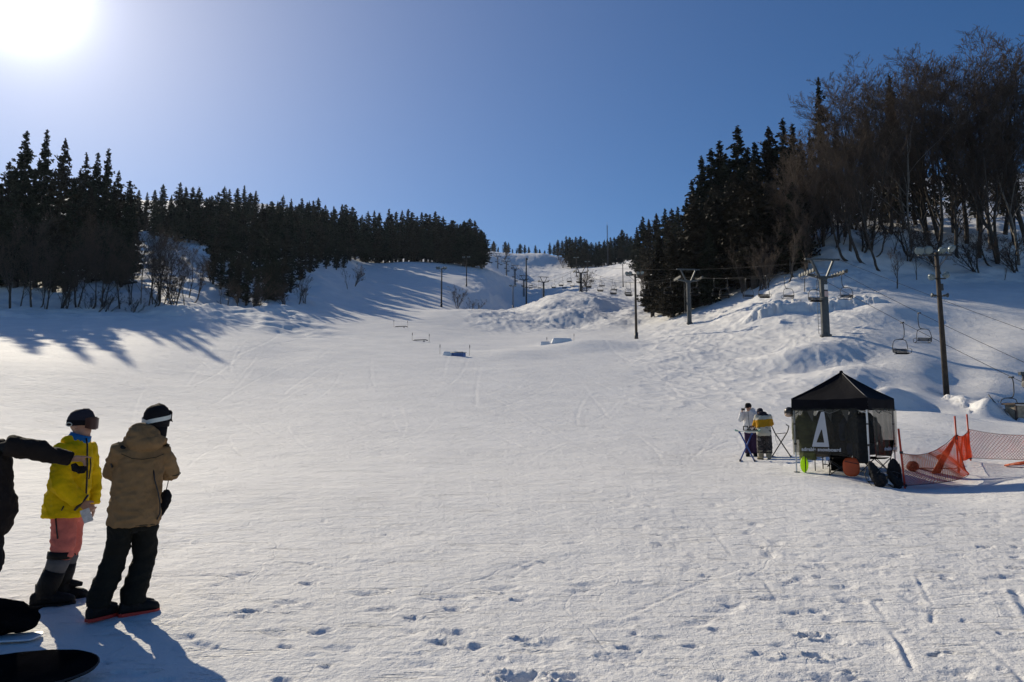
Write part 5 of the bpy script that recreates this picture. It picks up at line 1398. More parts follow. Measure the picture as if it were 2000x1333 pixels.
def net_panel(top, bot, lb, cell=0.042, r=0.0066):
    """top, bot: functions 0..1 -> Vector"""
    n = 24
    Lt = sum((Vector(top((k + 1) / n)) - Vector(top(k / n))).length for k in range(n)); Hh = (Vector(top(0.5)) - Vector(bot(0.5))).length
    nu = int(Lt / cell); nv = max(4, int(Hh / cell))
    A, B = [], []
    def P(i, j): 
        i = min(max(i / nu, 0), 1); j = min(max(j / nv, 0), 1)
        q = Vector(bot(i)).lerp(Vector(top(i)), j)
        return q + Vector((0.04 * mnoise.noise(q * 2.3), 0.10 * mnoise.noise(q * 1.7 + Vector((3, 1, 2))), 0))
    for i in range(nu):
        for j in range(nv):
            if (i + j) % 2 == 0: A.append(P(i, j)); B.append(P(i + 1, j + 1))
            else: A.append(P(i + 1, j)); B.append(P(i, j + 1))
    t = thing("safety_net", lb, "net", Vector(bot(0)), 0, "orange safety nets")
    me = seg_mesh("mesh", [tuple(a - t.location) for a in A], [tuple(b - t.location) for b in B], [r] * len(A), [r] * len(A), 3, M['net'])
    o = bpy.data.objects.new("mesh", me); COL.objects.link(o); o.parent = t
    for f, nm in ((top, "border_cord"), (bot, "border_cord")):
        MB().tube([Vector(f(k / n)) - t.location for k in range(n + 1)], 0.007, 5).build(nm, M['net_cord'], t)
def sag(a, b, s, out=Vector((0, 0, 0))):
    a, b = Vector(a), Vector(b)
    return lambda t: a.lerp(b, t) + Vector((0, 0, -s * 4 * t * (1 - t))) + out * (4 * t * (1 - t))
pA, pB, pC, pD = POSTS
def pp(P, z): return P[0] + Vector((P[2] * z / P[1], -0.03, z))
net_panel(sag(pp(pA, 0.80), pp(pB, 1.02), 0.22), lambda t: sag(pp(pA, 0.05), pp(pB, 0.12), 0.0, Vector((0.25, -0.75, 0.0)))(t) * 1.0 + Vector((0, 0, 0.02)), "sagging orange net between the tent side post and the bundle post")
net_panel(sag(pp(pB, 0.98), pp(pC, 0.92), 0.10), sag(pp(pB, 0.30), pp(pC, 0.10), 0.03), "short orange net panel between the two close posts")
net_panel(sag(pp(pC, 0.92), pp(pD, 0.95), 0.16), sag(pp(pC, 0.08), pp(pD, 0.15), 0.02), "orange net panel running off the right picture edge")
# gathered net hanging from the second post, and things behind the net
mb = MB(); a = pp(pB, 0.98); q = on(1836, 18.7)
for k in range(7):
    e = q + Vector((0.06 * k - 0.2, 0.05 * k, 0.03))
    mb.tube([a + Vector((0.01 * k - 0.03, 0, 0)), a.lerp(e, 0.5) + Vector((0.03 * math.sin(k * 2), 0.03 * math.cos(k), 0.02)), e], [0.014, 0.035, 0.03], 6)
tag(mb.build("net_bundle", M['orange']), "bunched orange net hanging down from the second post", "net")
mb = MB(); e0 = on(1962, 20.6); e1 = on(2030, 20.0)
for k in range(5): mb.tube([e0 + Vector((0.03 * k, 0.04 * k, 0.04)), e0.lerp(e1, 0.5) + Vector((0, 0.05 * k - 0.1, 0.10)), e1 + Vector((0, 0.04 * k, 0.16))], [0.02, 0.04, 0.04], 6)
tag(mb.build("net_bundle", M['orange']), "bunched orange net lying along the foot of the panel at the right edge", "net")
M['bag_red'] = mat("dark_red_bag", (0.14, 0.03, 0.02), 0.8, 0.3, 6)
def lump(name, u, d, s, m_, lb, cat):
    mb = MB(); mb.ball((0, 0, s[2] * 0.8), s, 14, 9).ball((s[0] * 0.5, 0.02, s[2] * 0.9), (s[0] * 0.6, s[1] * 0.8, s[2] * 0.6), 10, 8).tube([(-s[0] * 0.5, -s[1], s[2] * 0.6), (0, -s[1] * 1.2, s[2] * 1.2), (s[0] * 0.5, -s[1], s[2] * 0.6)], 0.02, 6)
    o = remeshed(name, mb, 0.02, m_, None, 3, 0.02, 0.08); o.location = on(u, d); return tag(o, lb, cat)
lump("bag", 1783, 18.6, (0.15, 0.13, 0.14), M['bag_red'], "dark red bag behind the net beside the tent side post", "bag")
lump("bag", 1838, 21.2, (0.13, 0.10, 0.10), M['orange'], "small orange bag behind the sagging net near the bundle", "bag")
b = on(1812, 19.0); o = MB().rings([[(-0.7 + 1.4 * i / 12, -0.14 * w_, 0.05 + 0.05 * abs(i - 6) / 6 * (i in (0, 12))), (-0.7 + 1.4 * i / 12, 0.14 * w_, 0.05), (-0.7 + 1.4 * i / 12, 0.14 * w_, 0.062), (-0.7 + 1.4 * i / 12, -0.14 * w_, 0.062)] for i, w_ in enumerate((0.3, 0.75, 1, 1, .95, .9, .88, .9, .95, 1, 1, .75, .3))]).build("snowboard", M['bag_red'], smooth=False)
o.location = b; o.rotation_euler = (0, 0, R(-12)); tag(o, "dark red snowboard lying on the snow behind the sagging net", "snowboard")

# ------------------------------------------------------------------ tuning stands left of the tent
M['stand_blue'] = mat("blue_stand_tube", (0.02, 0.07, 0.30), 0.45, 0.2, 6)
M['teal'] = mat("teal_board_base", (0.10, 0.28, 0.24), 0.4, 0.2, 4)
b = on(1459, 22.4)
t = thing("tuning_stand", "blue folding tuning stand carrying a teal snowboard", "stand", b, R(-18), "folding stands left of the tent")
for y in (-0.16, 0.16):
    MB().tube([(-0.18, y, 0.86), (0.22, y, 0.0)], 0.02, 8).build("leg", M['stand_blue'], t)
    MB().tube([(0.16, y * 0.8, 0.80), (-0.20, y * 0.8, 0.0)], 0.02, 8).build("leg", M['stand_blue'], t)
MB().bar((-0.20, -0.34, 0.02), (-0.20, 0.30, 0.02), 0.04).bar((0.22, -0.34, 0.02), (0.22, 0.30, 0.02), 0.04).build("foot_bar", M['black_tube'], t, smooth=False)
MB().bar((-0.19, -0.2, 0.86), (-0.19, 0.2, 0.86), 0.05).bar((0.17, -0.2, 0.82), (0.17, 0.2, 0.82), 0.05).bar((-0.02, -0.16, 0.45), (-0.02, 0.16, 0.45), 0.03).build("top_bar", M['stand_blue'], t, smooth=False)
def board_mesh(L, W, thick=0.012, rocker=0.06, n=24):
    rows = []
    for i in range(n + 1):
        s = -1 + 2 * i / n
        w = W * (1 - max(0, (abs(s) - 0.80) / 0.20) ** 2.4) ** 0.5 * (0.90 + 0.10 * s * s)
        w = max(w, 0.012); z = rocker * max(0, (abs(s) - 0.74) / 0.26) ** 2
        rows.append([(s * L, -w, z), (s * L, w, z), (s * L, w, z + thick), (s * L, -w, z + thick)])
    return MB().rings(rows)
t = thing("snowboard", "teal snowboard lying base up on the blue tuning stand", "snowboard", b + Vector((0.05, 0.0, 0.885)), R(8))
board_mesh(0.40, 0.14).build("deck", M['teal'], t, smooth=False)
for x in (0.0, 0.2):
    mb = MB().box((x, 0, 0.04), (0.16, 0.24, 0.03)).tube([(x - 0.08, 0.10, 0.05), (x - 0.06, 0.13, 0.16), (x + 0.06, 0.13, 0.16), (x + 0.08, 0.10, 0.05)], 0.02, 6).tube([(x - 0.06, -0.08, 0.05), (x, -0.1, 0.14), (x + 0.06, -0.08, 0.05)], 0.016, 6)
    mb.build("binding", M['black_tube'], t, smooth=False)
b = on(1527, 23.0)
t = thing("tuning_stand", "black folding stand with curled hook arms and nothing on it", "stand", b, R(-20), "folding stands left of the tent")
for y in (-0.18, 0.18):
    MB().tube([(0.25, y, 0.02), (-0.17, y, 0.72), (-0.22, y, 0.84), (-0.25, y, 0.92), (-0.33, y, 0.96)], 0.016, 7).build("arm", M['black_tube'], t)
    MB().tube([(-0.27, y * 0.8, 0.02), (0.18, y * 0.8, 0.74), (0.22, y * 0.8, 0.84), (0.24, y * 0.8, 0.94), (0.16, y * 0.8, 0.99)], 0.016, 7).build("arm", M['black_tube'], t)
MB().bar((-0.27, -0.36, 0.02), (-0.27, 0.3, 0.02), 0.035).bar((0.25, -0.36, 0.02), (0.25, 0.3, 0.02), 0.035).build("foot_bar", M['black_tube'], t, smooth=False)
MB().tube([(-0.15, -0.18, 0.70), (0.16, -0.17, 0.73)], 0.012, 6).build("stay", M['black_tube'], t)
MB().tube([(-0.16, -0.19, 0.68), (-0.15, -0.20, 0.5), (-0.11, -0.2, 0.36), (-0.09, -0.2, 0.5)], 0.006, 5).build("strap", M['black_tube'], t)
# ------------------------------------------------------------------ people
M['skin'] = mat("skin", (0.42, 0.24, 0.17), 0.55, 0.12, 12)
def cloth(name, col, var=0.18, bump=0.35, bscale=55, rough=0.85):
    M[name] = mat(name, col, rough, var, 7, bump, bscale, spec=0.12); return M[name]
cloth('khaki', (0.235, 0.142, 0.068)); cloth('khaki_dark', (0.05, 0.042, 0.028)); cloth('dark_pants', (0.013, 0.013, 0.011)); cloth('yellow', (0.74, 0.50, 0.006)); cloth('salmon', (0.68, 0.19, 0.15))
cloth('grey_gaiter', (0.12, 0.12, 0.13)); cloth('boot_black', (0.014, 0.014, 0.015), rough=0.6); cloth('beanie_black', (0.013, 0.012, 0.014)); cloth('beanie_grey', (0.035, 0.032, 0.042)); cloth('blue_gaiter', (0.02, 0.16, 0.42))
cloth('white_jacket', (0.72, 0.71, 0.70), 0.06); cloth('cream', (0.52, 0.49, 0.40), 0.08); cloth('mustard', (0.50, 0.25, 0.015), 0.1); cloth('purple', (0.045, 0.025, 0.06)); cloth('navy_cloth', (0.015, 0.016, 0.03)); cloth('boot_tan', (0.34, 0.29, 0.20), 0.25)
cloth('charcoal_brown', (0.018, 0.014, 0.013))
M['sole_red'] = mat("red_sole", (0.55, 0.03, 0.02), 0.5, 0.15, 6); M['lens_dark'] = mat("goggle_lens", (0.05, 0.014, 0.012), 0.3, 0.2, 4, spec=0.4); M['strap_white'] = mat("pale_goggle_strap", (0.62, 0.63, 0.58), 0.6, 0.08, 9)
M['zip'] = mat("black_zip", (0.012, 0.012, 0.013), 0.5, 0.2, 9); M['card'] = mat("printed_card", (0.55, 0.58, 0.62), 0.4, 0.25, 30)
def camo():
    m = bpy.data.materials.new("camouflage_cloth"); m.use_nodes = True
    nt = m.node_tree; nd, lk = nt.nodes, nt.links; b = nd["Principled BSDF"]; b.inputs["Roughness"].default_value = 0.85
    t = nd.new("ShaderNodeTexCoord"); n = nd.new("ShaderNodeTexNoise"); n.inputs["Scale"].default_value = 7; n.inputs["Detail"].default_value = 2; n.inputs["Distortion"].default_value = 1.2
    lk.new(t.outputs["Object"], n.inputs["Vector"]); r = nd.new("ShaderNodeValToRGB"); r.color_ramp.interpolation = 'CONSTANT'
    e = r.color_ramp.elements; e[0].position = 0; e[0].color = (0.02, 0.018, 0.018, 1); e[1].position = 0.44; e[1].color = (0.07, 0.055, 0.05, 1)
    x = e.new(0.52); x.color = (0.015, 0.014, 0.014, 1); x = e.new(0.60); x.color = (0.16, 0.14, 0.135, 1)
    lk.new(n.outputs["Fac"], r.inputs["Fac"]); lk.new(r.outputs[0], b.inputs["Base Color"]); return m
M['camo'] = camo()
cloth('base_layer', (0.02, 0.02, 0.022))

def unit(v): return Vector(v).normalized()
def frame_of(fwd, up=(0, 0, 1)):
    f = unit(fwd); s = f.cross(Vector(up))
    if s.length < 0.05: s = f.cross(Vector((0, 1, 0)))
    s.normalize(); return s, f, s.cross(f)      # right, forward, up
def hand(mb, wrist, fdir, palm, curl=0.5, size=1.0, side=1, point=False):
    """palm and five fingers added to a body; fdir: finger direction, palm: palm normal, side: which way the thumb leaves"""
    f = unit(fdir); n = unit(palm); n = (n - f * n.dot(f)).normalized(); s = f.cross(n) * side
    w = Vector(wrist); z = size
    mb.tube([w - f * 0.03 * z, w, w + f * 0.045 * z, w + f * 0.085 * z], 0, 10, ell=[(0.026 * z, 0.020 * z), (0.030 * z, 0.019 * z), (0.040 * z, 0.017 * z), (0.041 * z, 0.014 * z)], up=tuple(n))
    for k, (o, L) in enumerate(((0.030, 0.076), (0.010, 0.086), (-0.011, 0.080), (-0.030, 0.062))):
        c = curl * (0.12 if point and k == 0 else 1.0)
        p = w + f * 0.082 * z + s * o * z; d = f.copy(); pts = [p - f * 0.02 * z, p]
        for j, fr in enumerate((0.45, 0.32, 0.23)):
            a = c * (0.75 + 0.5 * j)
            d = (d * math.cos(a) + n * math.sin(a)).normalized(); nn = (n - d * n.dot(d))
            n2 = n
            p = p + d * L * fr * z; pts.append(p)
            n = (n * 1.0).normalized()
        mb.tube(pts, [0.0095 * z, 0.0095 * z, 0.0088 * z, 0.0080 * z, 0.0066 * z], 8)
    tp = w + f * 0.025 * z + s * 0.030 * z
    td = unit(f * 0.75 + s * 0.65 + n * 0.25 * curl); q = tp + td * 0.038 * z; q2 = q + unit(td * 0.7 + f * 0.5 + n * curl * 0.6) * 0.030 * z
    mb.tube([tp - td * 0.015 * z, tp, q, q2], [0.013 * z, 0.0125 * z, 0.0108 * z, 0.0085 * z], 8)
def head(mb, c, face, up=(0, 0, 1), s=1.0):
    r, f, u = frame_of(face, up); c = Vector(c)
    rot = Matrix((r, f, u)).transposed()
    mb.ball(c + u * 0.02 * s, (0.076 * s, 0.094 * s, 0.105 * s), 16, 12, rot)
    mb.ball(c + f * 0.030 * s - u * 0.055 * s, (0.056 * s, 0.062 * s, 0.066 * s), 14, 10, rot)        # jaw
    mb.ball(c + f * 0.076 * s - u * 0.105 * s + u * 0.012, (0.022 * s, 0.018 * s, 0.018 * s), 10, 8, rot)   # chin
    mb.tube([c + f * 0.082 * s + u * 0.022 * s, c + f * 0.101 * s - u * 0.012 * s, c + f * 0.110 * s - u * 0.022 * s, c + f * 0.088 * s - u * 0.030 * s], [0.008 * s, 0.011 * s, 0.014 * s, 0.010 * s], 8)   # nose
    for q in (0.011, -0.006): mb.tube([c + f * 0.084 * s - u * (0.052 + q) * s - r * 0.024 * s, c + f * 0.093 * s - u * (0.050 + q) * s, c + f * 0.084 * s - u * (0.052 + q) * s + r * 0.024 * s], [0.005, 0.0075 * s, 0.005], 6)   # lips
    for k in (-1, 1):
        mb.ball(c + r * k * 0.078 * s - f * 0.004 - u * 0.012 * s, (0.011 * s, 0.020 * s, 0.031 * s), 10, 8, rot)      # ears
        mb.ball(c + r * k * 0.031 * s + f * 0.074 * s + u * 0.016 * s, (0.015 * s, 0.012 * s, 0.011 * s), 8, 6, rot)   # eyes
    return r, f, u
class Figure:
    """joints in metres in the figure's own frame: x to the picture's right, y away from the camera, z up"""
    def __init__(self, u, d, label, cat="person", group=None, sx=1.0):
        b = on(u, d); az = math.atan2(b.x, b.y)
        self.root = thing("person", label, cat, b, -az, group)
        fw = b.y * CP + (b.z - CAM_H) * SP
        self.pv = F / fw; self.ph = self.pv / math.cos(az)       # photo pixels per metre
        self.u0 = u; self.v0 = 666.5 - F * (((b.z - CAM_H) * CP - b.y * SP) / fw)
    def P(self, u, v, y=0.0):
        return Vector(((u - self.u0) / self.ph, y, (self.v0 - v) / self.pv))
def body(fig, J, face, skinmat='skin', hs=1.0, voxel=0.0075, gl=None):
    mb = MB()
    pel, ch, nk, hd = J['pelvis'], J['chest'], J['neck'], J['head']
    sh = (J['shR'] - J['shL']).normalized(); up = tuple(sh)
    mb.tube([pel - Vector((0, 0, 0.10)), pel, pel.lerp(ch, 0.45), ch, ch.lerp(nk, 0.7), nk], 0, 14, ell=[(0.07, 0.09), (0.085, 0.115), (0.08, 0.105), (0.085, 0.125), (0.06, 0.09), (0.05, 0.055)], up=up)
    mb.tube([ch.lerp(nk, 0.6), nk, hd - Vector((0, 0, 0.04))], [0.075, 0.055, 0.055], 12)
    head(mb, hd, face, J.get('headup', (0, 0, 1)), hs)
    for s in 'LR':
        a, e, w = J['sh' + s], J['el' + s], J['wr' + s]
        mb.tube([ch.lerp(nk, 0.55), a, a.lerp(e, 0.5), e, e.lerp(w, 0.4), w], [0.05, 0.052, 0.046, 0.040, 0.040, 0.028], 10)
        fd, pn, cu, sd, pt = J['hand' + s]
        hand(mb, w, fd, pn, cu, 1.0, sd, pt)
        h, k, an = J['hip' + s], J['kn' + s], J['an' + s]
        mb.tube([pel, h, h.lerp(k, 0.5), k, k.lerp(an, 0.35), an, an - Vector((0, 0, 0.05))], [0.07, 0.075, 0.068, 0.052, 0.052, 0.038, 0.038], 12)
        td = J['toe' + s]; mb.tube([an - Vector((0, 0, 0.03)), an + Vector(td) * 0.10 - Vector((0, 0, 0.05)), an + Vector(td) * 0.17 - Vector((0, 0, 0.06))], [0.04, 0.035, 0.02], 8)
    o = remeshed("body", mb, voxel, M[skinmat], fig.root, 2)
    o.data.materials.append(M['base_layer'])
    spots = [(hd, 0.17), (J['wrL'] + unit(J['handL'][0]) * 0.09, 0.13), (J['wrR'] + unit(J['handR'][0]) * 0.09, 0.13)]
    for p in o.data.polygons:
        c = p.center
        if all((c - a).length > r for a, r in spots): p.material_index = 1
    return o
def wrinkle(amp, sx=9.0, sz=16.0, seed=0.0):
    def f(p):
        a = mnoise.noise(Vector((p[0] * sx + seed, p[1] * sx, p[2] * sz)))
        b = mnoise.noise(Vector((p[0] * 24 + seed, p[1] * 24, p[2] * 30)))
        c = mnoise.noise(Vector((p[0] * sx * 0.6 + 9 + seed, p[1] * sx * 0.6, p[2] * sz * 0.5 + p[0] * 9)))
        return amp * ((1 - abs(a) * 2.4) * 0.75 + max(0, 1 - abs(c) * 5) * 0.55 + b * 0.35)
    return f
def boot(fig, an, toe, m_, sole, L=0.27, h=0.20, name="boot", shaft=0.062):
    t = unit((toe[0], toe[1], 0)); a = Vector((an[0], an[1], 0.0)); s = Vector((t.y, -t.x, 0))
    mb = MB()
    rows = []
    for q, w, hh in ((-0.36, 0.030, 0.075), (-0.33, 0.042, 0.11), (-0.15, 0.048, 0.12), (0.1, 0.050, 0.115), (0.35, 0.054, 0.10), (0.55, 0.050, 0.085), (0.66, 0.035, 0.065), (0.70, 0.016, 0.045)):
        c = a + t * L * q
        rows.append([c + s * (w * math.cos(x)) + Vector((0, 0, 0.012 + hh * 0.5 + (hh * 0.5) * math.sin(x))) for x in [2 * math.pi * i / 12 for i in range(12)]])
    mb.rings(rows)
    mb.tube([a + Vector((0, 0, 0.07)), Vector((a.x, a.y, 0.13)), Vector((an[0], an[1], h))], [shaft, shaft, shaft * 1.1], 12)
    b = remeshed(name, mb, 0.010, M[m_], fig.root, 2, 0.004, 0.03)
    mb = MB(); pl = []
    for q, w in ((-0.37, 0.026), (-0.30, 0.042), (0.0, 0.046), (0.35, 0.051), (0.56, 0.046), (0.69, 0.022), (0.71, 0.008)): pl.append((q, w))
    A = [a + t * L * q + s * w for q, w in pl] + [a + t * L * q - s * w for q, w in reversed(pl)]
    n = len(A); V = [p + Vector((0, 0, 0.0)) for p in A] + [p + Vector((0, 0, 0.026)) for p in A]
    mb.add(V, [tuple(range(n - 1, -1, -1)), tuple(range(n, 2 * n))] + [(i, (i + 1) % n, (i + 1) % n + n, i + n) for i in range(n)])
    mb.build("sole", M[sole], b, smooth=False)
    return b
def goggle_lens(parent, hd, face, m_, s=1.0, up=(0, 0, 1)):
    r, f, u = frame_of(face, up); mb = MB()
    mb.grid(lambda i, j: hd + r * (0.092 * s * math.sin((i - .5) * 2.1)) + f * ((0.045 + 0.075 * math.cos((i - .5) * 2.1)) * s) + u * (0.018 + (j - .5) * 0.085 * (1 - 0.35 * abs(i - .5) ** 2 * 4)) * s, 14, 6)
    mb.grid(lambda i, j: hd + r * (0.095 * s * math.sin((i - .5) * 2.2)) + f * ((0.035 + 0.072 * math.cos((i - .5) * 2.2)) * s) + u * (0.018 + (j - .5) * 0.10 * (1 - 0.3 * abs(i - .5) ** 2 * 4)) * s, 14, 6)
    return mb.build("goggles", m_, parent)
def strap(parent, hd, face, m_, z0, z1, w, s=1.0, a0=0.6, a1=2 * math.pi - 0.6, up=(0, 0, 1), rad=(0.100, 0.112)):
    r, f, u = frame_of(face, up); mb = MB()
    def pt(i, j, o=0):
        a = a0 + (a1 - a0) * i
        zz = z0 + (z1 - z0) * abs(i - 0.5) * 2 + (j - .5) * w
        return hd + f * (math.cos(a) * (rad[1] + o)) + r * (math.sin(a) * (rad[0] + o)) + u * zz
    mb.grid(lambda i, j: pt(i, j), 26, 2); mb.grid(lambda i, j: pt(1 - i, j, 0.004), 26, 2)
    return mb.build("goggle_strap", m_, parent)
def beanie(fig, hd, face, m_, up=(0, 0, 1), peak=None, s=1.0, low=-0.03, tall=0.135):
    r, f, u = frame_of(face, up); mb = MB(); rows = []
    for z, k in ((low, 0.97), (low + 0.005, 1.03), (low + 0.05, 1.05), (0.06, 1.0), (0.10, 0.82), (0.125, 0.52), (tall, 0.12)):
        rows.append([hd + u * (z * s + 0.010 * math.cos(a)) + (f * math.cos(a) * 0.108 + r * math.sin(a) * 0.092) * k * s for a in [2 * math.pi * i / 20 for i in range(20)]])
    mb.rings(rows)
    o = mb.build("hat", m_, fig.root)
    if peak:
        MB().grid(lambda i, j: hd + u * (0.035 - 0.03 * j ** 2 - 0.02 * abs(2 * i - 1) ** 2 * 0.8) * s + f * (0.085 + peak * j * (1 - 0.5 * abs(2 * i - 1) ** 2)) * s + r * (i - .5) * 0.15 * s, 10, 5).build("peak", m_, o)
    return o

# -- man in the brown jacket, seen from behind
fg = Figure(240, 6.28, "person in a brown hooded jacket and dark trousers standing with back turned")
q = lambda cx, cy, y=0.0: fg.P(cx / 2.326, 760 + cy / 2.326, y)
fc = unit((0.62, 0.78, -0.05))
J = dict(pelvis=q(578, 610, 0.03), chest=q(597, 350, 0.04), neck=q(620, 235, 0.05), head=q(664, 150, 0.10), shL=q(505, 285, -0.03), elL=q(482, 385, 0.12), wrL=q(560, 420, 0.33),
         shR=q(690, 292, 0.08), elR=q(742, 395, 0.15), wrR=q(720, 365, 0.40), hipL=q(530, 630, 0.0), knL=q(508, 775, 0.05), anL=q(448, 955, -0.02), hipR=q(632, 630, 0.06), knR=q(640, 780, 0.10), anR=q(602, 955, 0.02),
         handL=(Vector((0.6, 0.7, 0.2)), Vector((0, 0, 1)), 0.5, 1, False), handR=(Vector((-0.35, 0.85, 0.2)), Vector((-0.3, 0, 1)), 0.5, -1, False), toeL=(0.75, 0.6, 0), toeR=(0.93, 0.35, 0))
body(fg, J, fc)
mb = MB()
sh = tuple((J['shR'] - J['shL']).normalized())
rows = [(q(585, 628, 0.03), 0.195, 0.165), (q(586, 600, 0.03), 0.200, 0.17), (q(585, 520, 0.03), 0.195, 0.17), (q(588, 430, 0.03), 0.185, 0.165), (q(594, 350, 0.03), 0.185, 0.16), (q(600, 290, 0.03), 0.170, 0.14), (q(606, 262, 0.035), 0.125, 0.11), (q(620, 235, 0.05), 0.075, 0.085)]
def oval(c, a, b, ax):
    s = Vector(ax); s.z = 0; s.normalize(); t = Vector((-s.y, s.x, 0))
    return [c + s * (a * math.copysign(abs(math.cos(x)) ** 0.85, math.cos(x))) + t * (b * math.copysign(abs(math.sin(x)) ** 0.85, math.sin(x))) for x in [2 * math.pi * i / 24 for i in range(24)]]
mb.rings([oval(c, a, b, sh) for c, a, b in rows])
def sleeve(mb, a, e, w, r=(0.085, 0.082, 0.078, 0.070, 0.062)):
    mb.tube([a + (a - e) * 0.15, a, a.lerp(e, 0.55), e, e.lerp(w, 0.5), w], [r[0] * 0.9, r[0], r[1], r[2] * 1.05, r[3], r[4]], 14)
sleeve(mb, J['shL'], J['elL'], J['wrL'], (0.085, 0.085, 0.085, 0.075, 0.065)); sleeve(mb, J['shR'], J['elR'], J['wrR'], (0.082, 0.084, 0.084, 0.074, 0.062))
# the hood lying on the shoulders
def ring_hood(mb, c, ax, a, b, r, tilt, n=14, z=0.0):
    s = Vector(ax); s.z = 0; s.normalize(); t = Vector((-s.y, s.x, 0))
    pts = [c + s * (a * math.cos(x)) + t * (b * math.sin(x)) + Vector((0, 0, tilt * math.sin(x) + z)) for x in [2 * math.pi * i / n for i in range(n + 1)]]
    mb.tube(pts, [r * (1.0 + 0.25 * max(0, -math.sin(2 * math.pi * i / n))) for i in range(n + 1)], 10, cap=False)
mb.tube([q(590, 270, -0.06), q(600, 238, -0.05), q(620, 205, -0.02), q(630, 190, 0.0)], 0, 16, ell=[(0.10, 0.06), (0.135, 0.095), (0.125, 0.085), (0.09, 0.06)], up=(0, 1, 0))
mb.tube([q(535, 235, 0.02), q(560, 250, -0.09), q(610, 258, -0.12), q(665, 250, -0.07), q(700, 238, 0.03)], [0.045, 0.055, 0.06, 0.055, 0.04], 12)
jk = remeshed("jacket", mb, 0.010, M['khaki'], fg.root, 3, 0.010, 0.10, fold=wrinkle(0.011, 7, 15, 1.0))
MB().tube([q(660, 375, -0.10), q(668, 420, -0.115), q(688, 480, -0.11), q(700, 530, -0.10), q(702, 575, -0.09), q(690, 605, -0.09)], 0.006, 6).build("zip", M['zip'], jk)
MB().tube([q(585 + 117 * math.cos(x), 628 + 4 * math.sin(x), 0.03 + 0.165 * math.sin(x)) for x in [2 * math.pi * i / 24 for i in range(25)]], 0.006, 6, cap=False).build("hem", M['khaki_dark'], jk)
MB().grid(lambda i, j: q(470 + 14 * i, 335 + 28 * j, -0.02 + 0.02 * i), 2, 2).tube([q(468, 337, -0.02), q(464, 350, -0.02), q(470, 364, -0.02)], 0.008, 6).build("arm_band", M['black_tube'], jk)
MB().plate([(-0.02, -0.02), (0.02, -0.02), (0.02, 0.02), (-0.02, 0.02)], 0.01).tube([q(716, 262, 0.02), q(730, 268, 0.03)], 0.014, 6).build("hood_toggle", M['khaki_dark'], jk)
mb = MB()
for s, hp, kn, an in (('L', q(530, 600, 0.0), J['knL'], J['anL']), ('R', q(634, 600, 0.05), J['knR'], J['anR'])):
    mb.tube([hp + Vector((0, 0, 0.06)), hp, hp.lerp(kn, 0.5), kn, kn.lerp(an, 0.45), an + Vector((0, 0, 0.03)), an - Vector((0, 0, 0.035))], [0.095, 0.100, 0.094, 0.088, 0.090, 0.094, 0.092], 16)
mb.tube([q(585, 560, 0.03), q(582, 650, 0.03)], 0, 16, ell=[(0.155, 0.13), (0.15, 0.12)], up=(0, 1, 0))
remeshed("trousers", mb, 0.010, M['dark_pants'], fg.root, 3, 0.010, 0.11, fold=wrinkle(0.013, 5, 10, 3.0))
boot(fg, J['anL'], (0.75, 0.6), 'boot_black', 'sole_red'); boot(fg, J['anR'], (0.95, 0.25), 'boot_black', 'sole_red', L=0.30)
hd = J['head']
hat = beanie(fg, hd + Vector((0, 0, 0.005)), fc, M['beanie_black'], peak=0.05, s=1.06, low=-0.055)
MB().tube([hd + Vector((0, 0, -0.03)), hd + Vector((0.01, 0.0, -0.10)), J['neck'] + Vector((0, 0, -0.01))], 0, 14, ell=[(0.096, 0.102), (0.085, 0.09), (0.085, 0.09)]).build("balaclava", M['beanie_black'], fg.root)
strap(fg.root, hd, fc, M['strap_white'], -0.020, 0.055, 0.036, up=(0, 0, 1), rad=(0.106, 0.122))
goggle_lens(fg.root, hd + Vector((0, 0, 0.03)), fc, M['lens_dark'], 1.1)
MB().tube([q(508, 300, -0.135), q(560, 322, -0.150), q(610, 326, -0.150), q(670, 318, -0.125), q(705, 305, -0.07)], 0.0035, 5).build("yoke_seam", M['khaki_dark'], jk)
MB().tube([q(752, 402, 0.14) + Vector((0.075 * math.cos(x), 0.05 * math.sin(x), 0.02 * math.sin(x))) for x in [2 * math.pi * i / 14 for i in range(15)]], 0.004, 5, cap=False).build("elbow_seam", M['khaki_dark'], jk)
# gloves he carries hang on a cord: a thing of its own
t = thing("glove", "pair of black gloves dangling on a cord from the brown jacket's sleeve", "glove", fg.root.location, fg.root.rotation_euler.z)
mb = MB(); a = q(731, 478, 0.12)
mb.tube([a, a + Vector((0.008, 0, -0.05)), a + Vector((-0.012, 0.0, -0.13)), a + Vector((-0.035, 0, -0.20))], 0, 12, ell=[(0.022, 0.02), (0.045, 0.03), (0.045, 0.03), (0.030, 0.02)], up=(0, 1, 0))
for k in range(3): mb.tube([a + Vector((-0.02 + 0.012 * k, 0, -0.15)), a + Vector((-0.05 + 0.012 * k, -0.01, -0.245 + 0.012 * k))], [0.016, 0.012], 8)
mb.tube([a + Vector((0.02, 0, -0.08)), a + Vector((0.035, 0, -0.10)), a + Vector((0.02, 0, -0.14))], [0.016, 0.015, 0.01], 8)
mb.tube([a + Vector((-0.03, 0.03, -0.02)), a + Vector((-0.05, 0.03, -0.16)), a + Vector((-0.055, 0.03, -0.25))], [0.02, 0.032, 0.02], 8)
remeshed("glove_body", mb, 0.009, M['beanie_black'], t, 2, 0.004, 0.03)
MB().tube([q(742, 420, 0.17), q(738, 450, 0.14), q(731, 480, 0.12)], 0.004, 5).build("cord", M['black_tube'], t)

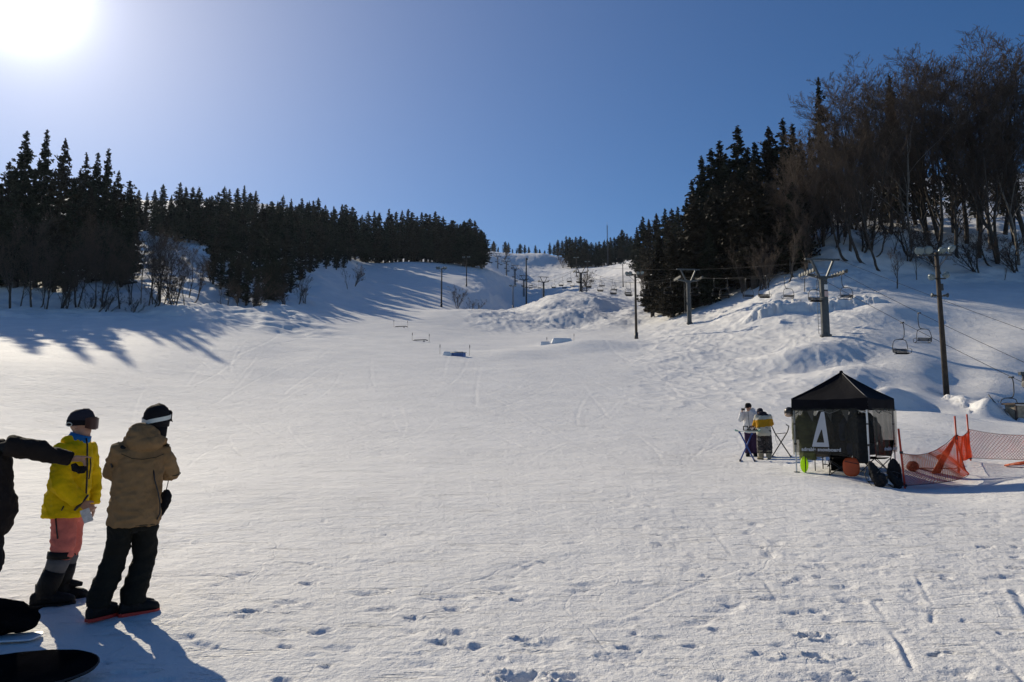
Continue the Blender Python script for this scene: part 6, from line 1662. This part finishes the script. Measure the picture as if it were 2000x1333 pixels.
# -- person in the yellow jacket
fy = Figure(92, 6.65, "person in a yellow jacket, salmon trousers and dark goggles facing right")
q = lambda cx, cy, y=0.0: fy.P(cx / 2.326, 760 + cy / 2.326, y)
fc = unit((0.90, -0.42, -0.03))
J = dict(pelvis=q(280, 575, 0.04), chest=q(295, 340, 0.03), neck=q(306, 232, 0.02), head=q(313, 168, 0.0), shL=q(355, 285, 0.16), elL=q(392, 430, 0.20), wrL=q(396, 545, 0.16),
         shR=q(238, 285, -0.10), elR=q(240, 440, -0.19), wrR=q(335, 520, -0.20), hipL=q(300, 590, 0.12), knL=q(300, 745, 0.15), anL=q(275, 885, 0.16), hipR=q(262, 595, -0.04), knR=q(268, 745, -0.06), anR=q(205, 915, -0.03),
         handL=(Vector((0.2, 0.0, -1)), Vector((-0.9, 0.2, 0)), 0.5, 1, False), handR=(Vector((0.75, -0.1, -0.7)), Vector((0.3, 0.9, 0.2)), 0.75, 1, False), toeL=(0.97, -0.2, 0), toeR=(0.97, -0.15, 0))
body(fy, J, fc)
mb = MB(); ax = (0.45, 0.9, 0)
rows = [(q(265, 590, 0.02), 0.17, 0.180), (q(267, 570, 0.02), 0.17, 0.182), (q(275, 480, 0.02), 0.165, 0.172), (q(284, 400, 0.02), 0.16, 0.160), (q(292, 330, 0.02), 0.16, 0.145), (q(298, 275, 0.02), 0.15, 0.122), (q(303, 248, 0.02), 0.11, 0.10), (q(308, 222, 0.015), 0.072, 0.075)]
def oval2(c, a, b, ax):
    s = Vector(ax).normalized(); t = Vector((s.y, -s.x, 0))
    return [c + s * (a * math.cos(x)) + t * (b * math.sin(x)) for x in [2 * math.pi * i / 24 for i in range(24)]]
mb.rings([oval2(c, a, b, ax) for c, a, b in rows])
sleeve(mb, J['shR'], J['elR'], J['wrR'] + Vector((0.0, 0, 0.0)), (0.082, 0.085, 0.085, 0.075, 0.062)); sleeve(mb, J['shL'], J['elL'], J['wrL'], (0.078, 0.075, 0.072, 0.068, 0.066))
mb.tube([q(255, 262, -0.04), q(262, 245, -0.02), q(275, 240, 0.04)], [0.05, 0.06, 0.05], 10)
mb.tube([q(300, 225, -0.01), q(306, 238, 0.0)], 0, 14, ell=[(0.082, 0.085), (0.09, 0.095)])
jk = remeshed("jacket", mb, 0.010, M['yellow'], fy.root, 3, 0.010, 0.10, fold=wrinkle(0.012, 8, 15, 5.0))
MB().tube([q(343, 232, -0.085), q(349, 262, -0.12), q(353, 330, -0.145), q(357, 400, -0.155), q(358, 470, -0.16), q(358, 500, -0.165)], 0.008, 6).build("zip", M['zip'], jk)
MB().tube([q(367, 318, -0.12), q(372, 360, -0.12), q(367, 420, -0.125)], 0.006, 5).build("chest_zip", M['zip'], jk)
MB().tube([q(200, 378, -0.145), q(206, 405, -0.165), q(232, 442, -0.265)], 0.014, 6).build("arm_vent", M['zip'], jk)
MB().tube([q(258, 535, -0.165), q(249, 555, -0.165)], 0.006, 5).build("pocket_zip", M['zip'], jk)
MB().tube([J['wrR'] + (J['wrR'] - J['elR']).normalized() * 0.005 + Vector((0.065 * math.cos(x) * 0.7, 0.06 * math.sin(x), 0.06 * math.cos(x))) for x in [2 * math.pi * i / 16 for i in range(17)]], 0.010, 6, cap=False).build("cuff", M['zip'], jk)
mb = MB()
for hp, kn in ((q(300, 560, 0.11), J['knL']), (q(262, 560, -0.02), J['knR'])):
    mb.tube([hp, hp.lerp(kn, 0.4), kn + Vector((0, 0, 0.03)), kn - Vector((0, 0, 0.03)), kn - Vector((0.02, 0, 0.09))], [0.100, 0.098, 0.094, 0.082, 0.060], 16)
mb.tube([q(283, 540, 0.04), q(283, 615, 0.04)], 0, 16, ell=[(0.115, 0.12), (0.11, 0.12)], up=(0, 1, 0))
tr = remeshed("trousers", mb, 0.0125, M['salmon'], fy.root, 3, 0.008, 0.1, fold=wrinkle(0.009, 6, 18, 8.0))
MB().tube([q(225, 590, -0.135), q(232, 635, -0.15), q(240, 680, -0.155)], 0.007, 5).build("pocket_zip", M['zip'], tr)
for kn, an, nm in ((J['knR'], J['anR'], 1), (J['knL'], J['anL'], 0)):
    g = MB().tube([kn - Vector((0.02, 0, 0.045)), kn.lerp(an, 0.30), kn.lerp(an, 0.55)], [0.092, 0.090, 0.080], 16).build("gaiter", M['grey_gaiter'], fy.root)
    MB().tube([kn - Vector((0.018, 0, -0.005)), kn - Vector((0.022, 0, 0.055))], [0.097, 0.098], 16).build("gaiter_band", M['boot_black'], g)
    MB().tube([kn.lerp(an, 0.48), kn.lerp(an, 0.75), an + Vector((0, 0, 0.02)), an - Vector((0, 0, 0.04))], [0.088, 0.090, 0.088, 0.080], 16).build("boot_shaft", M['boot_black'], fy.root)
boot(fy, J['anR'], (0.97, -0.15), 'boot_black', 'boot_black', L=0.33, shaft=0.08); boot(fy, J['anL'], (0.97, -0.1), 'boot_black', 'boot_black', L=0.31, shaft=0.075)
hd = J['head']
hat = beanie(fy, hd + Vector((0, 0, 0.012)), fc, M['beanie_grey'], s=1.02, low=-0.02, tall=0.125)
_r, _f, _u = frame_of(fc)
strap(fy.root, hd, fc, M['beanie_black'], 0.018, 0.018, 0.045, rad=(0.097, 0.113))
MB().tube([hd + _r * 0.102 - _f * 0.055 + _u * (0.0 + 0.016 * math.sin(x)) + _f * 0.024 * math.cos(x) + _r * 0.0 for x in [2 * math.pi * i / 16 for i in range(17)]], 0.004, 5, cap=False).build("ring_emblem", M['strap_white'], hat)
goggle_lens(fy.root, hd + Vector((0, 0, -0.004)), fc, M['lens_dark'], 1.2)
MB().tube([hd - Vector((0, 0, 0.085)) + _f * 0.01, hd - Vector((0, 0, 0.12)), J['neck'] + Vector((0, 0, -0.02))], 0, 14, ell=[(0.084, 0.090), (0.088, 0.094), (0.092, 0.096)]).build("neck_gaiter", M['blue_gaiter'], fy.root)
# card in the hand
t = tag(MB().box((0, 0, 0), (0.075, 0.004, 0.12)).build("card", M['card'], smooth=False), "small printed card held in the yellow jacket person's hand", "card")
t.location = fy.root.matrix_basis @ (J['wrR'] + Vector((0.050, -0.045, -0.115))); t.rotation_euler = (0.1, -0.35, fy.root.rotation_euler.z)

# -- person in black at the left edge, pointing across
fb = Figure(-52, 6.0, "person in black at the left picture edge, arm stretched out pointing right")
q = lambda cx, cy, y=0.0: fb.P(cx / 2.326, 760 + cy / 2.326, y)
fc = unit((0.97, 0.2, 0))
fl = fb.P(-30, fb.v0 - 0.0)
V3 = lambda x, y, z: Vector((x, y, z))
J = dict(pelvis=V3(0.03, 0.0, 0.90), chest=V3(0.02, 0.0, 1.22), neck=V3(-0.06, 0.0, 1.47), head=V3(-0.09, 0.0, 1.60), shL=V3(0.03, 0.19, 1.38), elL=V3(0.0, 0.26, 1.10), wrL=V3(0.10, 0.22, 0.90),
         shR=q(-18, 268, -0.17), elR=q(130, 292, -0.16), wrR=q(283, 333, -0.15), hipL=V3(0.02, 0.10, 0.85), knL=V3(0.08, 0.13, 0.48), anL=V3(-0.06, 0.14, 0.09), hipR=V3(0.02, -0.10, 0.85), knR=V3(0.06, -0.11, 0.48), anR=V3(-0.07, -0.12, 0.09),
         handL=(Vector((0.4, 0, -1)), Vector((0, -1, 0)), 0.4, 1, False), handR=(Vector((0.98, 0.0, 0.02)), Vector((0, -0.55, -0.8)), 1.25, -1, True), toeL=(0.98, 0.1, 0), toeR=(0.98, -0.1, 0))
body(fb, J, fc)
mb = MB()
mb.rings([[V3(c + a * math.cos(x), b * math.sin(x), z) for x in [2 * math.pi * i / 24 for i in range(24)]] for z, c, a, b in ((0.70, 0.02, 0.135, 0.20), (0.76, 0.03, 0.165, 0.225), (0.90, 0.045, 0.195, 0.225), (1.0, 0.045, 0.18, 0.215), (1.12, 0.03, 0.155, 0.205), (1.3, 0.02, 0.15, 0.20), (1.40, 0.02, 0.12, 0.17), (1.47, 0.02, 0.08, 0.09))])
sleeve(mb, J['shR'], J['elR'], J['wrR'], (0.086, 0.080, 0.074, 0.062, 0.052)); sleeve(mb, J['shL'], J['elL'], J['wrL'])
remeshed("jacket", mb, 0.0125, M['charcoal_brown'], fb.root, 3, 0.008, 0.10, fold=wrinkle(0.012, 10, 9, 2.0))
mb = MB()
for s in 'LR':
    mb.tube([J['hip' + s] + V3(0, 0, 0.05), J['hip' + s].lerp(J['kn' + s], 0.5), J['kn' + s], J['kn' + s].lerp(J['an' + s], 0.5), J['an' + s]], [0.11, 0.105, 0.095, 0.09, 0.09], 14)
mb.tube([V3(0.02, 0, 0.95), V3(0.02, 0, 0.78)], 0, 16, ell=[(0.19, 0.13), (0.19, 0.13)], up=(1, 0, 0))
remeshed("trousers", mb, 0.014, M['beanie_black'], fb.root, 3, 0.010, 0.10, fold=wrinkle(0.008, 6, 18, 4.0))
for s in 'LR': boot(fb, J['an' + s], J['toe' + s], 'boot_black', 'boot_black')
beanie(fb, J['head'] + V3(0, 0, 0.01), fc, M['beanie_black'])
t = thing("glove", "empty black glove pinched under the pointing fist in front of the yellow jacket", "glove", fb.root.location, fb.root.rotation_euler.z)
mb = MB(); a = q(300, 372, -0.17)
mb.tube([a + V3(-0.005, 0, 0.03), a + V3(0.01, 0, -0.01), a + V3(0.045, -0.005, -0.022)], 0, 10, ell=[(0.022, 0.02), (0.032, 0.032), (0.03, 0.03)], up=(0, 1, 0))
for z, L in ((0.012, 0.05), (-0.008, 0.055), (-0.03, 0.04)): mb.tube([a + V3(0.03, 0, z - 0.015), a + V3(0.045 + L, -0.004, z - 0.012)], [0.013, 0.0105], 8)
remeshed("glove_body", mb, 0.007, M['beanie_black'], t, 2, 0.003, 0.03)

# -- two people by the tuning stand
fw_ = Figure(1466, 23.6, "person in a white jacket and black cap holding a camera up beside the stand")
s_ = 1.0
J = dict(pelvis=V3(0.02, 0.05, 0.92), chest=V3(0.03, 0.02, 1.20), neck=V3(0.0, -0.04, 1.44), head=V3(-0.01, -0.10, 1.555), shL=V3(0.20, 0.02, 1.36), elL=V3(0.25, -0.12, 1.10), wrL=V3(0.10, -0.33, 0.98),
         shR=V3(-0.16, 0.0, 1.36), elR=V3(-0.26, -0.16, 1.18), wrR=V3(-0.215, -0.22, 1.40), hipL=V3(0.10, 0.05, 0.86), knL=V3(0.13, 0.03, 0.47), anL=V3(0.14, 0.08, 0.09), hipR=V3(-0.07, 0.05, 0.86), knR=V3(-0.06, 0.02, 0.47), anR=V3(-0.07, 0.06, 0.09),
         handL=(Vector((-0.4, -0.9, -0.3)), Vector((0, 0, -1)), 0.6, 1, False), handR=(Vector((0.1, -0.2, 1)), Vector((0.8, 0.4, 0)), 0.9, 1, False), toeL=(0.2, -0.97, 0), toeR=(-0.2, -0.97, 0))
fc = unit((-0.45, -0.85, -0.25)); body(fw_, J, fc)
mb = MB(); mb.rings([[V3(cx + a * math.cos(x), cy + b * math.sin(x), z) for x in [2 * math.pi * i / 20 for i in range(20)]] for z, cx, cy, a, b in ((0.74, 0.03, 0.05, 0.21, 0.15), (0.80, 0.03, 0.05, 0.215, 0.155), (1.05, 0.03, 0.03, 0.21, 0.15), (1.3, 0.02, 0.0, 0.195, 0.13), (1.40, 0.015, -0.02, 0.14, 0.11), (1.47, 0.0, -0.04, 0.08, 0.08))])
sleeve(mb, J['shL'], J['elL'], J['wrL'], (0.092, 0.088, 0.085, 0.075, 0.06)); sleeve(mb, J['shR'], J['elR'], J['wrR'], (0.092, 0.090, 0.09, 0.075, 0.055)); mb.ball((0.09, 0.05, 1.46), (0.11, 0.09, 0.09), 12, 8)
jk = remeshed("jacket", mb, 0.018, M['white_jacket'], fw_.root, 3, 0.012, 0.1, fold=wrinkle(0.008, 8, 14, 6.0))
MB().tube([V3(-0.03, -0.15, 1.40), V3(-0.02, -0.165, 1.2), V3(0.0, -0.13, 0.85)], 0.008, 5).build("zip", M['seam'], jk)
mb = MB()
for s in 'LR': mb.tube([J['hip' + s] + V3(0, 0, 0.05), J['hip' + s].lerp(J['kn' + s], 0.5), J['kn' + s], J['an' + s]], [0.115, 0.11, 0.10, 0.10], 14)
mb.tube([V3(0.02, 0.05, 0.98), V3(0.02, 0.05, 0.80)], 0, 14, ell=[(0.17, 0.13), (0.17, 0.13)], up=(0, 1, 0))
remeshed("trousers", mb, 0.018, M['purple'], fw_.root, 3, 0.012, 0.1)
for s in 'LR': boot(fw_, J['an' + s], J['toe' + s], 'boot_black', 'boot_black')
beanie(fw_, J['head'] + V3(0, 0, 0.02), fc, M['beanie_black'], peak=0.085, low=-0.01, tall=0.115)
t = thing("camera", "small black camera held up by the person in white", "camera", fw_.root.location, fw_.root.rotation_euler.z)
MB().box(J['wrR'] + V3(0.04, -0.02, 0.09), (0.11, 0.05, 0.075)).build("camera_body", M['black_tube'], t, smooth=False); MB().tube([J['wrR'] + V3(0.04, -0.02, 0.09), J['wrR'] + V3(0.03, 0.06, 0.09)], 0.03, 10).build("camera_lens", M['black_tube'], t)

fm = Figure(1494, 22.6, "person in a cream jacket with mustard band and camouflage trousers bending over the stand")
J = dict(pelvis=V3(0.0, 0.03, 0.90), chest=V3(-0.02, 0.12, 1.20), neck=V3(-0.04, 0.20, 1.40), head=V3(-0.09, 0.29, 1.45), shL=V3(-0.17, 0.16, 1.31), elL=V3(-0.25, 0.25, 1.05), wrL=V3(-0.24, 0.48, 0.98),
         shR=V3(0.16, 0.16, 1.32), elR=V3(0.215, 0.26, 1.08), wrR=V3(0.06, 0.46, 0.98), hipL=V3(-0.10, 0.03, 0.85), knL=V3(-0.11, 0.05, 0.46), anL=V3(-0.11, 0.0, 0.09), hipR=V3(0.10, 0.03, 0.85), knR=V3(0.12, 0.05, 0.46), anR=V3(0.12, 0.0, 0.09),
         handL=(Vector((0, 1, -0.3)), Vector((0, 0, -1)), 0.5, 1, False), handR=(Vector((-0.5, 0.8, -0.3)), Vector((0, 0, -1)), 0.5, -1, False), toeL=(-0.5, 0.85, 0), toeR=(0.1, 0.98, 0))
fc = unit((-0.3, 0.8, -0.55)); body(fm, J, fc)
mb = MB(); mb.rings([[V3(cx + a * math.cos(x), cy + b * math.sin(x), z) for x in [2 * math.pi * i / 20 for i in range(20)]] for z, cx, cy, a, b in ((0.72, 0.0, 0.03, 0.215, 0.15), (0.80, 0.0, 0.03, 0.22, 0.16), (1.0, -0.01, 0.06, 0.215, 0.16), (1.2, -0.02, 0.11, 0.21, 0.15), (1.32, -0.02, 0.15, 0.185, 0.12), (1.39, -0.03, 0.19, 0.11, 0.09))])
sleeve(mb, J['shL'], J['elL'], J['wrL'], (0.09, 0.088, 0.085, 0.075, 0.06)); sleeve(mb, J['shR'], J['elR'], J['wrR'], (0.09, 0.088, 0.085, 0.075, 0.06))
jk = remeshed("jacket", mb, 0.018, M['cream'], fm.root, 3, 0.012, 0.1, fold=wrinkle(0.008, 8, 14, 9.0))
jk.data.materials.append(M['mustard'])
for p in jk.data.polygons:
    c = p.center; lo = 0.985 + 0.03 * math.sin(c.x * 5); 
    if lo < c.z < lo + 0.225 + (0.02 if c.x < 0 else 0): p.material_index = 1
MB().tube([V3(-0.17, 0.13, 1.36), V3(-0.02, 0.07, 1.39), V3(0.13, 0.13, 1.36)], [0.03, 0.065, 0.03], 10).ball((-0.02, 0.13, 1.41), (0.13, 0.09, 0.06), 12, 8).build("hood", M['navy_cloth'], jk)
mb = MB()
for s in 'LR': mb.tube([J['hip' + s] + V3(0, 0, 0.05), J['hip' + s].lerp(J['kn' + s], 0.5), J['kn' + s], J['kn' + s].lerp(J['an' + s], 0.75)], [0.12, 0.115, 0.115, 0.11], 14)
mb.tube([V3(0.0, 0.03, 0.98), V3(0.0, 0.03, 0.80)], 0, 14, ell=[(0.19, 0.14), (0.19, 0.14)], up=(0, 1, 0))
remeshed("trousers", mb, 0.018, M['camo'], fm.root, 3, 0.014, 0.1)
for s in 'LR': boot(fm, J['an' + s], J['toe' + s], 'boot_tan', 'boot_black', h=0.28, shaft=0.085)
beanie(fm, J['head'], fc, M['navy_cloth'], up=(0, 0.45, 0.9))

# -- black bag and boards lying at the lower left
t = thing("bag", "black soft bag with a flap lying on a snowboard at the left edge", "bag", on(22, 5.78), R(20))
mb = MB(); mb.ball((-0.10, 0, 0.13), (0.24, 0.17, 0.13), 18, 12).ball((0.06, -0.02, 0.10), (0.13, 0.13, 0.09), 12, 9).tube([(0.05, 0, 0.17), (0.15, 0, 0.17), (0.215, -0.01, 0.20)], 0, 8, ell=[(0.07, 0.025), (0.05, 0.015), (0.02, 0.008)]).tube([(-0.30, -0.03, 0.22), (-0.1, -0.05, 0.255), (0.08, -0.03, 0.22)], [0.025, 0.04, 0.02], 8)
remeshed("bag_body", mb, 0.012, M['black_cloth'], t, 3, 0.010, 0.08)
t.location.z += 0.02
t = thing("snowboard", "thin pale edged snowboard lying flat under the black bag", "snowboard", on(-12, 5.66) + Vector((0, 0, 0.02)), R(14))
board_mesh(0.32, 0.11, rocker=0.01).build("deck", M['white_paint'], t, smooth=False)
a = on(62, 4.80); t = thing("board_bag", "rounded black padded board bag lying at the bottom left corner", "board bag", a + Vector((0, 0, 0.02)), R(0))
mb = MB(); rows = []
for i in range(31):
    s = 1 - (1 - i / 30) ** 2; w = 0.215 * max(0.0, 1 - max(0, (s - 0.70) / 0.30) ** 2.2) ** 0.5 + 0.003; th = 0.055 * max(0.0, 1 - max(0, (s - 0.75) / 0.25) ** 2) ** 0.5 + 0.003
    c = Vector((-1.10 + 1.44 * s, -0.44 + 0.57 * s, 0.055 + 0.03 * s)); sd = Vector((-0.37, 0.93, 0))
    rows.append([c + sd * (w * math.cos(x)) + Vector((0, 0, th * math.sin(x) + 0.05 * w / 0.215 * math.cos(x) + 0.004 * mnoise.noise(Vector((s * 14, math.cos(x) * 3, 2))))) for x in [2 * math.pi * k / 24 for k in range(24)]])
bb = mb.rings(rows).build("bag_body", M['black_cloth'], t)
def edge_pt(i, k): return Vector(rows[i][k])
MB().tube([edge_pt(i, 0) + Vector((0, 0, 0.004)) for i in range(0, 31, 2)] + [edge_pt(i, 12) + Vector((0, 0, 0.004)) for i in range(30, -1, -2)], 0.007, 6).build("zip_edge", M['black_tube'], bb)

# ------------------------------------------------------------------ the air between the camera and the far trees
def haze():
    m = bpy.data.materials.new("haze_air"); m.use_nodes = True
    nt = m.node_tree; nt.nodes.clear()
    o = nt.nodes.new("ShaderNodeOutputMaterial"); v = nt.nodes.new("ShaderNodeVolumePrincipled")
    v.inputs["Color"].default_value = (0.62, 0.78, 1.0, 1); v.inputs["Density"].default_value = 0.000035; v.inputs["Anisotropy"].default_value = 0.45
    nt.links.new(v.outputs[0], o.inputs["Volume"])
    lo, hi = Vector((-4300, -70, -12)), Vector((4300, 1290, 260))
    b = MB().box((lo + hi) / 2, hi - lo).build("haze", m, smooth=False)
    b["kind"] = "stuff"
haze()
build_ground()
